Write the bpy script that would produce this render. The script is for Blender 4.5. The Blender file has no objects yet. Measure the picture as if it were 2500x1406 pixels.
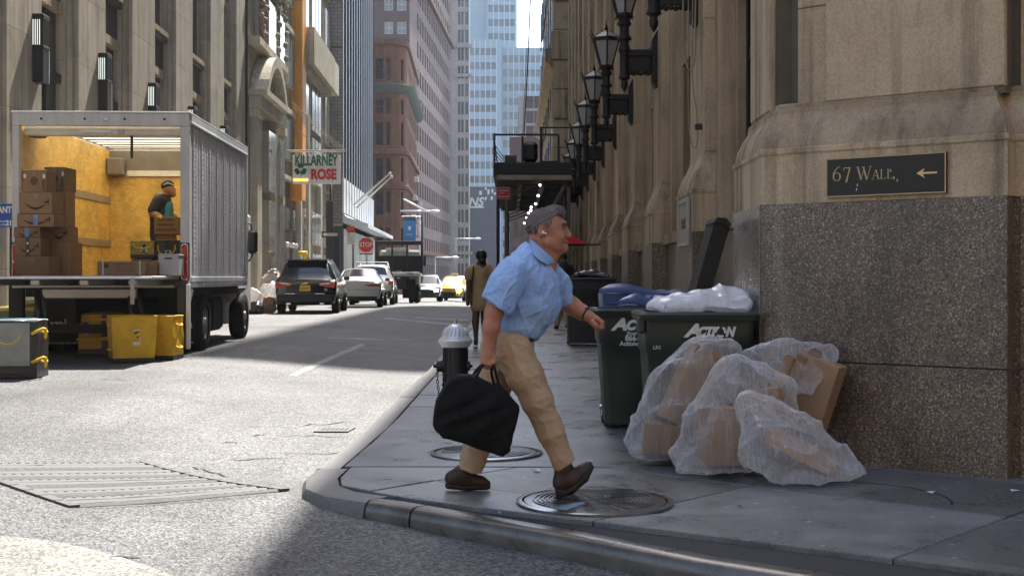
import bpy, bmesh, math, random
import numpy as np
from mathutils import Vector, Matrix, noise
random.seed(7); np.random.seed(7)
scene = bpy.context.scene
col = scene.collection
# ---------------------------------------------------------------- camera
F, HC, YH = 3150.0, 1.27, 678.0          # focal length in photo pixels, eye height, horizon row
cam_d = bpy.data.cameras.new('camera'); cam = bpy.data.objects.new('camera', cam_d); col.objects.link(cam)
cam.location = (0, 0, HC); cam.rotation_euler = (math.pi/2, 0, 0)
cam_d.sensor_width = 36; cam_d.lens = F/2500*36; cam_d.shift_y = (YH-703)/2500
cam_d.clip_start = .1; cam_d.clip_end = 6000
scene.camera = cam
# ---------------------------------------------------------------- sky, sun, exposure
SUN_AZ, SUN_EL = math.radians(8), math.radians(54)
world = bpy.data.worlds.new('World'); scene.world = world; world.use_nodes = True
wn = world.node_tree.nodes; wl = world.node_tree.links
bg = wn['Background']
sky = wn.new('ShaderNodeTexSky'); sky.sky_type = 'NISHITA'; sky.sun_disc = False
sky.sun_elevation = SUN_EL; sky.sun_rotation = SUN_AZ; sky.air_density = 1.0; sky.dust_density = 2.0; sky.ozone_density = 1.0
wl.new(sky.outputs[0], bg.inputs[0]); bg.inputs[1].default_value = 0.13
sun_d = bpy.data.lights.new('sun', 'SUN'); sun = bpy.data.objects.new('sun', sun_d); col.objects.link(sun)
sun_d.energy = 4.2; sun_d.angle = math.radians(0.55); sun_d.color = (1, .95, .87)
to_sun = Vector((math.sin(SUN_AZ)*math.cos(SUN_EL), math.cos(SUN_AZ)*math.cos(SUN_EL), math.sin(SUN_EL)))
sun.rotation_euler = (-to_sun).to_track_quat('-Z', 'Y').to_euler()
scene.view_settings.view_transform = 'Standard'; scene.view_settings.look = 'None'
scene.view_settings.exposure = 1.7; scene.view_settings.gamma = 1.0; scene.view_settings.use_curve_mapping = False
scene.render.engine = 'CYCLES'
cy = scene.cycles
cy.max_bounces = 8; cy.diffuse_bounces = 4; cy.glossy_bounces = 3; cy.transmission_bounces = 4; cy.transparent_max_bounces = 12
cy.volume_bounces = 0; cy.caustics_reflective = False; cy.caustics_refractive = False; cy.sample_clamp_indirect = 2.5
cy.use_denoising = True; cy.use_adaptive_sampling = False
# ---------------------------------------------------------------- ground heights
def sm(a, b, x):
    t = min(1, max(0, (x-a)/(b-a))); return t*t*(3-2*t)
def side_z(x, y): return .015 + .085*sm(7, 20, y) - .5*sm(42, 95, y)
def road_z(x, y): return side_z(x, y) - .12 + .20*sm(1.2, 4.6, -x) + .055*math.exp(-((x+1.25)**2+(y-7.8)**2)/.7)
def left_z(x, y): return road_z(-8, y) + .12
def W(px, py, y): return Vector(((px-1250)/F*y, y, HC-(py-YH)/F*y))
def R(px, py, zf=road_z):
    y = 12.
    for _ in range(40):
        x = (px-1250)/F*y
        y = .5*y + .5*min(900, F*(HC-zf(x, y))/max(py-YH, 1))
    x = (px-1250)/F*y
    return Vector((x, y, zf(x, y)))
# ---------------------------------------------------------------- materials
MATS = {}
def nodes(name):
    m = bpy.data.materials.new(name); m.use_nodes = True; MATS[name] = m
    nt = m.node_tree; b = nt.nodes['Principled BSDF']
    return m, nt.nodes, nt.links, b
def c4(c): return (c[0], c[1], c[2], 1)
def pos(n): return n.new('ShaderNodeNewGeometry').outputs['Position']
def noisetex(n, l, vec, scale, detail=4, rough=.6, dist=0):
    t = n.new('ShaderNodeTexNoise'); t.inputs['Scale'].default_value = scale; t.inputs['Detail'].default_value = detail
    t.inputs['Roughness'].default_value = rough; t.inputs['Distortion'].default_value = dist
    if vec is not None: l.new(vec, t.inputs['Vector'])
    return t.outputs['Fac']
def ramp(n, l, fac, stops):
    r = n.new('ShaderNodeValToRGB'); e = r.color_ramp.elements
    while len(e) < len(stops): e.new(.5)
    for k, (p, c) in enumerate(stops):
        e[k].position = p; e[k].color = c4(c) if isinstance(c, tuple) else (c, c, c, 1)
    l.new(fac, r.inputs[0]); return r.outputs[0]
def mixc(n, l, a, b, fac, mode='MIX'):
    m = n.new('ShaderNodeMix'); m.data_type = 'RGBA'; m.blend_type = mode
    for sock, v in ((m.inputs[0], fac), (m.inputs[6], a), (m.inputs[7], b)):
        if isinstance(v, (int, float)): sock.default_value = v
        elif isinstance(v, tuple): sock.default_value = c4(v)
        else: l.new(v, sock)
    return m.outputs[2]
def bump(n, l, b, h, strength, dist=.01):
    u = n.new('ShaderNodeBump'); u.inputs['Strength'].default_value = strength; u.inputs['Distance'].default_value = dist
    l.new(h, u.inputs['Height']); l.new(u.outputs[0], b.inputs['Normal']); return u
def scaled(n, l, vec, s):
    m = n.new('ShaderNodeMapping'); m.inputs['Scale'].default_value = s; l.new(vec, m.inputs[0]); return m.outputs[0]
def pm(name, c, rough=.6, metal=0, var=.18, scale=4, bmp=0, bscale=60, spec=.5, streak=0, rnd=0, coat=0, dirt=0):
    """plain procedural surface: mottled colour, fine relief, optional vertical streaks and per-piece tone"""
    m, n, l, b = nodes(name); p = pos(n)
    lo = tuple(max(0, x*(1-var)) for x in c); hi = tuple(min(1, x*(1+var)) for x in c)
    f = noisetex(n, l, p, scale, 6, .65)
    cc = ramp(n, l, f, [(.3, lo), (.7, hi)])
    if streak:
        f2 = noisetex(n, l, scaled(n, l, p, (6, 6, .35)), 1.2, 4, .6)
        cc = mixc(n, l, cc, ramp(n, l, f2, [(.35, 1-streak), (.65, 1.0)]), 1.0, 'MULTIPLY')
    if dirt:
        f3 = noisetex(n, l, p, 1.1, 8, .75)
        cc = mixc(n, l, cc, ramp(n, l, f3, [(.35, 1-dirt), (.6, 1.0)]), 1.0, 'MULTIPLY')
    if rnd:
        oi = n.new('ShaderNodeObjectInfo')
        cc = mixc(n, l, cc, ramp(n, l, oi.outputs['Random'], [(0, 1-rnd), (1, 1+0.0)]), 1.0, 'MULTIPLY')
    l.new(cc, b.inputs['Base Color'])
    rr = n.new('ShaderNodeMapRange'); rr.inputs[3].default_value = max(.02, rough-.1); rr.inputs[4].default_value = min(1, rough+.12)
    l.new(f, rr.inputs[0]); l.new(rr.outputs[0], b.inputs['Roughness'])
    b.inputs['Metallic'].default_value = metal; b.inputs['Specular IOR Level'].default_value = spec
    if coat: b.inputs['Coat Weight'].default_value = coat; b.inputs['Coat Roughness'].default_value = .06
    if bmp: bump(n, l, b, noisetex(n, l, p, bscale, 5, .7), bmp)
    return m
def emis(name, c, s):
    m, n, l, b = nodes(name); b.inputs['Base Color'].default_value = c4(c)
    b.inputs['Emission Color'].default_value = c4(c); b.inputs['Emission Strength'].default_value = s; m.cycles.emission_sampling = 'NONE'; return m
def M(k): return MATS[k]
# asphalt: pale worn binder with dark stones and pits
def asphalt(name, a, bcol, scale=1.0):
    m, n, l, b = nodes(name); p = pos(n)
    v = n.new('ShaderNodeTexVoronoi'); v.inputs['Scale'].default_value = 75*scale; l.new(p, v.inputs['Vector'])
    v2 = n.new('ShaderNodeTexVoronoi'); v2.inputs['Scale'].default_value = 26*scale; l.new(p, v2.inputs['Vector'])
    stone = n.new('ShaderNodeSeparateColor'); l.new(v.outputs['Color'], stone.inputs[0])
    stone2 = n.new('ShaderNodeSeparateColor'); l.new(v2.outputs['Color'], stone2.inputs[0])
    cc = ramp(n, l, stone.outputs[0], [(.0, tuple(x*.45 for x in a)), (.45, a), (1, bcol)])
    cc = mixc(n, l, cc, ramp(n, l, stone2.outputs[1], [(0, .62), (.3, 1.0), (1, 1.12)]), .8, 'MULTIPLY')
    big = noisetex(n, l, p, .55, 8, .7, .4)
    cc = mixc(n, l, cc, ramp(n, l, big, [(.30, .58), (.5, .98), (.68, 1.2)]), 1.0, 'MULTIPLY')
    cc = mixc(n, l, cc, ramp(n, l, noisetex(n, l, p, .16, 5, .6, .6), [(.38, .60), (.5, 1.0), (.62, 1.15)]), 1.0, 'MULTIPLY')
    st = noisetex(n, l, scaled(n, l, p, (2.4, .18, 1)), 1.0, 5, .65)
    cc = mixc(n, l, cc, ramp(n, l, st, [(.36, .8), (.55, 1.0)]), .8, 'MULTIPLY')
    l.new(cc, b.inputs['Base Color'])
    l.new(ramp(n, l, stone.outputs[1], [(0, .5), (1, .85)]), b.inputs['Roughness'])
    b.inputs['Specular IOR Level'].default_value = .35
    hh = mixc(n, l, v.outputs['Distance'], v2.outputs['Distance'], .45)
    bump(n, l, b, hh, .55, .012)
    return m
asphalt('asphalt', (.082, .082, .085), (.20, .20, .197))
asphalt('pale_patch', (.26, .25, .22), (.40, .39, .35))
# concrete flags with a tone per flag
def concrete(name, c, rnd, rough=.55, sp=.5):
    m, n, l, b = nodes(name); p = pos(n)
    f = noisetex(n, l, p, 1.6, 9, .72, .3)
    cc = ramp(n, l, f, [(.3, tuple(x*.62 for x in c)), (.5, c), (.72, tuple(x*1.3 for x in c))])
    g = noisetex(n, l, p, 140, 2, .6)
    cc = mixc(n, l, cc, ramp(n, l, g, [(.38, .62), (.5, 1.0), (.66, 1.3)]), 1.0, 'MULTIPLY')
    sp_ = n.new('ShaderNodeTexVoronoi'); sp_.inputs['Scale'].default_value = 5.5; l.new(p, sp_.inputs['Vector'])
    cc = mixc(n, l, ramp(n, l, sp_.outputs['Distance'], [(.055, (.30, .30, .30)), (.085, (.0, .0, .0))]), cc, 1.0, 'ADD')
    oi = n.new('ShaderNodeObjectInfo')
    cc = mixc(n, l, cc, ramp(n, l, oi.outputs['Random'], [(0, 1-rnd), (1, 1.15)]), 1.0, 'MULTIPLY')
    l.new(cc, b.inputs['Base Color']); l.new(ramp(n, l, f, [(.3, rough-.18), (.7, rough+.15)]), b.inputs['Roughness'])
    b.inputs['Specular IOR Level'].default_value = sp
    bump(n, l, b, g, .25, .004); return m
concrete('flag_concrete', (.165, .165, .165), .30, .36)
concrete('kerb_concrete', (.16, .16, .155), .25, .6)
concrete('pale_concrete', (.42, .40, .36), .2, .7)
# polished speckled granite
def granite(name, dark, mid, light, rough):
    m, n, l, b = nodes(name); p = pos(n)
    v = n.new('ShaderNodeTexVoronoi'); v.inputs['Scale'].default_value = 120; l.new(p, v.inputs['Vector'])
    s = n.new('ShaderNodeSeparateColor'); l.new(v.outputs['Color'], s.inputs[0])
    cc = ramp(n, l, s.outputs[0], [(0, dark), (.4, mid), (.8, mid), (1, light)])
    v2 = n.new('ShaderNodeTexVoronoi'); v2.inputs['Scale'].default_value = 34; l.new(p, v2.inputs['Vector'])
    cc = mixc(n, l, cc, light, ramp(n, l, v2.outputs['Distance'], [(.12, .6), (.20, 0.0)]))
    f = noisetex(n, l, p, .9, 7, .7, .5)
    cc = mixc(n, l, cc, ramp(n, l, f, [(.34, .45), (.52, 1.0), (.7, 1.18)]), 1.0, 'MULTIPLY')
    st = noisetex(n, l, scaled(n, l, p, (3.5, 3.5, .25)), 1.0, 5, .6)
    cc = mixc(n, l, cc, ramp(n, l, st, [(.62, (0, 0, 0)), (.72, (.06, .06, .055))]), 1.0, 'ADD')
    l.new(cc, b.inputs['Base Color']); l.new(ramp(n, l, f, [(.3, rough), (.7, rough+.2)]), b.inputs['Roughness'])
    return m
granite('granite', (.035, .026, .018), (.150, .112, .080), (.44, .355, .27), .32)
granite('granite_polished', (.12, .10, .08), (.21, .18, .145), (.34, .30, .25), .12)
def limestone(name, c, rnd=0, dirt=.35):
    m, n, l, b = nodes(name); p = pos(n)
    f = noisetex(n, l, p, 1.3, 9, .7, .3)
    cc = ramp(n, l, f, [(.28, tuple(x*.70 for x in c)), (.5, c), (.74, tuple(min(1, x*1.16) for x in c))])
    st = noisetex(n, l, scaled(n, l, p, (5, 5, .22)), 1.0, 6, .65)
    cc = mixc(n, l, cc, ramp(n, l, st, [(.34, 1-dirt), (.55, 1.0)]), 1.0, 'MULTIPLY')
    g = noisetex(n, l, p, 55, 4, .75)
    cc = mixc(n, l, cc, ramp(n, l, g, [(.35, .80), (.62, 1.12)]), 1.0, 'MULTIPLY')
    pk = noisetex(n, l, p, 2.6, 3, .5)
    cc = mixc(n, l, cc, (.42, .25, .17), ramp(n, l, pk, [(.56, 0.0), (.75, .22)]))
    if rnd:
        oi = n.new('ShaderNodeObjectInfo')
        cc = mixc(n, l, cc, ramp(n, l, oi.outputs['Random'], [(0, 1-rnd), (1, 1.06)]), 1.0, 'MULTIPLY')
    l.new(cc, b.inputs['Base Color']); b.inputs['Roughness'].default_value = .85; b.inputs['Specular IOR Level'].default_value = .25
    bump(n, l, b, g, .3, .006); return m
limestone('limestone', (.50, .395, .265), .10, .55)
limestone('limestone_dirty', (.40, .315, .21), .12, .55)
limestone('limestone_grey', (.40, .355, .28), .14)
limestone('limestone_cream', (.52, .47, .35), .12)
limestone('limestone_pale', (.44, .43, .42), .05, .2)
limestone('brownstone', (.165, .082, .055), .15)
def brick(name, c1, c2, mortar, sx, rot=0):
    m, n, l, b = nodes(name)
    tc = n.new('ShaderNodeTexCoord'); mp = n.new('ShaderNodeMapping'); mp.inputs['Rotation'].default_value = (math.pi/2, 0, rot)
    l.new(tc.outputs['Object'], mp.inputs[0])
    t = n.new('ShaderNodeTexBrick'); l.new(mp.outputs[0], t.inputs['Vector'])
    t.inputs['Color1'].default_value = c4(c1); t.inputs['Color2'].default_value = c4(c2); t.inputs['Mortar'].default_value = c4(mortar)
    t.inputs['Scale'].default_value = sx; t.inputs['Mortar Size'].default_value = .02
    f = noisetex(n, l, pos(n), .4, 6, .7)
    l.new(mixc(n, l, t.outputs[0], ramp(n, l, f, [(.3, .72), (.65, 1.08)]), 1.0, 'MULTIPLY'), b.inputs['Base Color'])
    b.inputs['Roughness'].default_value = .85; bump(n, l, b, t.outputs['Fac'], -.3, .01); return m
brick('brick_grey', (.30, .27, .24), (.36, .33, .29), (.17, .155, .14), 1.1)
brick('brick_purple', (.115, .075, .078), (.15, .095, .098), (.13, .10, .10), 2.2)
brick('brick_dark', (.13, .08, .06), (.19, .12, .085), (.26, .23, .20), 2.0, math.pi/2)
brick('brick_green', (.42, .46, .36), (.50, .52, .42), (.30, .33, .25), 2.0, math.pi/2)
# plywood lining
m, n, l, b = nodes('plywood'); p = pos(n)
w_ = noisetex(n, l, scaled(n, l, p, (1.1, .7, 3.0)), 1.3, 3, .5, 2.2)
wv = n.new('ShaderNodeMath'); wv.operation = 'MULTIPLY'; wv.inputs[1].default_value = 26; l.new(w_, wv.inputs[0])
ws = n.new('ShaderNodeMath'); ws.operation = 'SINE'; l.new(wv.outputs[0], ws.inputs[0])
cc = ramp(n, l, ws.outputs[0], [(0.0, (.66, .42, .085)), (.3, (.73, .48, .11)), (1, (.76, .50, .125))])
cc = mixc(n, l, cc, ramp(n, l, noisetex(n, l, p, 2.2, 7, .7), [(.3, .62), (.55, 1.0), (.7, 1.1)]), 1.0, 'MULTIPLY')
l.new(cc, b.inputs['Base Color']); b.inputs['Roughness'].default_value = .55
# cardboard
pm('cardboard', (.30, .185, .10), .8, 0, .12, 3, .1, 90, .25, 0, .28)
pm('cardboard_pale', (.34, .22, .135), .8, 0, .12, 3, .1, 90, .25, 0, .15)
pm('tape_blue', (.16, .24, .50), .25, 0, .2, 9)
pm('tape_dark', (.03, .03, .035), .35)
pm('print_black', (.025, .018, .015), .7)
pm('print_brown', (.14, .065, .03), .8)
pm('paper_white', (.72, .70, .64), .7, 0, .08, 6)
# metals, paints
pm('white_paint', (.62, .61, .57), .5, 0, .08, 3, .05, 60, .4, .10)
pm('box_frame', (.62, .61, .59), .45, 0, .08, 5, .05, 40, .4, .15)
pm('aluminium', (.80, .82, .86), .34, .30, .10, 3, .08, 70, .5, .12)
pm('aluminium_dull', (.42, .42, .42), .5, .7, .15, 3, .1, 50)
pm('steel_dark', (.06, .06, .06), .5, .6, .3, 6, .1, 50)
pm('black_paint', (.012, .012, .013), .45, 0, .3, 6, .05, 60)
pm('lamp_iron', (.022, .021, .019), .55, .3, .35, 9, .25, 55)
pm('chassis_black', (.015, .014, .013), .75, 0, .4, 5, .2, 40)
pm('rubber', (.02, .02, .02), .8, 0, .3, 20, .3, 70, .3)
pm('rim_metal', (.45, .45, .45), .35, .8)
pm('red_lens', (.45, .02, .015), .2, 0, .1, 20)
pm('white_lens', (.7, .7, .68), .15)
pm('interior_grey', (.20, .17, .13), .6)
pm('track_metal', (.34, .29, .20), .5, .4)
pm('yellow_tote', (.78, .46, .02), .45, 0, .16, 5, .35, 14, .5, 0, .12, 0, .25)
pm('olive_tote', (.36, .28, .05), .5, 0, .16, 5, .3, 14)
pm('yellow_trim', (.80, .52, .02), .5, 0, .1, 9)
pm('black_tote', (.018, .018, .02), .38, 0, .3, 7, .4, 14)
pm('silver_fabric', (.27, .29, .27), .45, .1, .15, 9, .3, 60)
pm('tote_lid_white', (.72, .69, .62), .45, 0, .1, 6, .15, 15)
pm('green_bin', (.02, .05, .03), .4, 0, .3, 6, .1, 30)
pm('cart_green', (.032, .043, .034), .42, 0, .25, 3, .12, 120, .4, 0, 0, 0, .3)
pm('cart_grey', (.03, .032, .033), .5, 0, .25, 3, .12, 120)
pm('bin_blue', (.05, .095, .23), .32, 0, .2, 3, .1, 90)
pm('bin_black', (.006, .006, .006), .55, 0, .3, 6, .1, 60)
pm('white_print', (.66, .67, .64), .6, 0, .08, 20)
pm('grey_bin', (.45, .45, .46), .45, 0, .08, 5)
pm('sign_bronze', (.020, .016, .011), .45, .3, .3, 12, .1, 60)
pm('sign_gold', (.40, .30, .16), .45, .5, .15, 12)
pm('sign_gold_bright', (.62, .42, .17), .4, .5, .1, 12)
pm('plaque_stone', (.30, .27, .22), .5)
pm('stone_letters', (.13, .11, .08), .7)
pm('road_paint', (.36, .36, .35), .7, 0, .45, 14, .3, 60, .3, 0, 0, 0, .6)
pm('worn_steel', (.085, .085, .085), .7, 0, .3, 5, .35, 40)
pm('manhole_iron', (.22, .225, .235), .2, .9, .4, 6, .12, 40)
pm('steel_kerb', (.12, .11, .10), .28, .5, .35, 4, .2, 30)
pm('crack_dark', (.02, .02, .02), .9)
pm('joint_dark', (.035, .035, .035), .9)
pm('glass_dark', (.012, .014, .018), .06, 0, .3, 3, 0, 1, .8)
pm('glass_car', (.008, .01, .014), .05, 0, .2, 3, 0, 1, .8)
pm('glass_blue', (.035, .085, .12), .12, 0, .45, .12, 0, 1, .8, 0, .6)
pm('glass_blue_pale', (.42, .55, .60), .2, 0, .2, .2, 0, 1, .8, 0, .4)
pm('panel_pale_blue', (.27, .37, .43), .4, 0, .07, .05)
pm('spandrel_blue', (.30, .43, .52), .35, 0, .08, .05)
pm('bronze_dark', (.018, .015, .012), .5, .4)
pm('spandrel_dark', (.045, .04, .033), .6, .2, .25, 4, .2, 20)
pm('fin_white', (.72, .76, .80), .35, .2, .1, 1)
pm('tower_black', (.012, .02, .04), .6, 0, .4, .4, 0, 1, 0)
pm('orange_paint', (.85, .34, .03), .55, 0, .18, .9, .1, 10, .4, .25)
pm('green_pale', (.42, .47, .36), .7, 0, .15, 3)
pm('green_dark_panel', (.055, .065, .045), .7, 0, .2, 4)
pm('copper_green', (.075, .105, .09), .7, 0, .2, 2, .2, 9)
pm('navy_panel', (.035, .05, .10), .55, 0, .2, .6)
pm('sign_white', (.86, .86, .78), .5, 0, .08, 2, 0, 1, .4, .12)
pm('sign_green', (.02, .16, .06), .5)
pm('sign_red', (.62, .012, .012), .45)
pm('sign_red_board', (.38, .012, .016), .5)
pm('sign_blue', (.02, .075, .33), .5)
pm('banner_blue', (.035, .22, .55), .6, 0, .1, 2)
pm('awning_red', (.80, .05, .07), .7, 0, .12, 3)
pm('pole_grey', (.50, .50, .49), .4, .6)
pm('pole_black', (.02, .02, .022), .45, .3)
pm('car_black', (.004, .004, .005), .15, 0, .1, 3, 0, 1, .4, 0, 0, .5)
pm('car_white', (.72, .70, .65), .2, 0, .03, 3, 0, 1, .6, 0, 0, 1)
pm('car_silver', (.55, .56, .56), .22, .35, .04, 3, 0, 1, .6, 0, 0, 1)
pm('car_dark', (.02, .045, .04), .2, .2, .1, 3, 0, 1, .6, 0, 0, 1)
pm('taxi_yellow', (.80, .44, .015), .2, 0, .05, 3, 0, 1, .6, 0, 0, 1)
pm('trim_black', (.012, .012, .012), .55)
pm('chrome', (.75, .75, .75), .12, 1.0)
pm('plate_yellow', (.80, .48, .02), .5)
pm('shed_green', (.016, .022, .018), .6, 0, .3, 3, .15, 20)
pm('shed_steel', (.12, .112, .098), .55, .4, .3, 3, .15, 30)
pm('shed_beam', (.30, .26, .20), .6, 0, .2, 3)
pm('rope_grey', (.30, .26, .20), .8)
# people
pm('skin', (.42, .19, .12), .42, 0, .14, 26, .12, 180, .35)
pm('skin_dark', (.075, .038, .022), .45, 0, .15, 20)
pm('skin_worker', (.33, .165, .09), .5, 0, .12, 20)
pm('hair_black', (.006, .005, .005), .5)
pm('khaki', (.48, .335, .215), .85, 0, .10, 9, .25, 220, .2)
pm('leather_brown', (.035, .016, .009), .55, 0, .35, 18, .35, 60)
pm('sole_rubber', (.022, .014, .010), .75)
pm('canvas_black', (.0075, .007, .007), .8, 0, .3, 9, .4, 230, .25)
pm('earbud_white', (.85, .85, .84), .2)
pm('dress_tan', (.40, .29, .15), .8, 0, .15, 7, .3, 60)
pm('jacket_dark', (.012, .012, .014), .7, 0, .3, 9)
pm('vest_blue', (.03, .22, .36), .65, 0, .12, 9, .2, 60)
pm('vest_dark', (.012, .014, .02), .7)
pm('watch_dark', (.03, .012, .01), .4)
# blue shirt: fine weave
m, n, l, b = nodes('shirt_blue'); p = pos(n)
f = noisetex(n, l, p, 7, 6, .6); g = noisetex(n, l, scaled(n, l, p, (1, 1, 3)), 260, 2, .5)
cc = ramp(n, l, f, [(.3, (.27, .42, .72)), (.7, (.37, .53, .82))])
l.new(mixc(n, l, cc, ramp(n, l, g, [(.35, .82), (.65, 1.12)]), 1.0, 'MULTIPLY'), b.inputs['Base Color'])
b.inputs['Roughness'].default_value = .8; b.inputs['Specular IOR Level'].default_value = .2
def crease(n, l, b, p, rot, sc, strength, dist):
    mp = n.new('ShaderNodeMapping'); mp.inputs['Rotation'].default_value = rot; mp.inputs['Scale'].default_value = sc; l.new(p, mp.inputs[0])
    c1 = noisetex(n, l, mp.outputs[0], 1.0, 3, .55, .7); bump(n, l, b, c1, strength, dist)
crease(n, l, b, p, (0, .7, 0), (26, 10, 6), .5, .02)
# grey hair: strands
m, n, l, b = nodes('hair_grey'); p = pos(n)
g = noisetex(n, l, scaled(n, l, p, (.45, 1.4, 1.4)), 190, 3, .6, .5)
l.new(ramp(n, l, g, [(.3, (.06, .05, .043)), (.5, (.17, .145, .125)), (.72, (.42, .385, .35))]), b.inputs['Base Color'])
b.inputs['Roughness'].default_value = .5; bump(n, l, b, g, .8, .006)
# clear plastic film
def film(name, base, op, tint):
    m, n, l, b = nodes(name); p = pos(n)
    b.inputs['Base Color'].default_value = c4(tint); b.inputs['Roughness'].default_value = .14; b.inputs['Specular IOR Level'].default_value = 1.0
    def streaks(rot, sc):
        mp = n.new('ShaderNodeMapping'); mp.inputs['Rotation'].default_value = rot; mp.inputs['Scale'].default_value = sc; l.new(p, mp.inputs[0])
        f_ = noisetex(n, l, mp.outputs[0], 1.0, 3, .55, .5)
        ms = n.new('ShaderNodeMath'); ms.operation = 'SUBTRACT'; l.new(f_, ms.inputs[0]); ms.inputs[1].default_value = .5
        ab = n.new('ShaderNodeMath'); ab.operation = 'ABSOLUTE'; l.new(ms.outputs[0], ab.inputs[0])
        return f_, ramp(n, l, ab.outputs[0], [(.0, 1.0), (.010, .35), (.05, 0.0)])
    f1, s1 = streaks((0, .55, .2), (11, 6, 1.2)); f2, s2 = streaks((0, -.9, .3), (10, 5, 1.3)); f3, s3 = streaks((.2, 1.5, 0), (6, 6, 2))
    f = mixc(n, l, mixc(n, l, f1, f2, .5), f3, .5); s = mixc(n, l, mixc(n, l, s1, s2, 1.0, 'LIGHTEN'), s3, .35)
    bump(n, l, b, f, .15, .05)
    tr = n.new('ShaderNodeBsdfTransparent'); tr.inputs[0].default_value = (.97, .97, .97, 1)
    tl = n.new('ShaderNodeBsdfTranslucent'); tl.inputs[0].default_value = c4(tint)
    a1 = n.new('ShaderNodeMixShader'); a1.inputs[0].default_value = .4; l.new(b.outputs[0], a1.inputs[1]); l.new(tl.outputs[0], a1.inputs[2])
    lw = n.new('ShaderNodeLayerWeight'); lw.inputs[0].default_value = .35
    k = n.new('ShaderNodeMath'); k.operation = 'MULTIPLY_ADD'; l.new(lw.outputs['Facing'], k.inputs[0]); k.inputs[1].default_value = .5; k.inputs[2].default_value = base
    k2 = n.new('ShaderNodeMath'); k2.operation = 'MULTIPLY_ADD'; l.new(s, k2.inputs[0]); k2.inputs[1].default_value = op; l.new(k.outputs[0], k2.inputs[2])
    k2.use_clamp = True
    mx = n.new('ShaderNodeMixShader'); l.new(k2.outputs[0], mx.inputs[0]); l.new(tr.outputs[0], mx.inputs[1]); l.new(a1.outputs[0], mx.inputs[2])
    l.new(mx.outputs[0], n['Material Output'].inputs['Surface']); return m
film('clear_film', .15, .22, (.90, .91, .94))
film('white_film', .78, .3, (.88, .89, .92))
film('silver_film', .85, .2, (.70, .68, .66))
pm('black_film', (.010, .010, .011), .22, 0, .3, 8, .9, 16, .7)
pm('tan_film', (.40, .33, .28), .4, 0, .2, 5, .6, 14)
# translucent roof of the truck body, and lamp glass
def transl(name, c, mixf):
    m, n, l, b = nodes(name); b.inputs['Base Color'].default_value = c4(c); b.inputs['Roughness'].default_value = .4
    tl = n.new('ShaderNodeBsdfTranslucent'); tl.inputs[0].default_value = c4(c)
    mx = n.new('ShaderNodeMixShader'); mx.inputs[0].default_value = mixf
    l.new(b.outputs[0], mx.inputs[1]); l.new(tl.outputs[0], mx.inputs[2]); l.new(mx.outputs[0], n['Material Output'].inputs['Surface'])
    return m
transl('roof_translucent', (.92, .88, .78), .85)
transl('lamp_glass', (.62, .64, .66), .5)
emis('bulb', (.85, .9, 1.0), 2.5)
emis('sconce_light', (.80, .88, .80), .35)
emis('headlight', (.95, .98, 1.0), 60)
emis('headlight_soft', (.85, 1.0, .8), 10)
emis('neon_orange', (1.0, .45, .10), .6)
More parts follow.
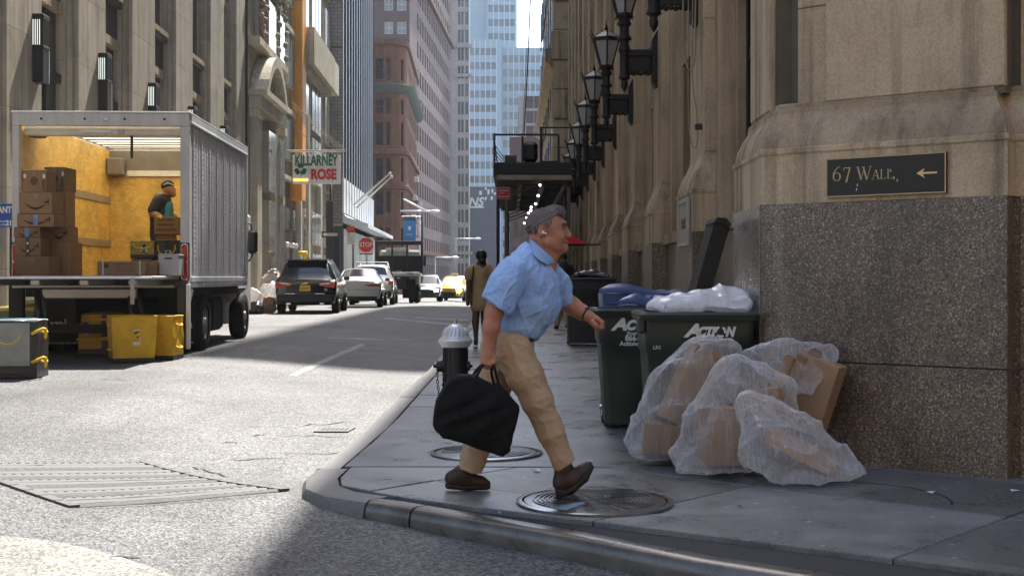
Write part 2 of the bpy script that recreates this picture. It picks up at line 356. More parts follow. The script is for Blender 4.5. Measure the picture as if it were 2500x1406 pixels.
# ---------------------------------------------------------------- mesh helpers
class MB:
    def __init__(s): s.v = []; s.f = []
    def add(s, vs, fs):
        o = len(s.v); s.v += [tuple(q) for q in vs]; s.f += [tuple(i+o for i in g) for g in fs]; return s
    def box(s, x0, x1, y0, y1, z0, z1):
        return s.add([(x0,y0,z0),(x1,y0,z0),(x1,y1,z0),(x0,y1,z0),(x0,y0,z1),(x1,y0,z1),(x1,y1,z1),(x0,y1,z1)],
                     [(0,3,2,1),(4,5,6,7),(0,1,5,4),(1,2,6,5),(2,3,7,6),(3,0,4,7)])
    def bbox(s, x0, x1, y0, y1, z0, z1, c=.01):       # box with chamfered edges
        c = min(c, (x1-x0)/2.01, (y1-y0)/2.01, (z1-z0)/2.01)
        xs = (x0, x1); ys = (y0, y1); zs = (z0, z1); V = []; I = {}
        for i in (0,1):
            for j in (0,1):
                for k in (0,1):
                    dx = c*(1-2*i); dy = c*(1-2*j); dz = c*(1-2*k)
                    for a, q in enumerate(((xs[i], ys[j]+dy, zs[k]+dz), (xs[i]+dx, ys[j], zs[k]+dz), (xs[i]+dx, ys[j]+dy, zs[k]))):
                        I[i,j,k,a] = len(V); V.append(q)
        Fc = []
        for i in (0,1):
            Fc.append([I[i,0,0,0], I[i,1,0,0], I[i,1,1,0], I[i,0,1,0]])
            Fc.append([I[0,i,0,1], I[1,i,0,1], I[1,i,1,1], I[0,i,1,1]])
            Fc.append([I[0,0,i,2], I[1,0,i,2], I[1,1,i,2], I[0,1,i,2]])
        for i in (0,1):
            for j in (0,1):
                Fc.append([I[i,j,0,0], I[i,j,1,0], I[i,j,1,1], I[i,j,0,1]])
                Fc.append([I[i,0,j,0], I[i,1,j,0], I[i,1,j,2], I[i,0,j,2]])
                Fc.append([I[0,i,j,1], I[1,i,j,1], I[1,i,j,2], I[0,i,j,2]])
                for k in (0,1): Fc.append([I[i,j,k,0], I[i,j,k,1], I[i,j,k,2]])
        ctr = Vector(((x0+x1)/2, (y0+y1)/2, (z0+z1)/2)); out = []
        for g in Fc:
            p = [Vector(V[q]) for q in g]; nn = (p[1]-p[0]).cross(p[2]-p[0]); cc = sum(p, Vector())/len(p)
            out.append(tuple(g) if nn.dot(cc-ctr) > 0 else tuple(reversed(g)))
        return s.add(V, out)
    def prism(s, poly, d):                            # 3-D polygon pushed by vector d
        n = len(poly); d = Vector(d); A = [Vector(p) for p in poly]; B = [p+d for p in A]
        nn = Vector()
        for i in range(n): nn += A[i].cross(A[(i+1) % n])
        flip = nn.dot(d) > 0
        fs = [tuple(range(n)), tuple(range(2*n-1, n-1, -1))] + [(i, i+n, (i+1) % n+n, (i+1) % n) for i in range(n)]
        if flip: fs = [tuple(reversed(g)) for g in fs]
        return s.add(A+B, fs)
    def tube(s, pts, r, n=8, cap=True):
        pts = [Vector(p) for p in pts]; N = len(pts); rr = r if isinstance(r, (list, tuple)) else [r]*N
        ring = []; up = None
        for i in range(N):
            t = (pts[min(i+1, N-1)]-pts[max(i-1, 0)])
            if t.length < 1e-9: t = Vector((0, 0, 1))
            t.normalize()
            if up is None: up = Vector((0, 0, 1)) if abs(t.z) < .9 else Vector((1, 0, 0))
            a = up - t*up.dot(t)
            if a.length < 1e-5: a = Vector((1, 0, 0)) - t*t.x
            a.normalize(); up = a; b = t.cross(a)
            ring += [pts[i] + (a*math.cos(2*math.pi*k/n) + b*math.sin(2*math.pi*k/n))*rr[i] for k in range(n)]
        fs = [(i*n+k, i*n+(k+1) % n, (i+1)*n+(k+1) % n, (i+1)*n+k) for i in range(N-1) for k in range(n)]
        if cap: fs += [tuple(range(n-1, -1, -1)), tuple(range((N-1)*n, N*n))]
        return s.add(ring, fs)
    def lathe(s, prof, c=(0, 0, 0), n=24, axis='z', cap=True, a0=0):
        c = Vector(c); vs = []
        for (r, h) in prof:
            for k in range(n):
                a = 2*math.pi*k/n + a0; x, y = r*math.cos(a), r*math.sin(a)
                vs.append(c + (Vector((x, y, h)) if axis == 'z' else Vector((h, x, y)) if axis == 'x' else Vector((y, h, x))))
        P = len(prof)
        fs = [(i*n+k, i*n+(k+1) % n, (i+1)*n+(k+1) % n, (i+1)*n+k) for i in range(P-1) for k in range(n)]
        if cap: fs += [tuple(range(n-1, -1, -1)), tuple(range((P-1)*n, P*n))]
        return s.add(vs, fs)
    def grid(s, rows):                                # rows of points
        m = len(rows[0]); vs = [p for r in rows for p in r]
        return s.add(vs, [(i*m+j, i*m+j+1, (i+1)*m+j+1, (i+1)*m+j) for i in range(len(rows)-1) for j in range(m-1)])
    def ball(s, c, r, n=10, m=6):
        c = Vector(c); r = r if isinstance(r, (tuple, list)) else (r, r, r); vs = []; fs = []
        for i in range(m+1):
            t = math.pi*i/m
            for k in range(n):
                a = 2*math.pi*k/n
                vs.append(c + Vector((r[0]*math.sin(t)*math.cos(a), r[1]*math.sin(t)*math.sin(a), -r[2]*math.cos(t))))
        fs = [(i*n+k, i*n+(k+1) % n, (i+1)*n+(k+1) % n, (i+1)*n+k) for i in range(m) for k in range(n)]
        return s.add(vs, fs)
    def xf(s, mat): s.v = [tuple(mat @ Vector(q)) for q in s.v]; return s
    def mesh(s, name, mat, smooth=False, clean=False):
        me = bpy.data.meshes.new(name); me.from_pydata(s.v, [], s.f)
        if clean:
            bm = bmesh.new(); bm.from_mesh(me); bmesh.ops.remove_doubles(bm, verts=bm.verts, dist=1e-5)
            bmesh.ops.recalc_face_normals(bm, faces=bm.faces); bm.to_mesh(me); bm.free()
        if mat: me.materials.append(M(mat))
        if smooth:
            me.shade_smooth()
            if smooth is not True: me.set_sharp_from_angle(angle=math.radians(smooth))
        me.update(); return me
    def build(s, name, mat, parent=None, smooth=False, world=False, clean=False):
        if world and parent is not None:
            inv = root_mw(parent).inverted(); s.xf(inv)
        return link(name, s.mesh(name, mat, smooth, clean), parent)
def link(name, me, parent=None, loc=None, rot=None, scl=None):
    o = bpy.data.objects.new(name, me); col.objects.link(o)
    if parent is not None: o.parent = parent
    if loc is not None: o.location = loc
    if rot is not None: o.rotation_euler = rot
    if scl is not None: o.scale = scl
    return o
def root_mw(o):
    m = o.matrix_basis.copy()
    while o.parent is not None: o = o.parent; m = o.matrix_basis @ m
    return m
def tag(o, label=None, cat=None, group=None, kind=None):
    if label: o['label'] = label
    if cat: o['category'] = cat
    if group: o['group'] = group
    if kind: o['kind'] = kind
    return o
def empty(name, loc=(0, 0, 0), rz=0, rx=0):
    o = bpy.data.objects.new(name, None); col.objects.link(o); o.location = loc; o.rotation_euler = (rx, 0, rz)
    o.empty_display_size = .1; return o
def thing(name, label, cat, loc=(0, 0, 0), rz=0, group=None, rx=0): return tag(empty(name, loc, rz, rx), label, cat, group)
def copy_tree(o, parent=None):
    c = o.copy(); col.objects.link(c); c.parent = parent
    for ch in list(o.children): copy_tree(ch, c)
    return c
def sweep(mb, line, prof, close=False):
    """profile [(out, z)] swept along plan polyline; out is to the right-hand side of travel"""
    n = len(line); L = [Vector((p[0], p[1])) for p in line]; offs = []
    for i in range(n):
        ds = []
        if i > 0: ds.append((L[i]-L[i-1]).normalized())
        if i < n-1: ds.append((L[i+1]-L[i]).normalized())
        ns = [Vector((d.y, -d.x)) for d in ds]
        if len(ns) == 2:
            b_ = (ns[0]+ns[1]); b_ = b_/max(1e-6, b_.length_squared)*2 if b_.length > 1e-3 else ns[0]
            k = b_
        else: k = ns[0]
        offs.append(k)
    rows = [[(L[i].x+offs[i].x*o, L[i].y+offs[i].y*o, z) for i in range(n)] for (o, z) in prof]
    mb.grid(rows); return mb
def text_mesh(txt, size, mat, parent, mw, ext=.004, bold=0, xs=1.0, shear=0, align='CENTER', name='lettering', spacing=1.0):
    cu = bpy.data.curves.new('t', 'FONT'); cu.body = txt; cu.size = size; cu.extrude = ext; cu.offset = bold; cu.align_x = align; cu.align_y = 'CENTER'
    cu.resolution_u = 3; cu.shear = shear; cu.space_character = spacing
    o = bpy.data.objects.new('t', cu); col.objects.link(o)
    bpy.context.view_layer.update()
    me = bpy.data.meshes.new_from_object(o.evaluated_get(bpy.context.evaluated_depsgraph_get()))
    bpy.data.objects.remove(o); bpy.data.curves.remove(cu)
    me.transform(mw @ Matrix.Diagonal((xs, 1, 1, 1))); me.materials.clear(); me.materials.append(M(mat)); me.name = name
    return link(name, me, parent)
def face_mw(loc, ux=(1, 0, 0), uy=(0, 0, 1)):
    """frame whose x runs along ux and y along uy on an upright face"""
    x = Vector(ux).normalized(); y = Vector(uy).normalized(); z = x.cross(y)
    m = Matrix((x, y, z)).transposed().to_4x4(); m.translation = Vector(loc); return m
def facade(root, O, ud, width, z0, z1, cols, rows, depth, wallmat, panemat, framemat=None, fr=.06, bars=(0, 0), sill=None, wallname='wall', pane_parts=True, skip=None, frame_d=.05):
    """wall sheet with real rectangular openings; each window is a part (pane, frame)"""
    O = Vector((O[0], O[1], 0)); ud = Vector((ud[0], ud[1], 0)).normalized(); nd = Vector((ud.y, -ud.x, 0))   # outward
    us = sorted(set([0, width]+[a for c in cols for a in c])); zs = sorted(set([z0, z1]+[a for r in rows for a in r]))
    mb = MB()
    P = lambda u, z, d=0: tuple(O+ud*u-nd*d+Vector((0, 0, z)))
    isop = lambda u, z: any(c[0] < u < c[1] for c in cols) and any(r[0] < z < r[1] for r in rows)
    for i in range(len(us)-1):
        for j in range(len(zs)-1):
            uc, zc = (us[i]+us[i+1])/2, (zs[j]+zs[j+1])/2
            if isop(uc, zc) and not (skip and skip(uc, zc)):
                a, b, c, d = us[i], us[i+1], zs[j], zs[j+1]
                for q in (((a,c,0),(b,c,0),(b,c,depth),(a,c,depth)), ((a,d,0),(a,d,depth),(b,d,depth),(b,d,0)),
                          ((a,c,0),(a,c,depth),(a,d,depth),(a,d,0)), ((b,c,0),(b,d,0),(b,d,depth),(b,c,depth))):
                    mb.add([P(*w) for w in q], [(0, 1, 2, 3)])
            else:
                mb.add([P(us[i],zs[j]), P(us[i+1],zs[j]), P(us[i+1],zs[j+1]), P(us[i],zs[j+1])], [(0, 1, 2, 3)])
    wall = mb.build(wallname, wallmat, root, world=True)
    cache = {}; ang = math.atan2(ud.y, ud.x); rinv = root_mw(root).inverted(); wins = []
    for c in cols:
        for r in rows:
            if skip and skip((c[0]+c[1])/2, (r[0]+r[1])/2): continue
            w, h = round(c[1]-c[0], 3), round(r[1]-r[0], 3)
            if (w, h) not in cache:
                p = MB().box(-w/2+.002, w/2-.002, 0, .02, .002, h-.002)
                f_ = MB(); d = frame_d
                for bx in ((-w/2+.001, -w/2+fr, .001, h-.001), (w/2-fr, w/2-.001, .001, h-.001), (-w/2+fr, w/2-fr, .001, fr), (-w/2+fr, w/2-fr, h-fr, h-.001)):
                    f_.box(bx[0], bx[1], -d, -.001, bx[2], bx[3])
                for k in range(bars[0]): u = -w/2+w*(k+1)/(bars[0]+1); f_.box(u-fr/3, u+fr/3, -d*.8, -.002, fr, h-fr)
                for k in range(bars[1]): z = h*(k+1)/(bars[1]+1); f_.box(-w/2+fr, w/2-fr, -d*.9, -.003, z-fr/2.5, z+fr/2.5)
                cache[w, h] = (p.mesh('window', panemat), f_.mesh('frame', framemat) if framemat else None)
            mw = Matrix.Translation(O+ud*((c[0]+c[1])/2)-nd*depth*.96+Vector((0, 0, r[0]))) @ Matrix.Rotation(ang, 4, 'Z')
            o = link('window', cache[w, h][0], root); o.matrix_basis = rinv @ mw; wins.append(o)
            if cache[w, h][1]: link('frame', cache[w, h][1], o)
    return wall
def drape(name, quad, zf, dz, mat, parent, nx=8, ny=8, th=0):
    """ground sheet over a quad given in plan"""
    A, B, C, D = [Vector((q[0], q[1])) for q in quad]; rows = []
    for j in range(ny+1):
        r = []
        for i in range(nx+1):
            s_, t = i/nx, j/ny; p = (A*(1-s_)+B*s_)*(1-t)+(D*(1-s_)+C*s_)*t
            r.append((p.x, p.y, zf(p.x, p.y)+dz))
        rows.append(r)
    return MB().grid(rows).build(name, mat, parent, True, world=parent is not None)
# ---------------------------------------------------------------- implicit surfaces (for bodies, cloth and bags)
class Field:
    def __init__(s, lo, hi, h):
        s.lo = np.array(lo, float); s.h = h; s.n = np.ceil((np.array(hi)-s.lo)/h).astype(int)+1
        s.v = np.full(s.n, .2, np.float32)
    def _win(s, lo, hi):
        a = np.maximum(0, np.floor((np.array(lo)-s.lo)/s.h).astype(int)); b = np.minimum(s.n, np.ceil((np.array(hi)-s.lo)/s.h).astype(int)+1)
        if np.any(b <= a): return None
        ax = [s.lo[i]+s.h*np.arange(a[i], b[i]) for i in range(3)]
        X = ax[0][:, None, None]; Y = ax[1][None, :, None]; Z = ax[2][None, None, :]
        return tuple(slice(a[i], b[i]) for i in range(3)), X, Y, Z
    def put(s, lo, hi, fn, k=.02, op='add'):
        mg = k+3*s.h
        w = s._win(np.array(lo)-mg, np.array(hi)+mg)
        if w is None: return
        sl, X, Y, Z = w; d = fn(X, Y, Z).astype(np.float32); a = s.v[sl]; d = np.broadcast_to(d, a.shape)
        if op == 'add':
            if k > 0:
                hh = np.maximum(k-np.abs(a-d), 0)/k; s.v[sl] = np.minimum(a, d)-hh*hh*k*.25
            else: s.v[sl] = np.minimum(a, d)
        elif op == 'sub':
            d = -d
            hh = np.maximum(k-np.abs(a-d), 0)/max(k, 1e-6); s.v[sl] = np.maximum(a, d)+hh*hh*k*.25
        elif op == 'off': s.v[sl] = a+d
    def cone(s, a, b, ra, rb, k=.02, op='add', flat=None):
        a = np.array(a, float); b = np.array(b, float); ab = b-a; L2 = max(1e-9, ab@ab); R_ = max(ra, rb)
        def fn(X, Y, Z):
            t = np.clip(((X-a[0])*ab[0]+(Y-a[1])*ab[1]+(Z-a[2])*ab[2])/L2, 0, 1)
            dx, dy, dz = X-a[0]-t*ab[0], Y-a[1]-t*ab[1], Z-a[2]-t*ab[2]
            if flat: dx, dy, dz = dx*flat[0], dy*flat[1], dz*flat[2]
            return np.sqrt(dx*dx+dy*dy+dz*dz)-(ra+(rb-ra)*t)
        g = 1/min(flat) if flat else 1
        s.put(np.minimum(a, b)-R_*g, np.maximum(a, b)+R_*g, fn, k, op)
    def chain(s, pts, k=.02, flat=None):
        for (a, ra), (b, rb) in zip(pts[:-1], pts[1:]): s.cone(a, b, ra, rb, k, 'add', flat)
    def ell(s, c, r, rot=None, k=.02, op='add'):
        c = np.array(c, float); r = np.array(r, float); Rm = np.array(rot.to_3x3()).T if rot is not None else np.eye(3)
        def fn(X, Y, Z):
            dx, dy, dz = X-c[0], Y-c[1], Z-c[2]
            q = [Rm[i, 0]*dx+Rm[i, 1]*dy+Rm[i, 2]*dz for i in range(3)]
            k0 = np.sqrt(sum((q[i]/r[i])**2 for i in range(3))); k1 = np.sqrt(sum((q[i]/r[i]**2)**2 for i in range(3)))
            return k0*(k0-1)/np.maximum(k1, 1e-6)
        m_ = max(r); s.put(c-m_, c+m_, fn, k, op)
    def rbox(s, c, hf, rad, rot=None, k=.02, op='add'):
        c = np.array(c, float); hf = np.array(hf, float)-rad; Rm = np.array(rot.to_3x3()).T if rot is not None else np.eye(3)
        def fn(X, Y, Z):
            dx, dy, dz = X-c[0], Y-c[1], Z-c[2]
            q = [np.abs(Rm[i, 0]*dx+Rm[i, 1]*dy+Rm[i, 2]*dz)-hf[i] for i in range(3)]
            o = np.sqrt(sum(np.maximum(t, 0)**2 for t in q)); return o+np.minimum(np.maximum(np.maximum(q[0], q[1]), q[2]), 0)-rad
        m_ = float(np.linalg.norm(hf+rad)); s.put(c-m_, c+m_, fn, k, op)
    def mesh(s):
        v = s.v; nx, ny, nz = v.shape; sg = v < 0
        cs = [(dx, dy, dz) for dx in (0, 1) for dy in (0, 1) for dz in (0, 1)]
        cut = lambda A, d: A[d[0]:nx-1+d[0], d[1]:ny-1+d[1], d[2]:nz-1+d[2]]
        cnt = sum(cut(sg, d).astype(np.int8) for d in cs); mask = (cnt > 0) & (cnt < 8)
        idx = np.full(mask.shape, -1, np.int32); I = np.argwhere(mask); idx[mask] = np.arange(len(I))
        cv = {d: cut(v, d)[mask] for d in cs}; acc = np.zeros((len(I), 3)); num = np.zeros(len(I))
        for d in cs:
            for ax in range(3):
                if d[ax] == 0:
                    e = list(d); e[ax] = 1; e = tuple(e); a, b = cv[d], cv[e]; cr = (a < 0) != (b < 0)
                    t = np.where(cr, a/np.where(np.abs(a-b) < 1e-12, 1, a-b), 0)
                    for q in range(3): acc[:, q] += np.where(cr, d[q]+(t if q == ax else 0), 0)
                    num += cr
        V = (I+acc/np.maximum(num, 1)[:, None])*s.h+s.lo; Fs = []
        for ax in range(3):
            o1, o2 = [(1, 2), (2, 0), (0, 1)][ax]
            sl0 = [slice(1, -1)]*3; sl0[ax] = slice(0, -1); sl1 = list(sl0); sl1[ax] = slice(1, None)
            A, B = sg[tuple(sl0)], sg[tuple(sl1)]
            for want in (True, False):
                E = np.argwhere((A != B) & (A == want))
                if not len(E): continue
                base = E.copy(); base[:, o1] += 1; base[:, o2] += 1
                q = []
                for (u, w) in ((-1, -1), (0, -1), (0, 0), (-1, 0)):
                    c = base.copy(); c[:, o1] += u; c[:, o2] += w; q.append(idx[c[:, 0], c[:, 1], c[:, 2]])
                f4 = np.stack(q if want else q[::-1], 1); Fs.append(f4[(f4 >= 0).all(1)])
        return V, np.concatenate(Fs)
    def build(s, name, mat, parent=None, warp=None, smooth_it=0, world=True):
        V, Fc = s.mesh()
        for _ in range(smooth_it):
            a = np.zeros_like(V); c = np.zeros(len(V))
            for i in range(4):
                for j in (1, 3): np.add.at(a, Fc[:, i], V[Fc[:, (i+j) % 4]]); np.add.at(c, Fc[:, i], 1)
            V = .5*V+.5*a/np.maximum(c, 1)[:, None]
        if warp is not None: V = warp(V)
        me = bpy.data.meshes.new(name)
        if parent is not None and world:
            inv = np.array(root_mw(parent).inverted()); V = V@inv[:3, :3].T+inv[:3, 3]
        me.vertices.add(len(V)); me.vertices.foreach_set('co', V.astype(np.float32).ravel())
        me.loops.add(len(Fc)*4); me.loops.foreach_set('vertex_index', Fc.astype(np.int32).ravel())
        me.polygons.add(len(Fc)); me.polygons.foreach_set('loop_start', np.arange(0, len(Fc)*4, 4, dtype=np.int32))
        me.update(calc_edges=True); me.validate(); me.shade_smooth(); me.materials.append(M(mat))
        return link(name, me, parent)

def wrinkle(o, A, layers, seed=0):
    """irregular sharp creases pushed along the normals; layers: (matrix rows scale, weight)"""
    me = o.data; n = len(me.vertices); co = np.empty(n*3, np.float32); me.vertices.foreach_get('co', co); co = co.reshape(-1, 3)
    nr = np.empty(n*3, np.float32); me.vertices.foreach_get('normal', nr); nr = nr.reshape(-1, 3); d = np.zeros(n)
    for k, (ax, sc, w) in enumerate(layers):
        ax = Vector(ax).normalized(); u = ax.orthogonal().normalized(); v = ax.cross(u); B = np.array([ax*sc[0], u*sc[1], v*sc[2]])
        q = co@B.T+seed*7.1+k*3.7
        val = np.array([noise.noise(Vector(t)) for t in q]); d += w*(np.clip(1-np.abs(val)*3.2, 0, 1)**1.6-.25)
    co2 = co+nr*(A*d)[:, None]; me.vertices.foreach_set('co', co2.astype(np.float32).ravel()); me.update()
# ================================================================ GROUND
xs = [-900,-400,-150,-60,-30,-20,-14,-11]+[-9+.3*k for k in range(34)]+[1.5,3,6,12,30,80,200,400,900]
ys = [-300,-60,-20,-5,0,2]+[3+.4*k for k in range(60)]+[27.5+1.5*k for k in range(50)]+[110,130,170,240,400,650,900]
tag(MB().grid([[(x, y, road_z(x, y)) for x in xs] for y in ys]).build('road', 'asphalt', None, True), kind='structure')
road = bpy.data.objects['road']
KPATH = [(-1.12,150),(-1.12,95),(-1.12,60),(-1.1,38),(-1.08,17),(-1.19,10.7),(-1.29,8.5),(-1.305,8.1),(-1.25,7.74),(-1.09,7.46),(-.88,7.29),(-.69,7.16),(.22,6.34),(.81,5.75),(1.22,5.43),(4.5,2.9)]
def path_pts(path, s0, s1, step=.25):
    L = [Vector(p) for p in path]; out = []; acc = 0
    seg = [(L[i+1]-L[i]).length for i in range(len(L)-1)]
    def at(s):
        a = 0
        for i, g in enumerate(seg):
            if s <= a+g or i == len(seg)-1: return L[i]+(L[i+1]-L[i])*((s-a)/g)
            a += g
    knots = [0]
    for g in seg: knots.append(knots[-1]+g)
    ss = sorted(set([s0, s1]+[k for k in knots if s0 < k < s1]+([s0+step*k for k in range(1, int((s1-s0)/step)+1) if s0+step*k < s1-.02] if step else [])))
    return [at(s) for s in ss]
def path_len(path): return sum((Vector(path[i+1])-Vector(path[i])).length for i in range(len(path)-1))
def kerb_piece(parent, pts, prof, mat, zf, name='kerb_stone', jit=0, sgn=1):
    n = len(pts); offs = []
    for i in range(n):
        d = (pts[min(i+1, n-1)]-pts[max(i-1, 0)]).normalized(); offs.append(Vector((d.y, -d.x))*sgn)
    rows = [[(pts[i].x+offs[i].x*o, pts[i].y+offs[i].y*o, zf(pts[i].x, pts[i].y)+z+jit) for i in range(n)] for o, z in prof]
    mb = MB().grid(rows); k = len(prof)
    for e in (0, n-1): mb.add([rows[j][e] for j in range(k)]+[(rows[0][e][0], rows[0][e][1], rows[0][e][2]-.2)], [tuple(range(k+1))])
    return mb.build(name, mat, parent, 35, clean=True)
kerb = tag(empty('kerb'), kind='structure')
L_ = path_len(KPATH); s_corner = L_-path_len(KPATH[6:]); s_steel = L_-path_len(KPATH[10:]); 
stone = [(-.155, -.004), (-.015, 0), (.0, -.012), (.012, -.2)]
s = s_corner; cuts = [s]
while s > 42: s -= 2.35; cuts.append(s)
for a, b in zip(cuts[1:], cuts[:-1]):
    if a > 40: kerb_piece(kerb, path_pts(KPATH, a+.004, b-.004, .6), stone, 'kerb_concrete', side_z, jit=random.uniform(-.004, .003))
kerb_piece(kerb, path_pts(KPATH, 1, cuts[-1], 4), stone, 'kerb_concrete', side_z)
kerb_piece(kerb, path_pts(KPATH, s_corner+.006, s_steel+.06, .07), [(-.21, -.003), (-.04, 0), (-.012, -.01), (.004, -.035), (.02, -.1), (.035, -.2)], 'kerb_concrete', side_z, 'kerb_corner')
nose = [(-.13, -.002), (-.06, 0), (-.03, -.006), (-.012, -.02), (-.002, -.04), (.002, -.065), (.004, -.2)]
kerb_piece(kerb, path_pts(KPATH, s_steel+.07, s_steel+.40, .05), nose, 'steel_kerb', side_z, 'kerb_steel_nosing')
kerb_piece(kerb, path_pts(KPATH, s_steel+.415, L_, .12), nose, 'steel_kerb', side_z, 'kerb_steel_nosing')
# right pavement: dark bed with separate flags
SW = lambda y: 1.75+.0159*(y-9.1)                 # street line of the right building
def kx(y):
    for (a, b) in zip(KPATH[:-1], KPATH[1:]):
        if b[1] <= y <= a[1]: return a[0]+(b[0]-a[0])*(a[1]-y)/(a[1]-b[1])
    return -1.2
inner = [Vector(p) for p in KPATH]
mb = MB(); bed = []
for y in [150,120,95,80,60,50,42,38,30,24,20,17,14,12,10.7,9.5,8.55]:
    bed.append([(kx(y)+.10, y, side_z(0, y)-.03), (4.2, y, side_z(0, y)-.03)])
mb.grid(bed)
mb.add([(p[0]*1.0+.10*(1 if i < 4 else .7), p[1]+(.0 if i < 2 else .09), side_z(0, p[1])-.03) for i, p in enumerate(KPATH[6:])]+[(9, 3.5, -.015), (9, 9, .0), (4.2, 8.6, -.015)], [tuple(range(len(KPATH[6:])+3))])
pav = tag(mb.build('pavement', 'joint_dark', None, clean=True), kind='structure')
def clip(poly, a, b):                                     # keep the part left of a->b
    out = []; n = len(poly); d = b-a
    sd = lambda p: d.x*(p.y-a.y)-d.y*(p.x-a.x)
    for i in range(n):
        p, q = poly[i], poly[(i+1) % n]; sp, sq = sd(p), sd(q)
        if sp >= 0: out.append(p)
        if sp*sq < 0: out.append(p+(q-p)*(sp/(sp-sq)))
    return out
def flag(poly, zf=side_z, parent=None, mat='flag_concrete'):
    if len(poly) < 3: return
    dz = random.uniform(-.004, .002); tx, ty = random.uniform(-.002, .002), random.uniform(-.002, .002); c = sum(poly, Vector((0, 0)))/len(poly)
    top = [(p.x, p.y, zf(p.x, p.y)+dz+tx*(p.x-c.x)+ty*(p.y-c.y)) for p in poly]
    n = len(top); 
    inn = [(c.x+(t[0]-c.x)*(1-.006/max(.05, (Vector(t[:2])-c).length)), c.y+(t[1]-c.y)*(1-.006/max(.05, (Vector(t[:2])-c).length)), t[2]) for t in top]
    low = [(t[0], t[1], t[2]-.006) for t in top]; bot = [(t[0], t[1], t[2]-.05) for t in top]
    mb = MB().add(inn+low+bot, [tuple(range(n))]+[(i+n, (i+1) % n+n, (i+1) % n, i) for i in range(n)]+[(i+2*n, (i+1) % n+2*n, (i+1) % n+n, i+n) for i in range(n)])
    mb.build('flagstone', mat, parent, clean=True)
rowsY = [8.56, 9.67, 11.33, 12.3, 13.4, 14.7, 16.4, 18, 19.7, 21.4, 23.1, 24.8, 26.5, 28.5, 30.5, 33, 35.5, 38, 42]
for j in range(len(rowsY)-1):
    a, b = rowsY[j]+.004, rowsY[j+1]-.004
    splits = [None, .47, 2.35 if a > 9.3 else 2.6]
    flag([Vector((kx(a)+.17, a)), Vector((splits[2], a)), Vector((splits[2], b)), Vector((kx(b)+.17, b))], side_z, pav)
mb = MB(); mb.grid([[(kx(y)+.17, y, side_z(0, y)), (4.2, y, side_z(0, y))] for y in [42, 46, 52, 60, 70, 80, 95, 120, 150]])
mb.build('far_slab', 'flag_concrete', pav)
e1 = Vector((.745, -.667)); e2 = Vector((.667, .745)); o_ = Vector((-1.3, 7.9))
hp = []
pp = path_pts(KPATH, s_corner-.2, L_, 0)
for i in range(len(pp)-1):
    d = (pp[i+1]-pp[i]).normalized(); nn = Vector((-d.y, d.x)); w_ = .225 if i < 6 else .15
    hp.append((pp[i]+nn*w_, pp[i+1]+nn*w_))
u0 = [-1.2, .55, 2.1, 3.65, 5.2, 6.8]; v0 = [-1.0, .62, 1.75, 2.9, 4.2, 5.6, 7]
for i in range(len(u0)-1):
    for j in range(len(v0)-1):
        q = [o_+e1*u+e2*v for u, v in ((u0[i]+.005, v0[j]+.005), (u0[i+1]-.005, v0[j]+.005), (u0[i+1]-.005, v0[j+1]-.005), (u0[i]+.005, v0[j+1]-.005))]
        for a, b in hp: 
            q = clip(q, a, b)
            if len(q) < 3: break
        if len(q) >= 3: q = clip(q, Vector((9, 8.554)), Vector((-9, 8.554)))[::1]
        if len(q) >= 3: flag(q, side_z, pav)
# left pavement and kerb
LK = lambda y: -6.75-.0286*y
LB = lambda y: -9.3-.0286*y
lp = tag(MB().grid([[(LB(y)-6, y, left_z(0, y)), (LK(y)-.16, y, left_z(0, y))] for y in [-20, 0, 5, 10, 14, 20, 30, 40, 50, 60, 70, 80, 95, 107]]).build('far_pavement', 'pale_concrete'), kind='structure')
lpath = [(LK(110), 110), (LK(60), 60), (LK(8), 8)]
for k in range(24):
    kerb_piece(lp, path_pts(lpath, k*4.2+.01, (k+1)*4.2-.01, 2), [(-.0, -.2), (-.005, -.01), (-.02, 0), (-.17, 0)], 'pale_concrete', left_z, sgn=-1)
# road markings, patches, cracks
def Rq(pts, zf=road_z): return [R(a, b, zf) for a, b in pts]
def mark(pts, mat='road_paint', name='painted_line', dz=.004, nx=10, ny=4): return drape(name, Rq(pts), road_z, dz, mat, road, nx, ny)
mark([(704, 917), (724, 919), (893, 842), (880, 839)], ny=10)
mark([(935, 778), (1139, 795), (1139, 791), (945, 775)])
mark([(800, 826), (1000, 832), (1002, 829), (806, 824)])
mark([(1010, 776), (1140, 782), (1140, 779), (1015, 774)])
poly = [(-200, 1300), (0, 1309), (110, 1318), (200, 1336), (300, 1362), (370, 1385), (440, 1412), (520, 1460), (-200, 1500)]
pts = [R(a, b) for a, b in poly]; c = sum(pts, Vector())/len(pts)
mb = MB(); N = len(pts)
rings = [[tuple((lambda q: (q.x, q.y, road_z(q.x, q.y)+.004))(c+(p-c)*t)) for p in pts+[pts[0]]] for t in (.001, .3, .6, .85, 1)]
mb.grid(rings).build('concrete_patch', 'pale_patch', road, True)
def crack(pts, w=.012, zf=road_z, parent=None, name='crack', mat='crack_dark'):
    P = [R(a, b, zf) for a, b in pts]; rows = [[], []]
    for i, p in enumerate(P):
        d = (P[min(i+1, len(P)-1)]-P[max(0, i-1)]); d.z = 0; d.normalize(); nn = Vector((-d.y, d.x, 0)); ww = w*random.uniform(.5, 1.2)*(.3 if i in (0, len(P)-1) else 1)
        for k, sg in enumerate((-1, 1)):
            q = p+nn*ww*sg; rows[k].append((q.x, q.y, zf(q.x, q.y)+.005))
    MB().grid(rows).build(name, mat, parent if parent else road)
def wob(p0, p1, n=7, a=4): return [(p0[0]+(p1[0]-p0[0])*i/n, p0[1]+(p1[1]-p0[1])*i/n+random.uniform(-a, a)*(0 < i < n)) for i in range(n+1)]
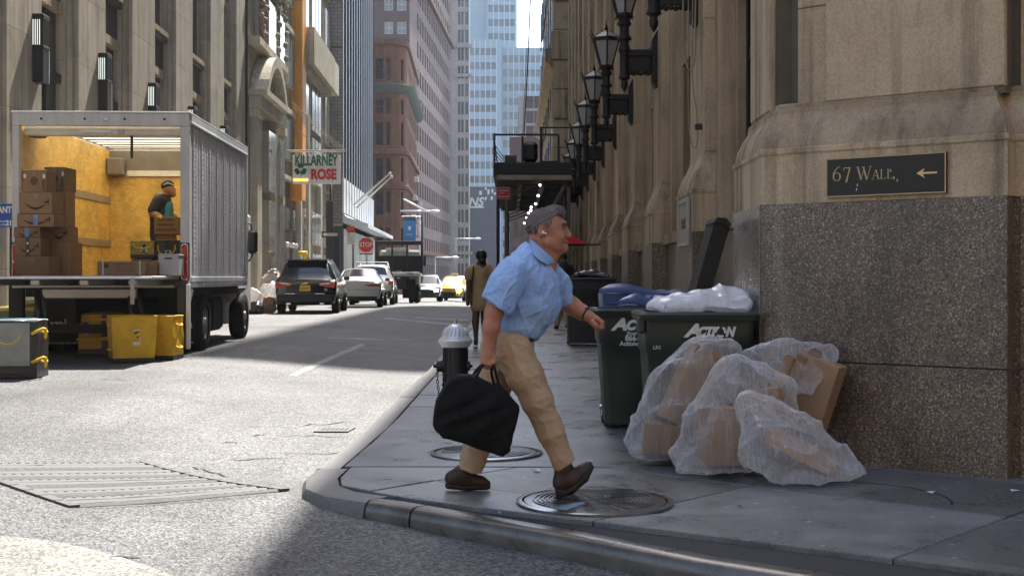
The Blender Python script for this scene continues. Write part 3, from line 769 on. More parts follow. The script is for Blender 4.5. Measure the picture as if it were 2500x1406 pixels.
for p0, p1 in (((690, 1066), (862, 1065)), ((680, 1105), (850, 1108)), ((560, 1122), (705, 1120)), ((610, 1064), (650, 1061)), ((720, 1040), (860, 1030)), ((235, 926), (330, 930)), ((540, 1080), (580, 1083)),
               ((270, 1360), (345, 1362)), ((560, 1206), (720, 1192)), ((470, 1140), (560, 1165))):
    crack(wob(p0, p1, 7, 2.5), .010)
for p0, p1 in (((2290, 1228), (2440, 1236)), ((2100, 1150), (2330, 1128)), ((1800, 1236), (1815, 1238))): crack(wob(p0, p1, 6, 2), .006, side_z, pav, 'crack', 'crack_dark')
cc0 = R(2060, 1215, side_z)
arc = [cc0+Vector((.58*math.cos(a), .58*math.sin(a), 0)) for a in [math.radians(-25+12*k) for k in range(13)]]
rows = [[(p.x+math.cos(k)*0, p.y, side_z(0, p.y)+.004) for k, p in enumerate(arc)], [(cc0.x+(p.x-cc0.x)*1.025, cc0.y+(p.y-cc0.y)*1.025, side_z(0, p.y)+.004) for p in arc]]
MB().grid(rows).build('crack', 'crack_dark', pav)
# ribbed steel plate set in the carriageway
g0, g1, g2 = R(345, 1130), R(692, 1199), R(190, 1239)
gl = (g2-g1); g3 = g0+gl
gt = thing('road_grating', 'wide ribbed steel grating set flush into the sunlit road', 'grating', (g2.x, g2.y, road_z(g2.x, g2.y)))
def gq(a, b):                                             # a along slats 0..1 from right to left, b from near to far
    p = (g1*(1-b)+g0*b)+gl*a; return Vector((p.x, p.y, road_z(p.x, p.y)))
NS_ = 15
MB().grid([[tuple(gq(a, b_)+Vector((0, 0, .0015))) for a in (0, .25, .5, .75, 1)] for b_ in (0, .33, .67, 1)]).build('grating_bed', 'crack_dark', gt, world=True)
for k in range(NS_):
    b0, b1 = k/NS_+.010, (k+1)/NS_-.014
    mb = MB(); rows = []
    for (b_, dz) in ((b0, .002), (b0+.012, .011+.003*(k % 3 == 0)), (b1-.012, .011), (b1, .002)):
        rows.append([tuple(gq(a, b_)+Vector((0, 0, dz))) for a in (0, .17, .33, .5, .67, .83, 1)])
    mb.grid(rows); 
    if k % 2 == 0:
        for a in [x/22 for x in range(1, 22)]:
            q = gq(a, (b0+b1)/2); mb.ball((q.x, q.y, q.z+.011), (.014, .014, .006), 6, 4)
    mb.build('slat', 'worn_steel', gt, 30, world=True)
for a in (-.012, 1.012):
    for j in range(9):
        p, q = gq(a, j/9+.004), gq(a, (j+1)/9-.004); d = gl.normalized()*.03
        MB().prism([p-d, q-d, q+d, p+d], (0, 0, .016)).build('frame_bar', 'worn_steel', gt, world=True)
crack([(185, 1242), (450, 1227), (692, 1206)], .008); crack([(345, 1128), (150, 1134), (-50, 1142)], .008)
# manhole covers
def manhole(px, py, rx, label):
    c = R(px, py, side_z); r = rx/F*c.y
    t = thing('manhole_cover', label, 'manhole cover', c, random.uniform(0, 3), 'sidewalk manhole covers')
    MB().lathe([(r*1.0, .001), (r*1.0, .012), (r*.965, .016), (r*.93, .016), (r*.92, .002)], n=64, cap=False).build('frame_ring', 'manhole_iron', t, 40)
    MB().lathe([(r*.9, .001), (r*.9, .013), (r*.86, .015), (r*.0005, .015)], n=64).build('cover_plate', 'manhole_iron', t, 40)
    for s_ in (0, 1):
        mb = MB()
        for k in range(9):
            rr = r*(.30+.06*k); A = [math.radians(28+124*q/16)+math.pi*s_ for q in range(17)]; w = r*.017
            rows = [[((rr+dw)*math.cos(a), (rr+dw)*math.sin(a), z) for a in A] for dw, z in ((-w, .0151), (-w*.6, .021), (w*.6, .021), (w, .0151))]
            mb.grid(rows)
        mb.build('ridge', 'manhole_iron', t, 50)
    for a in (0, math.pi/2): MB().box(-r*.8, r*.8, -.004, .004, .0152, .0165).xf(Matrix.Rotation(a+.3, 4, 'Z')).build('seam', 'crack_dark', t)
manhole(1452, 1226, 192, 'round iron manhole cover under the raised front shoe')
manhole(1187, 1107, 138, 'round iron manhole cover behind the walking man, below the black bag')
# cover plates
q = Rq([(765, 1056), (850, 1056), (868, 1046), (792, 1046)])
dp = thing('drain_plate', 'small rectangular iron drain plate in the road beside the kerb', 'drain plate', (q[0].x, q[0].y, road_z(q[0].x, q[0].y)))
MB().prism([Vector((p.x, p.y, road_z(p.x, p.y)+.001)) for p in q], (0, 0, .012)).build('plate', 'worn_steel', dp, world=True)
for k in range(6):
    a = q[0]+(q[1]-q[0])*(.14+.14*k); b = q[3]+(q[2]-q[3])*(.14+.14*k); d = (q[1]-q[0])*.02
    z = Vector((0, 0, .0145))
    MB().prism([a*.7+b*.3-d+z, a*.7+b*.3+d+z, a*.3+b*.7+d+z, a*.3+b*.7-d+z], (0, 0, .001)).build('slot', 'crack_dark', dp, world=True)
q = Rq([(1180, 925), (1322, 925), (1300, 889), (1180, 889)], side_z)
up = thing('utility_hatch', 'rectangular steel utility hatch in the pavement behind the walking man', 'hatch', (q[0].x, q[0].y, side_z(0, q[0].y)))
MB().prism([Vector((p.x, p.y, side_z(0, p.y)+.001)) for p in q], (0, 0, .008)).build('plate', 'worn_steel', up, world=True)
c = (q[0]+q[2])/2
MB().prism([Vector((c.x+(p.x-c.x)*.93, c.y+(p.y-c.y)*.93, side_z(0, p.y)+.0095)) for p in q], (0, 0, .003)).build('lid', 'worn_steel', up, world=True)
# paper scraps
for i, (px, py) in enumerate(((2478, 1199), (2270, 1203), (1312, 1150))):
    p = R(px, py, side_z); o = MB().add([(-.03, -.02, 0), (.03, -.025, .006), (.035, .02, .0), (-.02, .022, .008)], [(0, 1, 2, 3)]).build('paper_scrap', 'paper_white')
    o.location = p+Vector((0, 0, .004)); o.rotation_euler = (0, 0, i)
    tag(o, ('white paper scrap on the pavement at the right edge', 'tiny white paper scrap near the foot of the granite wall', 'tiny white paper scrap between the walking man\'s shoes')[i], 'litter')
# ================================================================ RIGHT BUILDING
C0 = Vector((1.75, 9.1)); UW = Vector((.78, -.63)).normalized(); NW = Vector((-UW.y, UW.x))*-1 if False else Vector((UW.y, -UW.x))
ES = Vector((.0159, 1)).normalized()
def SP(y, out=0): return Vector((SW(y)-out, y+.0159*out))
def FP(u, out=0): return C0+UW*u+NW*out
rb = thing('limestone_office_building', 'tan limestone office building with speckled granite base filling the right side', 'building', (C0.x+3, C0.y+6, 0))
# core behind everything
H_R = 24.5
mb = MB()
def prism_plan(poly, z0, z1): return MB().prism([Vector((p[0], p[1], z0)) for p in poly], (0, 0, z1-z0))
prism_plan([SP(66, -.62), SP(10.35, -.62), FP(.9, -.45), FP(7.5, -.45), (30, -2), (30, 66)], -.3, H_R).build('core', 'limestone_dirty', rb, world=True)
prof_gr = [(0, -.25), (0, .685)]
# corner pier: plan line travelled so that outside is on the right
cline = [SP(10.32, -.6), SP(10.32), C0, FP(1.715), FP(1.715, -.13), FP(7.5, -.13)]
def out_line(l): return l[::-1]
def sw_part(name, line, prof, mat, parent=rb, smooth=30):
    mb = MB(); sweep(mb, line, prof)
    return mb.build(name, mat, parent, smooth, world=True, clean=False)
def test_side():
    d = (Vector(cline[1])-Vector(cline[2])).normalized(); return d
sw_part('mortar_backing', cline, [(-.012, -.25), (-.012, 1.79)], 'granite')
def slab(u0, u1, z0, z1, mat='granite', th=.03, back=0):
    a, b = FP(u0, -back), FP(u1, -back); n3 = Vector((NW.x, NW.y, 0))
    c_ = .004
    mb = MB(); P = lambda u, z, o: Vector((*FP(u, o-back), z))
    o = [P(u0, z0, -.03), P(u1, z0, -.03), P(u1, z1, -.03), P(u0, z1, -.03)]
    i = [P(u0, z0, -c_), P(u1, z0, -c_), P(u1, z1, -c_), P(u0, z1, -c_)]
    f = [P(u0+c_, z0+c_, 0), P(u1-c_, z0+c_, 0), P(u1-c_, z1-c_, 0), P(u0+c_, z1-c_, 0)]
    mb.add(o+i+f, [(0,1,5,4),(1,2,6,5),(2,3,7,6),(3,0,4,7),(4,5,9,8),(5,6,10,9),(6,7,11,10),(7,4,8,11),(8,9,10,11)])
    return mb.build('granite_slab', mat, rb, world=True, clean=True)
prism_plan([FP(.035, -.014), FP(1.71, -.014), FP(1.71, -.006), FP(.035, -.006)], .69, .702).build('mortar_joint', 'joint_dark', rb, world=True)
slab(.035, 1.71, -.25, .692); slab(.035, 1.71, .700, 1.782)
for (a, b, z0, z1) in ((1.745, 3.2, -.25, .692), (3.21, 5.2, -.25, .692), (1.745, 2.6, .70, 1.2), (2.61, 4.4, .70, 1.2), (1.745, 3.6, 1.208, 1.782), (3.61, 6, 1.208, 1.782)): slab(a, b, z0, z1, back=.13)
def sslab(y0, y1, z0, z1, mat, back=0):
    mb = MB(); P = lambda y, z, o: Vector((*SP(y, o-back), z)); c_ = .004
    o = [P(y0, z0, -.03), P(y1, z0, -.03), P(y1, z1, -.03), P(y0, z1, -.03)]; i = [P(y0, z0, -c_), P(y1, z0, -c_), P(y1, z1, -c_), P(y0, z1, -c_)]
    f = [P(y0+c_, z0+c_, 0), P(y1-c_, z0+c_, 0), P(y1-c_, z1-c_, 0), P(y0+c_, z1-c_, 0)]
    mb.add(o+i+f, [(0,1,5,4),(1,2,6,5),(2,3,7,6),(3,0,4,7),(4,5,9,8),(5,6,10,9),(6,7,11,10),(7,4,8,11),(8,9,10,11)])
    return mb.build('granite_slab', mat, rb, world=True, clean=True)
sslab(9.13, 10.32, -.25, .692, 'granite'); sslab(9.13, 10.32, .70, 1.782, 'granite_polished')
# moulded limestone base over the granite, then the shaft
sw_part('base_course', cline, [(-.004, 1.783), (-.004, 2.12), (.006, 2.135), (.006, 2.165), (-.012, 2.175)], 'limestone')
sw_part('base_moulding', cline, [(-.012, 2.176), (-.016, 2.21), (-.03, 2.26), (-.055, 2.32), (-.085, 2.37), (-.10, 2.40), (-.10, 2.425)], 'limestone_dirty', smooth=50)
sw_part('base_fillet', cline, [(-.10, 2.426), (-.105, 2.455), (-.125, 2.46), (-.125, 2.485), (-.16, 2.50)], 'limestone_dirty')
sline = [SP(10.2, -.7), SP(10.2, -.125), SP(9.42, -.125), SP(9.42, -.28), FP(.30, -.28) if False else FP(.22, -.21), FP(.22, -.155), FP(.44, -.155), FP(.44, -.128), FP(1.66, -.128), FP(1.66, -.30), FP(7.5, -.30)]
sw_part('shaft_core', sline, [(-.006, 2.44), (-.006, H_R)], 'stone_letters')
def block(P, a, b, z0, z1, out, th, mat='limestone', ch=.006):
    mb = MB(); n0 = [(a, z0), (b, z0), (b, z1), (a, z1)]
    o = [Vector((*P(u, out-th), z)) for u, z in n0]; i = [Vector((*P(u, out-ch), z)) for u, z in n0]
    f = [Vector((*P(u, out), z)) for u, z in ((a+ch, z0+ch), (b-ch, z0+ch), (b-ch, z1-ch), (a+ch, z1-ch))]
    mb.add(o+i+f, [(0,1,5,4),(1,2,6,5),(2,3,7,6),(3,0,4,7),(4,5,9,8),(5,6,10,9),(6,7,11,10),(7,4,8,11),(8,9,10,11)])
    return mb.build('stone_block', mat, rb, world=True, clean=True)
block(FP, .44, 1.655, 2.487, 6.5, -.118, .05)                 # the large weathered panel
for z0, z1 in ((2.487, 3.155), (3.161, 3.9), (3.906, 4.9), (4.906, 6.5)): block(FP, .215, .436, z0, z1, -.147, .05)
for z0, z1 in ((2.487, 3.9), (3.906, 6.5)): block(SP, 9.42, 10.2, z0, z1, -.118, .05)
for i, (z0, z1) in enumerate(((2.487, 3.08), (3.085, 3.70), (3.705, 4.9))):
    for (a, b) in ((1.70, 3.0), (3.006, 4.4), (4.406, 6)): block(FP, a+.0*i, b, z0, z1, -.285, .05)
# one street pier, then its copies along the street
PIERS = [12.96+4.4*k for k in range(12)]
def pier(y0, w=1.43):
    y1 = y0+w
    t = empty('pier', (0, 0, 0)); t.parent = rb; t.matrix_basis = root_mw(rb).inverted()
    ln = [SP(y1, -.62), SP(y1), SP(y0), SP(y0, -.62)]
    sl = lambda mat, nm, prof, s=30: sweep(MB(), ln, prof).build(nm, mat, t, s)
    zb = side_z(0, y0)-.05
    sl('granite', 'granite_base', [(0, zb), (0, 1.10)])
    sl('granite', 'granite_base', [(.0, 1.106), (.0, 1.735)])
    sl('limestone', 'base_course', [(-.004, 1.737), (-.004, 2.12), (.006, 2.135), (.006, 2.165), (-.012, 2.175)])
    sl('limestone_dirty' if y0 > 20 else 'limestone', 'base_moulding', [(-.012, 2.176), (-.02, 2.24), (-.05, 2.33), (-.10, 2.42), (-.13, 2.50), (-.135, 2.56), (-.16, 2.57)], 50)
    l2 = [SP(y1-.02, -.62), SP(y1-.02, -.30), SP(y1-.12, -.30), SP(y1-.12, -.14), SP(y0+.12, -.14), SP(y0+.12, -.30), SP(y0+.02, -.30), SP(y0+.02, -.62)]
    zs = [2.55, 3.9, 5.6, 7.6, 10, 13, H_R-1]
    for a, b in zip(zs[:-1], zs[1:]): sweep(MB(), l2, [(-.008, a), (0, a+.006), (0, b-.006), (-.008, b)]).build('stone_block', 'limestone', t, 30)
    return t
for y0 in PIERS: pier(y0)
# bays between the piers: stepped jambs, bronze window, granite apron
def bay(y0, y1):
    t = empty('window_bay', (0, 0, 0)); t.parent = rb; t.matrix_basis = root_mw(rb).inverted()
    def bx(nm, a, b, o0, o1, z0, z1, mat, par=None):
        q = [SP(a, o0), SP(b, o0), SP(b, o1), SP(a, o1)]
        return prism_plan(q, z0, z1).build(nm, mat, par or t)
    zb = side_z(0, y0)-.1
    bx('apron', y0-.05, y1+.05, -.62, -.20, zb, 1.70, 'granite')
    bx('sill', y0-.03, y1+.03, -.62, -.14, 1.705, 1.84, 'limestone_dirty')
    bx('jamb', y0-.01, y0+.30, -.62, -.24, 1.842, H_R-2, 'limestone'); bx('jamb', y1-.30, y1+.01, -.62, -.24, 1.842, H_R-2, 'limestone')
    bx('jamb', y0+.30, y0+.48, -.62, -.38, 1.842, H_R-2, 'limestone_dirty'); bx('jamb', y1-.48, y1-.30, -.62, -.38, 1.842, H_R-2, 'limestone_dirty')
    w = bx('window', y0+.48, y1-.48, -.58, -.54, 1.842, 9.5, 'glass_dark')
    a, b = y0+.48, y1-.48; m_ = (a+b)/2
    for k, (p, q) in enumerate(((a, a+.09), (b-.09, b), (m_-.06, m_+.06))): bx('mullion', p, q, -.54, -.46, 1.842, 9.5, 'bronze_dark', t)
    for z in (1.86, 3.35, 5.6): bx('transom', a, b, -.538, -.47, z, z+.12, 'bronze_dark', t)
    # carved spandrel bracket
    for z in (4.25,):
        bx('spandrel', a, b, -.53, -.40, z, z+.75, 'limestone_dirty')
        bx('spandrel', a-.1, b+.1, -.53, -.30, z+.75, z+.9, 'limestone_dirty'); bx('spandrel', a+.1, b-.1, -.5, -.33, z-.25, z-.003, 'limestone_dirty')
    bx('lintel', a, b, -.60, -.35, 9.5, H_R-2, 'limestone')
ends = [10.32]+[y+1.43 for y in PIERS]
for k, y in enumerate(PIERS): bay(ends[k], y)
sw_part('cornice', [SP(66, -.1), C0, FP(7.5)], [(-.1, H_R-1.6), (.15, H_R-1.4), (.2, H_R-.8), (.75, H_R-.5), (.8, H_R), (-1, H_R+.05)], 'limestone')
# bronze street sign on the corner pier
ux3 = (UW.x, UW.y, 0); n3 = Vector((NW.x, NW.y, 0))
def wall_u(px):
    k = (px-1250)/F; return (k*C0.y-C0.x)/(UW.x-k*UW.y)
def wz(px, py): 
    p = FP(wall_u(px)); return HC-(py-YH)/F*p.y
su0, su1 = wall_u(2021), wall_u(2313); sz0, sz1 = wz(2021, 483), wz(2021, 389)
sg = thing('address_sign', 'dark bronze wall plaque reading 67 WALL with a gold arrow pointing left', 'sign', (*FP((su0+su1)/2), sz0))
def sbox(u0, u1, z0, z1, o0, o1, nm, mat): 
    return prism_plan([FP(u0, o0), FP(u1, o0), FP(u1, o1), FP(u0, o1)], z0, z1).build(nm, mat, sg, world=True)
sbox(su0, su1, sz0, sz1, -.003, .022, 'plate', 'sign_bronze')
bw = .008
for a, b, c, d in ((su0, su1, sz1-bw, sz1), (su0, su1, sz0, sz0+bw), (su0, su0+bw, sz0+bw, sz1-bw), (su1-bw, su1, sz0+bw, sz1-bw)): sbox(a, b, c, d, .0225, .027, 'border', 'sign_gold')
def glyph(strokes, u, z, h):                              # strokes: quads in unit glyph space
    mb = MB(); o = .0225
    for q in strokes: mb.prism([Vector((*FP(u+x*h, o), z+y*h)) for x, y in q], n3*.003)
    mb.build('lettering', 'sign_gold', sg, world=True)
def bar(x0, y0, x1, y1, w): return [(x0-w/2, y0), (x0+w/2, y0), (x1+w/2, y1), (x1-w/2, y1)]
def ser(x, y, w=.22): return [(x-w/2, y), (x+w/2, y), (x+w/2, y+.045), (x-w/2, y+.045)]
GL = {'L': ([bar(.14, 0, .14, 1, .12), [(.14, 0), (.6, 0), (.6, .05), (.14, .05)], [(.55, 0), (.6, 0), (.63, .25), (.59, .2)], ser(.14, .955, .3), ser(.12, 0, .28)], .72),
      'A': ([bar(.1, 0, .4, 1, .045), bar(.72, 0, .44, 1, .13), [(.2, .34), (.62, .34), (.62, .39), (.2, .39)], ser(.1, 0, .24), ser(.72, 0, .28)], .90),
      'W': ([bar(.38, 0, .1, 1, .13), bar(.38, 0, .62, 1, .045), bar(.82, 0, .54, 1, .13), bar(.84, 0, 1.12, 1, .045), ser(.1, .955, .28), ser(.54, .955, .28), ser(1.12, .955, .24)], 1.22),
      '7': ([[(.05, .93), (.62, .93), (.62, 1), (.05, 1)], [(.05, .75), (.09, .75), (.09, 1), (.05, 1)], [(.52, .93), (.62, .93), (.34, -.12), (.2, -.12)]], .76)}
def arcq(cx, cy, rx, ry, a0, a1, w0, w1, n=14):
    out = []
    for k in range(n):
        A = [a0+(a1-a0)*(k+t)/n for t in (0, 1)]; w_ = [w0+(w1-w0)*abs(math.cos(a)) for a in A]
        out.append([(cx+(rx+s*w_[i]/2)*math.cos(A[i]), cy+(ry+s*.05/2)*math.sin(A[i])) for i, s in ((0, -1), (0, 1), (1, 1), (1, -1))])
    return out
GL['6'] = (arcq(.36, .33, .27, .31, 0, 2*math.pi, .04, .13, 20)+arcq(.66, .33, .57, .75, math.radians(92), math.radians(180), .04, .13), .78)
lh = (wz(2060, 415)-wz(2060, 447)); lu = wall_u(2036); zb = wz(2090, 441)
for ch, h, gap in (('6', lh, 0), ('7', lh, .02), ('W', lh, .10), ('A', lh*.72, .0), ('L', lh*.72, 0), ('L', lh*.72, 0)):
    lu += gap*.3; glyph(GL[ch][0], lu, zb, h); lu += GL[ch][1]*h
au0, au1, az = wall_u(2241), wall_u(2291), wz(2265, 423)
P3 = lambda u, z: Vector((*FP(u, .0225), z))
MB().prism([P3(au0+.03, az-.006), P3(au1, az-.006), P3(au1, az+.006), P3(au0+.03, az+.006)], n3*.003).build('arrow', 'sign_gold_bright', sg, world=True)
MB().prism([P3(au0, az), P3(au0+.055, az-.032), P3(au0+.038, az), P3(au0+.055, az+.032)], n3*.0035).build('arrow', 'sign_gold_bright', sg, world=True)
for px, py in ((2176, 420), (2184, 438), (2192, 444), (2095, 455), (2093, 466)):
    u, z = wall_u(px), wz(px, py); MB().prism([P3(u, z), P3(u+.006, z-.002), P3(u+.01, z+.016), P3(u+.005, z+.014)], n3*.002).build('scratch', 'paper_white', sg, world=True)
# small plaque on the first street pier
pq = thing('wall_plaque', 'small framed grey plaque on the first street pier above the polished granite', 'plaque', (*SP(13.9), 1.72))
def pbx(a, b, z0, z1, o0, o1, nm, mat): return prism_plan([SP(a, o0), SP(b, o0), SP(b, o1), SP(a, o1)], z0, z1).build(nm, mat, pq, world=True)
pbx(13.1, 13.98, 1.60, 2.09, .003, .02, 'plate', 'plaque_stone')
for a, b, c, d in ((13.1, 13.98, 2.05, 2.09), (13.1, 13.98, 1.60, 1.64), (13.1, 13.15, 1.64, 2.05), (13.93, 13.98, 1.64, 2.05)): pbx(a, b, c, d, .0205, .035, 'border', 'aluminium_dull')
text_mesh('PARK', .16, 'stone_letters', pq, root_mw(pq).inverted() @ face_mw((*SP(13.54, .022), 1.83), (-ES.x, -ES.y, 0)), .002)
# hanging cable on the wall
def wobble(a, b, sag, n=14, out=0):
    return [a+(b-a)*(i/n)+Vector((out*math.sin(math.pi*i/n), 0, -sag*math.sin(math.pi*i/n))) for i in range(n+1)]
A = W(1672, -40, 13.3); B_ = W(1690, -40, 13.3)
lo = W(1690, 360, 13.3)
pts = [W(1668, -60, 13.35), W(1668, 60, 13.35), W(1672, 140, 13.35), W(1684, 172, 13.3), W(1696, 150, 13.25), W(1697, 60, 13.25), W(1699, -40, 13.25)]
cb = thing('hanging_cable', 'loose grey cable looped down the stone pier beside the wall lanterns', 'cable', W(1690, 360, 13.3))
def smooth_pts(p, n=6):
    out = []
    for i in range(len(p)-1):
        p0, p1, p2, p3 = p[max(0, i-1)], p[i], p[i+1], p[min(len(p)-1, i+2)]
        for k in range(n):
            t = k/n; out.append(.5*((2*p1)+(p2-p0)*t+(2*p0-5*p1+4*p2-p3)*t*t+(3*p1-p0-3*p2+p3)*t**3))
    return out+[p[-1]]
MB().tube(smooth_pts(pts), .008, 6).build('loop', 'rope_grey', cb, True, world=True)
pts = [W(1692, -40, 13.3), W(1690, 130, 13.28), W(1692, 210, 13.26), W(1700, 270, 13.26), W(1704, 330, 13.27), W(1697, 362, 13.27), W(1686, 340, 13.27), W(1681, 280, 13.28), W(1680, 150, 13.3), W(1681, -40, 13.3)]
MB().tube(smooth_pts(pts), .006, 6).build('loop', 'rope_grey', cb, True, world=True)
q = W(1704, 310, 13.28); MB().bbox(q.x-.03, q.x+.05, q.y-.03, q.y+.03, q.z-.03, q.z+.03, .006).build('clip', 'steel_dark', cb, world=True)
# ================================================================ WALL LANTERNS
def make_lantern():
    t = thing('wall_lantern', 'x', 'wall lamp', (0, 0, 0), 0, 'iron wall lanterns along the right building')
    # local: post axis at x=0, wall towards +x at x=.42
    MB().lathe([(.001, 3.86), (.02, 3.89), (.045, 3.93), (.052, 3.97), (.04, 4.02), (.05, 4.04), (.085, 4.06), (.075, 4.09), (.062, 4.11), (.062, 4.40), (.075, 4.42), (.09, 4.44), (.075, 4.50), (.06, 4.54),
                (.065, 4.58), (.105, 4.60), (.10, 4.63), (.07, 4.66), (.065, 4.72), (.068, 4.78), (.095, 4.80), (.10, 4.83), (.08, 4.86), (.085, 4.90), (.12, 4.93), (.10, 4.95)], n=14).build('post', 'lamp_iron', t, 40)
    MB().bbox(.04, .40, -.045, .045, 4.36, 4.46, .012).build('arm', 'lamp_iron', t)
    mb = MB()
    for cx, cz, r in ((.16, 4.26, .075), (.27, 4.28, .06), (.33, 4.20, .075), (.10, 4.17, .045)):
        mb.tube([(cx+r*math.cos(a)*(.35+.65*k/14), 0, cz+r*math.sin(a)*(.35+.65*k/14)) for k, a in enumerate([.5*k for k in range(15)])], .018, 6)
    mb.bbox(.05, .38, -.018, .018, 4.15, 4.37, .01)
    for k in range(7): mb.ball((.08+.05*k, 0, 4.13-.012*(k % 2)), (.03, .03, .03), 8, 5)
    mb.build('scrollwork', 'lamp_iron', t, 40)
    pl = [(.38, 4.0), (.43, 3.93), (.46, 3.93), (.46, 4.72), (.44, 4.70), (.38, 4.58)]
    MB().prism([(x, -.11, z) for x, z in pl], (0, .22, 0)).build('backplate', 'lamp_iron', t)
    N = 6; zb, zt, r0, r1 = 4.95, 5.42, .115, .255
    rib = MB(); pane = MB()
    for k in range(N):
        a = 2*math.pi*(k+.5)/N; c, s_ = math.cos(a), math.sin(a)
        o = MB().tube([(r0*c*1.25, r0*s_*1.25, zb-.07), (r0*c*1.0, r0*s_*1.0, zb), (r1*c, r1*s_, zt), (r1*c*1.22, r1*s_*1.22, zt+.10), (r1*c*1.27, r1*s_*1.27, zt+.15)], [.006, .014, .013, .010, .003], 6)
        o.build('rib', 'lamp_iron', t, 40)
        a0, a1 = a, a+2*math.pi/N; f = .965
        q = [(r0*f*math.cos(a0), r0*f*math.sin(a0), zb+.01), (r0*f*math.cos(a1), r0*f*math.sin(a1), zb+.01), (r1*f*math.cos(a1), r1*f*math.sin(a1), zt-.01), (r1*f*math.cos(a0), r1*f*math.sin(a0), zt-.01)]
        am = a0+math.pi/N; MB().prism(q, (-.006*math.cos(am), -.006*math.sin(am), 0)).build('pane', 'lamp_glass', t)
    MB().lathe([(.10, zb-.06), (.135, zb-.03), (.125, zb+.012)], n=N, a0=math.pi/N).build('lantern_base', 'lamp_iron', t)
    MB().lathe([(.24, zt-.05), (.262, zt-.045), (.275, zt-.01), (.275, zt+.01), (.25, zt+.02)], n=N, a0=math.pi/N).build('rim', 'lamp_iron', t)
    MB().lathe([(.255, zt+.012), (.15, zt+.085), (.06, zt+.14), (.03, zt+.15)], n=N, a0=math.pi/N).build('lantern_roof', 'lamp_glass', t)
    MB().lathe([(.035, zt+.14), (.02, zt+.17), (.045, zt+.19), (.015, zt+.21), (.028, zt+.23), (.012, zt+.25), (.001, zt+.35)], n=10).build('finial', 'lamp_iron', t, 40)
    for k in range(N):
        a = 2*math.pi*(k+.5)/N; MB().tube([(.26*math.cos(a), .26*math.sin(a), zt+.015), (.05*math.cos(a), .05*math.sin(a), zt+.15)], .007, 5).build('roof_rib', 'lamp_iron', t)
    return t
lan0 = make_lantern(); ordn = ['first', 'second', 'third', 'fourth', 'fifth', 'sixth', 'seventh', 'eighth', 'ninth', 'tenth']
for k in range(9):
    y = 13.68+4.4*k; o = lan0 if k == 0 else copy_tree(lan0)
    q = SP(y, -.14); o.location = (q.x-.46+.0, q.y, side_z(0, y)*.0); o.rotation_euler = (0, 0, 0)
    o['label'] = ['black iron wall lantern nearest the camera, only its pendant and bracket in view', 'large black lantern bracket cut by the top edge of the picture'][k] if k < 2 else f'black iron wall lantern, {ordn[k]} of the row counting from the street corner'
# ================================================================ LEFT SIDE OF THE STREET
EL = Vector((-.0286, 1)).normalized()
def LP(y, out=0): return Vector((LB(y)+out, y+.0286*out))          # out = towards the street (+x)
def lbox(root, nm, a, b, o0, o1, z0, z1, mat, par=None):
    return prism_plan([LP(a, o0), LP(a, o1), LP(b, o1), LP(b, o0)], z0, z1).build(nm, mat, par or root, world=True)
def plan_poly(root, nm, pts, z0, z1, mat, par=None, ch=0):
    return prism_plan([LP(y, o) for y, o in pts], z0, z1).build(nm, mat, par or root, world=True)
# --- near office building with tall piers
lb = thing('pier_office_building', 'grey-tan stone office building with tall plain piers behind the box truck', 'building', (*LP(38, -4), .2))
lbox(lb, 'core', 8, 52.7, -12, -.5, 0, 30, 'spandrel_dark')
LPIERS = [(20.2, 23.2), (25.2, 28.1), (29.85, 32.9), (34.6, 37.9), (39.7, 42.9), (44.95, 48.2), (49.9, 52.6)]
for i, (a, b) in enumerate(LPIERS):
    t = empty('pier', (0, 0, 0)); t.parent = lb; t.matrix_basis = root_mw(lb).inverted()
    zs = [.1]+[1.45+1.62*k for k in range(11)]
    for z0, z1 in zip(zs[:-1], zs[1:]):
        w = b-a; pl = [(a, -1.0), (a, -.20), (a+.22, -.20), (a+.22, -.09), (a+.42, -.09), (a+.42, 0), (b-.42, 0), (b-.42, -.09), (b-.22, -.09), (b-.22, -.20), (b, -.20), (b, -1.0)]
        prism_plan([LP(y, o) for y, o in pl], z0, z1-.008).build('stone_block', 'limestone_grey', t)
    lbox(lb, 'joint_filler', a+.01, b-.01, -1.0, -.30, .1, 17.5, 'joint_dark', None)
for i, (p, q) in enumerate(zip(LPIERS[:-1], LPIERS[1:])):
    a, b = p[1], q[0]; t = empty('window_bay', (0, 0, 0)); t.parent = lb; t.matrix_basis = root_mw(lb).inverted()
    L = lambda nm, o0, o1, z0, z1, mat, a=a, b=b: prism_plan([LP(a, o0), LP(a, o1), LP(b, o1), LP(b, o0)], z0, z1).build(nm, mat, t)
    for z0, z1 in ((.2, 3.6), (3.9, 5.75), (5.95, 7.35), (8.75, 11.6), (13, 16)): L('window', -.44, -.40, z0, z1, 'glass_dark')
    for z0, z1 in ((3.6, 3.9), (5.75, 5.95)): L('transom', -.43, -.27, z0, z1, 'spandrel_dark')
    for z in (7.35, 11.6):
        L('spandrel', -.43, -.30, z+.22, z+1.1, 'spandrel_dark'); L('spandrel_cornice', -.43, -.16, z+1.1, z+1.25, 'spandrel_dark')
        L('spandrel_cornice', -.43, -.10, z+1.25, z+1.4, 'limestone_dirty'); L('spandrel_cornice', -.43, -.22, z, z+.22, 'limestone_dirty')
        m_ = (a+b)/2
    prism_plan([LP((a+b)/2-.05, -.42), LP((a+b)/2-.05, -.34), LP((a+b)/2+.05, -.34), LP((a+b)/2+.05, -.42)], .2, 7.3).build('mullion', 'bronze_dark', t)
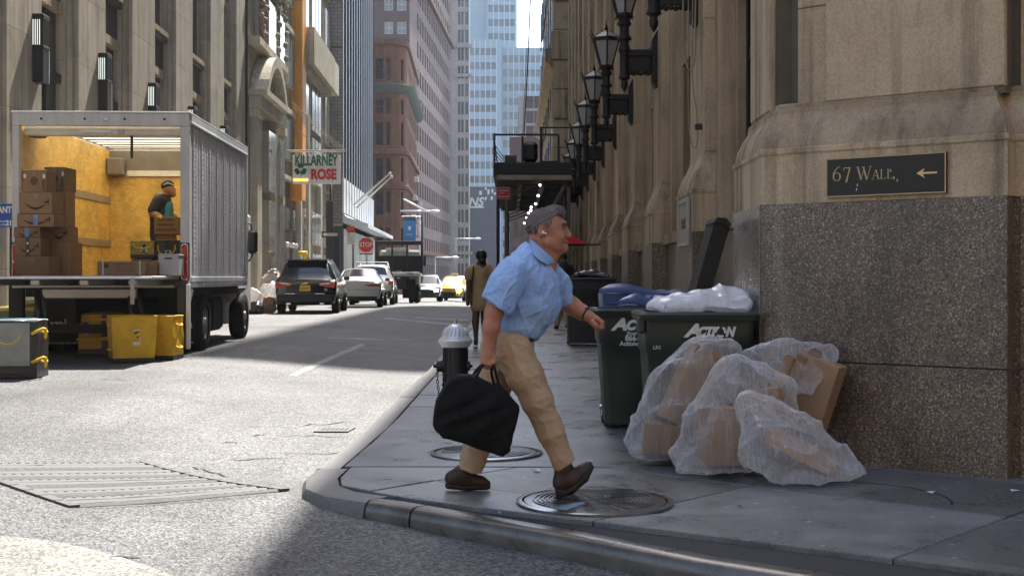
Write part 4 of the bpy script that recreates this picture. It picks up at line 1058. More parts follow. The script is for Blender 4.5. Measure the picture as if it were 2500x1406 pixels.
# wall sconces, one per pier
def make_sconce():
    t = thing('wall_sconce', 'x', 'wall lamp', (0, 0, 0), 0, 'tall fluted wall sconces on the left piers')
    MB().bbox(-.03, .22, -.2, .2, 5.38, 6.12, .015).build('shade', 'bronze_dark', t)
    MB().bbox(-.03, .23, -.21, .21, 6.70, 6.82, .015).build('cap', 'bronze_dark', t)
    MB().bbox(-.03, .235, -.21, .21, 6.10, 6.16, .012).build('band', 'bronze_dark', t)
    MB().bbox(-.03, .19, -.18, .18, 6.16, 6.70, .01).build('diffuser', 'sconce_light', t)
    for k in range(7):
        MB().box(.185, .225, -.2+.06*k, -.175+.06*k, 6.161, 6.699).build('bar', 'bronze_dark', t)
        MB().box(-.02+.045*k if k < 5 else .2, .0+.045*k if k < 5 else .21, -.205, -.182, 6.161, 6.699).build('bar', 'bronze_dark', t)
    MB().box(.221, .228, .17, .2, 5.4, 6.1).build('edge_strip', 'aluminium', t)
    return t
sc0 = make_sconce(); scl = ['fluted bronze wall sconce nearest the camera, high on the leftmost pier', 'fluted bronze wall sconce over the box truck roof, second from the left', 'fluted bronze wall sconce third from the left, half hidden by the truck roof', 'fluted bronze wall sconce just clearing the truck roof, fourth from the left', 'farthest fluted bronze wall sconce, by the truck\'s front top corner']
for k in range(5):
    o = sc0 if k == 0 else copy_tree(sc0)
    y = 28.35+5.05*k-.55; q = LP([26.65, 31.4, 36.25, 41.3, 46.6][k]+.65, 0); o.location = (q.x, q.y, 0); o.rotation_euler = (0, 0, .0286); o['label'] = scl[k]
# shop front and blue sign left of the truck
sp = thing('restaurant_sign', 'blue restaurant sign board with white letters at the left edge, beside the truck', 'sign', (*LP(23, .3), 1.8))
y0_ = 22.0; X_ = LB(y0_)+1.5
def sgp(px, py, y): return W(px, py, y)
a_, b_ = W(-60, 555, 24.5), W(30, 497, 24.5)
MB().bbox(a_.x, b_.x, 24.5, 24.56, a_.z, b_.z, .01).build('board', 'sign_blue', sp, world=True)
inv = root_mw(sp).inverted()
text_mesh('RESTAURANT', .17, 'white_print', sp, inv @ face_mw((W(28, 513, 24.49).x, 24.494, W(28, 513, 24.49).z)), .003, .006, .75, 0, 'RIGHT')
text_mesh('21', .13, 'white_print', sp, inv @ face_mw((W(29, 545, 24.49).x, 24.494, W(29, 545, 24.49).z)), .003, .006, .9, 0, 'RIGHT')
text_mesh('MERIDIAN', .055, 'white_print', sp, inv @ face_mw((W(16, 541, 24.49).x, 24.494, W(16, 541, 24.49).z)), .002, .0, .9, 0, 'RIGHT')
text_mesh('MALL LEVEL', .05, 'white_print', sp, inv @ face_mw((W(16, 549, 24.49).x, 24.494, W(16, 549, 24.49).z)), .002, .0, .9, 0, 'RIGHT')
for xx in (a_.x+.1, b_.x-.06): MB().box(xx-.02, xx+.02, 24.57, 24.61, left_z(0, 24.5), a_.z).build('post', 'pole_black', sp, world=True)
hd = thing('shop_hoarding', 'pale panelled hoarding on the far pavement behind the truck', 'hoarding', (*LP(26, 1.2), .2))
for k in range(7):
    a, b = W(-70+52*k, 700, 26.2).x, W(-20+52*k, 700, 26.2).x
    MB().bbox(a, b-.02, 26.2, 26.26, left_z(0, 26), 1.95 if k < 2 else 1.35, .01).build('panel', 'white_paint' if k % 2 else 'green_pale', hd, world=True)
# --- ornate stone building with arched pediment over its door
ob = thing('ornate_stone_building', 'carved stone building front with round pediment over its entrance', 'building', (*LP(57, -3), .2))
def lfac(root, ya, yb, z0, z1, cols, rows, depth, wall, pane, frame=None, **kw):
    p = LP(yb); return facade(root, (p.x, p.y), -EL, yb-ya, z0, z1, cols, rows, depth, wall, pane, frame, **kw)
lbox(ob, 'core', 52.8, 60.8, -9, -.6, 0, 26, 'limestone_dirty')
def lf_cols(yb, lst): return [(yb-b, yb-a) for a, b in lst]
lfac(ob, 52.75, 60.8, .0, 24, lf_cols(60.8, [(55.4, 57.4), (58.6, 60.0)]), [(.4, 4.6), (5.0, 7.6), (11.2, 13.2), (14.5, 17)], .45, 'limestone_grey', 'glass_dark', 'bronze_dark', fr=.1, bars=(1, 1))
for a, b in ((53.1, 54.2), (57.9, 58.5), (60.2, 60.7)):
    lbox(ob, 'pilaster', a, b, .02, .35, .1, 7.9, 'limestone_grey'); lbox(ob, 'capital', a-.1, b+.1, .02, .45, 7.905, 8.25, 'limestone_cream')
lbox(ob, 'entablature', 52.9, 58.8, .02, .55, 8.26, 8.75, 'limestone_grey'); lbox(ob, 'entablature', 52.8, 58.9, .02, .8, 8.755, 9.0, 'limestone_cream')
arc = [(53.1+5.6*k/16, 9.005+1.75*math.sin(math.pi*k/16)**.8) for k in range(17)]
arc2 = [(53.55+4.7*k/16, 9.01+1.3*math.sin(math.pi*k/16)**.8) for k in range(17)]
mb = MB()
for k in range(16):
    q = [arc[k], arc[k+1], arc2[k+1], arc2[k]]
    mb.prism([Vector((*LP(y, .03), z)) for y, z in q], Vector((.75, .02, 0)))
mb.build('pediment_arch', 'limestone_cream', ob, world=True)
MB().prism([Vector((*LP(y, .03), z)) for y, z in arc2], Vector((.25, .007, 0))).build('pediment_panel', 'limestone_dirty', ob, world=True)
mb = MB()
for k in range(26):
    a = random.uniform(.3, 2.8); r = random.uniform(.2, 1.0); q = LP(55.9+1.5*r*math.cos(a), .33); mb.ball((q.x, q.y, 9.2+.9*r*math.sin(a)), (.12, .16, .16), 7, 5)
mb.build('carved_relief', 'limestone_dirty', ob, True, world=True)
lbox(ob, 'belt_course', 52.75, 60.8, .02, .5, 10.85, 11.15, 'limestone_cream')
for yc in (54.6, 58.1, 60.4):
    lbox(ob, 'upper_pilaster', yc-.35, yc+.35, .02, .22, 11.16, 16, 'limestone_grey')
    mb = MB()
    for k in range(14):
        q = LP(yc+.28*math.sin(k*1.3), .32+.1*math.cos(k*2.1)); mb.ball((q.x, q.y, 11.5+.2*k), (.16, .2, .17), 7, 5)
    mb.build('carved_festoon', 'limestone_dirty', ob, True, world=True)
mb = MB()
for (ya, za, yb, zb) in ((54.8, 15.6, 58, 13.6), (58.4, 15.2, 60.6, 14.2)):
    mb.prism([Vector((*LP(ya, .05), za)), Vector((*LP(yb, .05), zb)), Vector((*LP(yb, .05), zb+.35)), Vector((*LP(ya, .05), za+.35))], Vector((.5, 0, 0)))
mb.build('raking_cornice', 'limestone_cream', ob, world=True)
# --- narrow pub building, orange pilaster, dark brick ground floor
pb = thing('narrow_pub_building', 'narrow pale green painted brick building with tall orange pilaster', 'building', (*LP(63, -3), .2))
lbox(pb, 'core', 60.85, 66.5, -9, -.6, 0, 26, 'green_pale')
lfac(pb, 60.82, 66.5, 6.2, 24, lf_cols(66.5, [(61.3, 62.5), (63.0, 64.2)]), [(7.0, 9.0), (10.6, 13), (14.6, 17)], .3, 'brick_green', 'green_dark_panel', 'white_paint', fr=.1, bars=(0, 4))
lfac(pb, 60.82, 66.5, 0, 6.0, lf_cols(66.5, [(61.2, 62.6), (63.6, 64.6)]), [(.3, 3.0), (3.6, 4.6)], .3, 'brick_dark', 'glass_dark', 'bronze_dark', fr=.08)
lbox(pb, 'sill_band', 60.8, 66.5, -.1, .3, 6.0, 6.2, 'limestone_cream')
for k, z in enumerate((9.2, 13.2)): lbox(pb, 'sill_band', 60.85, 64.5, .01, .35, z, z+.25, 'limestone_cream')
lbox(pb, 'orange_pilaster', 65.0, 66.45, .02, .60, 6.25, 24, 'orange_paint')
lbox(pb, 'pilaster_foot', 64.7, 66.3, .02, .6, 5.2, 6.24, 'orange_paint'); lbox(pb, 'pipe', 65.1, 65.4, .76, .9, .2, 9.5, 'limestone_cream')
for k, y in enumerate((61.6, 62.6, 63.6, 64.6)):
    q = LP(y, .32); MB().tube([(q.x-.3, q.y, 2.95), (q.x, q.y, 3.0)], .02, 5).build('globe_arm', 'pole_black', pb, world=True); MB().ball((q.x, q.y, 2.85), .13, 10, 7).build('globe_lamp', 'white_lens', pb, True, world=True)
# pub sign: hanging board, bracket and stays
ks = thing('pub_sign', 'white hanging pub sign reading KILLARNEY ROSE with a green shamrock', 'sign', (W(771, 450, 58).x, 58, W(771, 450, 58).z))
a_, b_ = W(714, 449, 58), W(831, 379, 58)
MB().bbox(a_.x, b_.x, 58, 58.14, a_.z, b_.z, .015).build('board', 'sign_white', ks, world=True)
for k in range(1, 6):
    x = a_.x+(b_.x-a_.x)*k/6; MB().box(x-.006, x+.006, 57.994, 57.999, a_.z+.02, b_.z-.02).build('seam', 'limestone_cream', ks, world=True)
inv = root_mw(ks).inverted(); px1 = 58/F
text_mesh('KILLARNEY', .66, 'sign_green', ks, inv @ face_mw((W(772, 392, 58).x, 57.985, W(772, 393, 58).z)), .012, .022, .575)
text_mesh('ROSE', .62, 'sign_red', ks, inv @ face_mw((W(790, 426, 58).x, 57.985, W(790, 427, 58).z)), .012, .03, .78)
sc = W(734, 416, 58); mb = MB()
for a in (90, 210, 330):
    a = math.radians(a); cx, cz = sc.x+.12*math.cos(a), sc.z+.03+.12*math.sin(a)
    for s_ in (-.45, .45):
        ex, ez = cx+.07*math.cos(a+s_*1.6), cz+.07*math.sin(a+s_*1.6); mb.lathe([(.105, 57.975), (.105, 57.998)], (ex, 0, ez), 14, 'y')
mb.prism([(sc.x-.015, 57.976, sc.z), (sc.x+.02, 57.976, sc.z), (sc.x+.05, 57.976, sc.z-.25), (sc.x+.02, 57.976, sc.z-.26)], (0, .02, 0))
mb.build('shamrock', 'sign_green', ks, world=True)
q0, q1 = W(716, 443, 58), W(753, 436, 58); MB().box(q0.x, q1.x, 57.985, 57.998, q0.z, q1.z).build('orange_panel', 'neon_orange', ks, world=True)
zt_ = W(771, 369, 58).z
MB().tube([(W(706, 366, 58).x-.1, 58.07, zt_), (W(842, 369, 58).x, 58.07, zt_)], .05, 8).build('bracket_bar', 'limestone_cream', ks, world=True)
for px in (722, 824): p = W(px, 379, 58); MB().tube([(p.x, 58.07, zt_), (p.x, 58.07, p.z)], .018, 5).build('hanger', 'limestone_cream', ks, world=True)
for (p0, p1) in (((712, 248), (828, 368)), ((715, 262), (838, 368)), ((713, 300), (776, 368)), ((712, 250), (842, 366))):
    a, b = W(*p0, 58.6), W(*p1, 58.07); MB().tube([a, b], .014, 5).build('stay', 'limestone_cream', ks, world=True)
# --- beige office block with number 76
be = thing('beige_office_block', 'beige office block numbered 76 with projecting stone ledge and pale pilaster strips', 'building', (*LP(73, -3), .2))
lbox(be, 'core', 66.6, 81.8, -9, -.6, 0, 30, 'limestone_dirty')
lfac(be, 66.6, 81.8, .0, 30, lf_cols(81.8, [(67.6, 69.4), (70.9, 72.0), (72.3, 73.4), (73.7, 74.8), (77.2, 78.5), (79.2, 80.6)]), [(.3, 2.6), (3.1, 4.9), (6.5, 9.0), (9.4, 12.2), (14.6, 17.4), (18.4, 21.5)], .35, 'limestone_cream', 'glass_dark', 'bronze_dark', fr=.1, bars=(1, 1))
for a, b in ((66.65, 67.2), (70.0, 70.6), (75.3, 76.1), (81.0, 81.7)): lbox(be, 'pilaster_strip', a, b, .02, .3, .1, 11.9, 'limestone_pale')
lbox(be, 'ledge', 66.6, 76.5, .02, 1.0, 12.3, 14.2, 'limestone_cream'); lbox(be, 'ledge_lip', 66.6, 76.5, .02, .75, 11.95, 12.295, 'limestone_grey'); lbox(be, 'ledge', 76.51, 78.6, .02, 1.0, 12.3, 14.1, 'green_pale')
for k in range(9): lbox(be, 'louvre_blade', 70.9, 74.8, .01, .12, 3.15+.19*k, 3.26+.19*k, 'bronze_dark')
p76 = thing('number_plaque', 'small dark plaque with the house number 76 above a doorway', 'plaque', W(742, 590, 68))
a_, b_ = W(733, 594, 68), W(756, 571, 68); MB().bbox(a_.x, b_.x, 68, 68.05, a_.z, b_.z, .006).build('plate', 'plaque_stone', p76, world=True)
text_mesh('76', .36, 'white_print', p76, root_mw(p76).inverted() @ face_mw((W(743, 583, 68).x, 67.995, W(743, 583, 68).z)), .003, .006)
# --- grey brick tower with white fins
tw = thing('fin_tower', 'dark glass tower with thin white vertical fins and a grey brick side wall', 'tower', (-12, 90, 0))
TX = lambda y: -10.75-.0286*(y-82)
facade(tw, (-16, 82), (1, 0), 16-10.75, 4.6, 60, [], [], .2, 'brick_grey', 'glass_dark')
facade(tw, (-16, 82.02), (1, 0), 16-10.75, -1, 4.6, [(3.9, 5.0)], [(0, 3.9)], .2, 'green_dark_panel', 'glass_dark', wallname='base_panel')
MB().box(-16, -10.77, 81.95, 82.0, 4.55, 4.7).build('band', 'limestone_cream', tw, world=True); MB().box(-16, -10.77, 81.96, 82.0, 15.85, 15.95).build('band', 'brick_purple', tw, world=True)
prism_plan([(TX(82)-.02, 82.03), (TX(107)-.02, 107), (-30, 107), (-30, 82.03)], -1, 60).build('glass_core', 'tower_black', tw, world=True)
for k in range(13):
    y = 82.3+1.9*k; x = TX(y)
    MB().box(x-.015, x+.022, y-.06, y+.06, 7.6, 60).build('fin', 'fin_white', tw, world=True)
    MB().box(x-.015, x+.09, y-.45, y+.45, 5.4, 7.595).build('fin_foot', 'fin_white', tw, world=True)
MB().prism([(TX(82), 82, 5.35), (TX(82)+.3, 82, 5.1), (TX(82)+1.6, 82, 4.7), (TX(82)+1.6, 82, 4.45), (TX(82), 82, 4.75)], Vector((-.0286*25, 25, 0))).build('canopy', 'fin_white', tw, world=True)
for k in range(12): 
    y = 82.3+2.05*k; MB().box(TX(y)-.03, TX(y)+.03, y, y+1.95, -.4, 4.4).build('shop_glass', 'glass_blue_pale', tw, world=True)
for k, (p0, p1) in enumerate((((865, 500), (952, 424)), ((873, 507), (956, 432)))):
    fp = thing('flagpole', ('upper bare white flagpole slanting from the fin tower', 'lower bare white flagpole slanting from the fin tower')[k], 'flagpole', W(*p0, 88+1.5*k), 0, 'flagpoles on the fin tower')
    a, b = W(*p0, 88+1.5*k), W(*p1, 86+1.5*k); MB().tube([a, b], [.09, .05], 8).build('pole', 'white_paint', fp, True, world=True); MB().ball(b, .11, 8, 6).build('ball_finial', 'white_paint', fp, True, world=True)
    MB().tube([a+Vector((-.5, 0, .25)), a], .06, 6).build('bracket', 'white_paint', fp, world=True)
# ================================================================ FAR BUILDINGS
bs = thing('brownstone_building', 'reddish brownstone corner building with rounded corner and green copper cornice', 'building', (-12, 122, -.4))
# rounded corner: facets
Yb = 122; xL = W(880, 0, Yb).x; xc = W(938, 0, Yb).x
facade(bs, (xL, Yb), (1, 0), xc-xL, -1, 23.2, [(1.35+1.9*k, 2.15+1.9*k) for k in range(1)], [(.2, 3), (4.2, 6), (7.2, 9.4), (10.4, 12.6), (13.8, 16), (16.8, 18.2), (20, 22)], .3, 'brownstone', 'glass_dark', 'brownstone', fr=.08, bars=(0, 1))
Rr = 2.0; cen = Vector((xc, Yb+Rr)); pr = None
for k in range(4):
    a0, a1 = math.radians(-90+22.5*k), math.radians(-90+22.5*(k+1)); p0 = cen+Vector((math.cos(a0), math.sin(a0)))*Rr; p1 = cen+Vector((math.cos(a1), math.sin(a1)))*Rr; w = (p1-p0).length
    facade(bs, p0, p1-p0, w, -1, 23.2, [(.2, w-.2)] if k in (0, 2) else [], [(4.2, 6), (7.2, 9.4), (10.4, 12.6), (13.8, 16), (16.8, 18.2), (20, 22)] if k in (0, 2) else [], .2, 'brownstone', 'glass_dark')
facade(bs, (xc+Rr, Yb+Rr), (-.03, 1), 22, -1, 23.2, [(1.2+2.6*k, 2.3+2.6*k) for k in range(8)], [(.2, 3), (4.2, 6), (7.2, 9.4), (10.4, 12.6), (13.8, 16), (16.8, 18.2), (20, 22)], .3, 'brownstone', 'glass_dark', 'brownstone', fr=.08)
bl = [(xL, Yb), (xc, Yb)]+[tuple(cen+Vector((math.cos(math.radians(-90+15*k)), math.sin(math.radians(-90+15*k))))*Rr) for k in range(1, 7)]+[(xc+Rr-.6, Yb+Rr+22)]
for nm, prof, mat in (('cornice', [(0, 18.7), (.25, 18.8), (.7, 19.2), (.8, 19.5), (0, 19.7)], 'copper_green'), ('roof_parapet', [(0, 23.2), (.25, 23.3), (.25, 23.8), (-.3, 23.9)], 'brownstone'),
                      ('belt_course', [(0, 9.6), (.25, 9.7), (.25, 10.0), (0, 10.1)], 'brownstone'), ('belt_course', [(0, 3.2), (.3, 3.3), (.3, 3.8), (0, 3.9)], 'brownstone'), ('belt_course', [(0, 12.9), (.3, 13), (.3, 13.4), (0, 13.5)], 'brownstone')):
    sweep(MB(), bl, prof).build(nm, mat, bs, 40, world=True)
prism_plan([(xL, Yb+.5), (xc+1, Yb+.5), (xc+Rr-.5, Yb+Rr), (xc+Rr-1.3, Yb+24), (xL, Yb+24)], -1, 23).build('core', 'brownstone', bs, world=True)
for k in range(7):
    q = Vector((xc+Rr+.2-.03*3*k, Yb+Rr+2+3*k)); MB().bbox(q.x-.1, q.x+.35, q.y, q.y+.6, 5+2.1*(k % 4), 5.5+2.1*(k % 4), .03).build('air_conditioner', 'white_paint', bs, world=True)
# tall purple brick block with painted lettering
bp = thing('purple_brick_block', 'tall dark purple-brown brick block with faded painted lettering on its blank wall', 'building', (-14, 150, -.5))
Yp = 150; xa, xb = W(870, 0, Yp).x, W(1000, 0, Yp).x; s_ = Yp/F
def zrow(py0, py1, Y): return (HC-(py1-YH)/F*Y, HC-(py0-YH)/F*Y)
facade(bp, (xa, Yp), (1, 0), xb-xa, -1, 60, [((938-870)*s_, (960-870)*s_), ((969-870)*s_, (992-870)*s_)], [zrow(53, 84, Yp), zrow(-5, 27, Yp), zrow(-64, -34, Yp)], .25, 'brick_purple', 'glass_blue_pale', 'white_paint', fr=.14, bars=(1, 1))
inv = root_mw(bp).inverted()
for i, (tx, py) in enumerate((('FOR', 186), ('SAMSON', 203), ('RENT', 222), ('OFFICES', 240), ('BROKER', 257), ('12000', 274))):
    text_mesh(tx, .75, 'plaque_stone', bp, inv @ face_mw((W(1017, py, Yp+.0).x-2.9*0, Yp+.0-.02, W(1017, py, Yp).z)), .004, .01, .62) if False else None
xd = W(1103, 0, 205).x
dirp = Vector((xd-xb, 205-Yp)); Lp = dirp.length
ncol = 16
facade(bp, (xb, Yp), dirp, Lp, -1, 60, [(7.5+2.8*k, 9.0+2.8*k) for k in range(ncol)], [(1.0+3.4*k, 3.0+3.4*k) for k in range(15)], .3, 'brick_purple', 'glass_dark', None)
prism_plan([(xa, Yp+.6), (xb-.4, Yp+.6), (xd-.6, 205), (xa, 205)], -1, 59).build('core', 'brick_purple', bp, world=True)
d3 = Vector((dirp.x, dirp.y, 0)).normalized(); nrm = Vector((d3.y, -d3.x, 0))
for i, (tx, pz) in enumerate((('FOR', 24.6), ('SAMSON', 23.7), ('BROTHERS', 22.6), ('OFFICE', 21.6), ('SQUARE', 20.6), ('LOFTS', 19.7))):
    text_mesh(tx, .85, 'plaque_stone', bp, inv @ face_mw((xb+d3.x*3.6+nrm.x*.02, Yp+d3.y*3.6+nrm.y*.02, pz), (d3.x, d3.y, 0)), .004, .01, 1.0)
for z in (4.2, 37.5, 48): 
    MB().prism([(xb, Yp, z), (xb+nrm.x*.5, Yp+nrm.y*.5, z), (xb+nrm.x*.5, Yp+nrm.y*.5, z+.5), (xb, Yp, z+.5)], Vector((dirp.x, dirp.y, 0))).build('belt_course', 'brownstone', bp, world=True)
# pale stone block further on
pl = thing('pale_stone_block', 'pale grey stone office block with paired narrow windows beyond the purple brick block', 'building', (-9, 215, -.5))
Yq = 212; x0, x1 = W(1088, 0, Yq).x, W(1146, 0, Yq).x; sq = Yq/F
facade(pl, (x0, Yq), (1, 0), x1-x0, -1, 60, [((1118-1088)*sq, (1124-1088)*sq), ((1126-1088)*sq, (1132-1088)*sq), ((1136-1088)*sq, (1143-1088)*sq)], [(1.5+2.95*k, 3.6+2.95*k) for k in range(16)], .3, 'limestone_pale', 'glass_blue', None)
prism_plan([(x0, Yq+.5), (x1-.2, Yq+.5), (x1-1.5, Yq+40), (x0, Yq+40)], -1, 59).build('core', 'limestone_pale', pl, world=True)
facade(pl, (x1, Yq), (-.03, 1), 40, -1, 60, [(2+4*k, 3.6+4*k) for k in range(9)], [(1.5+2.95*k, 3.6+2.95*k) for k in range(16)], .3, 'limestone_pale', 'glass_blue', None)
for z in (5.1, 34.2, 39): MB().box(x0, x1+.5, Yq-.5, Yq-.01, z, z+.5).build('belt_course', 'limestone_pale', pl, world=True)
# glass and panel tower closing the street: three stepped blocks, each window its own pane
def block_tower(root, pxa, pxb, pytop, Y, c0, pitch, rowpx, rowh, first, mat='panel_pale_blue', nb=10):
    a, b = W(pxa, 0, Y).x, W(pxb, 0, Y).x; s_ = Y/F; top = HC-(pytop-YH)/F*Y
    cols = []; x = c0
    while x+pitch*.86 < pxb-pxa: cols.append((x*s_, (x+pitch*.86)*s_)); x += pitch
    rows = []; py = first
    while py < 640: rows.append(zrow(py, py+rowh, Y)); py += rowpx
    rows = [r for r in rows if r[1] < top-.5]
    facade(root, (a, Y), (1, 0), b-a, -2, top, cols, rows, .22, mat, 'glass_blue', None)
    prism_plan([(a, Y+.5), (b, Y+.5), (b, Y+25), (a, Y+25)], -2, top-.1).build('core', mat, root, world=True)
    k = 0
    for c in cols:
        k += 1; x = a+c[1]+.02
        if k % 1 == 0: MB().box(x, x+.10, Y-.08, Y-.005, -1, top).build('mullion', 'fin_white', root, world=True)
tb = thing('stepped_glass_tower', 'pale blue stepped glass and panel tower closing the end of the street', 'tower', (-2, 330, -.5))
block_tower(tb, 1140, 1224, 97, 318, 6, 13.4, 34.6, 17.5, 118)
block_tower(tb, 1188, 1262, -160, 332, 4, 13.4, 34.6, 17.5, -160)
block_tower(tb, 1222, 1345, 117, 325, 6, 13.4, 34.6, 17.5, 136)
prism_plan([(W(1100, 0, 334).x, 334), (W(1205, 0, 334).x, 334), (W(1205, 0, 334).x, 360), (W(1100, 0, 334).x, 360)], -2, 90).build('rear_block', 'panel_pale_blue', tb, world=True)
sb = thing('white_brown_block', 'small pale and brown block between the glass tower and the scaffold', 'building', (W(1292, 0, 190).x, 190, -.5))
a, b = W(1266, 0, 190).x, W(1345, 0, 190).x
facade(sb, (a, 190), (1, 0), b-a, -1, HC+(YH-246)/F*190, [(1.1, 2.2), (2.3, 3.4)], [(2+2.2*k, 3.8+2.2*k) for k in range(12)], .2, 'limestone_pale', 'brick_purple', None)
prism_plan([(a, 190.3), (b, 190.3), (b, 205), (a, 205)], -1, HC+(YH-247)/F*190).build('core', 'limestone_pale', sb, world=True)
bb = thing('brown_rooftop_block', 'small brown brick roof block seen just above the scaffold deck', 'building', (W(1272, 0, 150).x, 150, -.5))
a, b = W(1244, 0, 150).x, W(1340, 0, 150).x; top = HC+(YH-335)/F*150
facade(bb, (a, 150), (1, 0), b-a, -1, top, [(.4, 1.0), (1.4, 2.0), (2.4, 3.0)], [(3+3*k, 4.8+3*k) for k in range(4)], .2, 'brick_purple', 'glass_dark', None)
prism_plan([(a, 150.3), (b, 150.3), (b, 165), (a, 165)], -1, top-.1).build('core', 'brick_purple', bb, world=True)
# navy hoarding block with the white NS emblem
nv = thing('navy_construction_block', 'dark navy construction building with white NS emblem at the end of the street', 'building', (W(1178, 0, 240).x, 240, -.5))
Yn = 240; a, b = W(1143, 0, Yn).x, W(1214, 0, Yn).x; top = HC+(YH-456)/F*Yn
facade(nv, (a, Yn), (1, 0), b-a, -1, top, [(1.5, 2.1), (3.2, 3.8)], [(1, 3.2), (4.2, 6)], .2, 'navy_panel', 'glass_dark', None)
prism_plan([(a, Yn+.3), (b, Yn+.3), (b, Yn+15), (a, Yn+15)], -1, top-.1).build('core', 'navy_panel', nv, world=True)
text_mesh("NS'", 2.3, 'white_print', nv, root_mw(nv).inverted() @ face_mw((W(1164, 494, Yn).x, Yn-.03, W(1164, 494, Yn).z)), .01, .06, .95, .25)
q0, q1 = W(1146, 508, Yn), W(1181, 504, Yn); MB().box(q0.x, q1.x, Yn-.06, Yn-.005, q0.z, q1.z).build('emblem_bar', 'white_print', nv, world=True)
for px, py, w, h in ((1170, 466, 6, 10), (1190, 463, 5, 12), (1200, 462, 4, 9), (1206, 470, 4, 6), (1198, 480, 5, 8), (1184, 458, 4, 6)):
    p = W(px, py, Yn); MB().box(p.x, p.x+w*Yn/F, Yn-.06, Yn-.005, p.z-h*Yn/F, p.z).build('emblem_block', 'white_print', nv, world=True)
# next block on the right, tall, with rough-cut stone edge
nb = thing('far_right_tower', 'tall tan stone building beyond the scaffold on the right side', 'tower', (6, 90, -.5))
prism_plan([(2.25, 68), (2.35, 98), (26, 98), (26, 68)], -1, 70).build('core', 'limestone', nb, world=True)
for k in range(15):
    for j in range(2):
        z = 5+.0+1.55*k; y0 = 68+.0*j
        MB().bbox(2.26-.12-.1*(k % 2), 3.4, 67.9-.1*(k % 2), 68.02, z, z+1.5, .05).build('quoin', 'limestone', nb, world=True) if j == 0 else MB().bbox(3.42, 5.2, 67.93, 68.02, z, z+1.5, .05).build('quoin', 'limestone', nb, world=True)
MB().prism([(2.25, 68, 12.2), (1.75, 67.6, 12.6), (1.75, 67.6, 13.2), (2.25, 68, 13.5)], (.1, 36, 0)).build('cornice', 'limestone', nb, world=True)
for k in range(8):
    for j in range(7):
        y = 71+4.1*k; MB().box(2.22, 2.30, y, y+1.6, 3+4*j, 5.6+4*j).build('window', 'glass_dark', nb, world=True)

# unseen block added behind the viewpoint to cut flat light from that side
op = thing('unseen_light_blocker', 'unseen brown stone block added across the cross street to cut flat light', 'building', (0, -30, -.1))
facade(op, (45, -24), (-1, 0), 90, -.2, 26, [(2+4.4*k, 4.4+4.4*k) for k in range(20)], [(.8, 3.4), (5, 7.5), (9, 11.5), (13, 15.5), (17, 19.5), (21, 23.5)], .3, 'limestone_dirty', 'glass_dark', None)
prism_plan([(-45, -24.6), (45, -24.6), (45, -45), (-45, -45)], -.2, 26).build('core', 'limestone_dirty', op, world=True)
# ================================================================ BOX TRUCK
TRX, TRY = -5.737, 18.0
tz = road_z(-5.2, 19)
tk = thing('box_truck', 'box truck with riveted aluminium sides, its rear door open and tail lift level', 'truck', (TRX, TRY, 0), math.atan2(.0403, 1), None, 0)
HW, BL, Z0, Z1, ZF = 1.222, 4.9, 1.13, 3.567, 1.30
def tb_(nm, x0, x1, y0, y1, z0, z1, mat, c=0, par=None):
    mb = MB().bbox(x0, x1, y0, y1, z0, z1, c) if c else MB().box(x0, x1, y0, y1, z0, z1)
    return mb.build(nm, mat, par or tk)
# rear frame
tb_('rear_post', -HW, -HW+.10, 0, .12, Z0, Z1-.18, 'box_frame', .008); tb_('rear_post', HW-.125, HW, 0, .12, Z0+.55, Z1-.18, 'box_frame', .008); tb_('rear_post', HW-.125, HW, .012, .12, Z0, Z0+.549, 'box_frame')
hdr = tb_('rear_header', -HW, HW, 0, .12, Z1-.179, Z1, 'box_frame', .01)
for x in (-.82, -.22, .33, .88): MB().lathe([(.018, -.004), (.018, .001)], (x, 0, Z1-.085), 10, 'y').build('marker_hole', 'trim_black', hdr)
MB().bbox(.04, .12, -.03, .0, Z1-.115, Z1-.065, .008).build('marker_lamp', 'white_lens', hdr)
for x0, x1, y0, y1 in ((-HW-.012, -HW+.05, -.012, BL), (HW-.05, HW+.012, -.012, BL), (-HW+.05, HW-.05, -.012, .13), (-HW+.05, HW-.05, BL-.1, BL)): tb_('roof_edge', x0, x1, y0, y1, Z1, Z1+.025, 'aluminium', .005)
# walls: plywood inside, aluminium outside
tb_('side_lining', -HW+.02, -HW+.06, .125, BL-.05, Z0+.1, Z1-.06, 'plywood'); tb_('side_lining', HW-.06, HW-.02, .125, BL-.05, Z0+.1, Z1-.06, 'plywood')
tb_('side_panel', -HW, -HW+.015, .125, BL, Z0, Z1-.005, 'aluminium')
tb_('bulkhead', -HW+.06, HW-.06, BL-.10, BL-.06, ZF, 3.05, 'plywood'); tb_('bulkhead_header', -HW+.06, HW-.06, BL-.13, BL-.06, 3.16, 3.5, 'interior_grey'); tb_('bulkhead_rail', -.85, HW-.06, BL-.15, BL-.06, 3.055, 3.155, 'tote_lid_white')
tb_('front_panel', -HW, HW, BL-.05, BL, Z0, Z1-.005, 'aluminium'); tb_('fan_box', -HW+.07, -.88, BL-.38, BL-.12, 3.06, 3.36, 'interior_grey', .02)
tb_('floor', -HW+.02, HW-.02, .01, BL-.05, Z0+.02, ZF, 'interior_grey')
for z in (1.80, 2.56): tb_('cargo_rail', -HW+.061, -HW+.085, .5, BL-.12, z, z+.13, 'track_metal', .008)
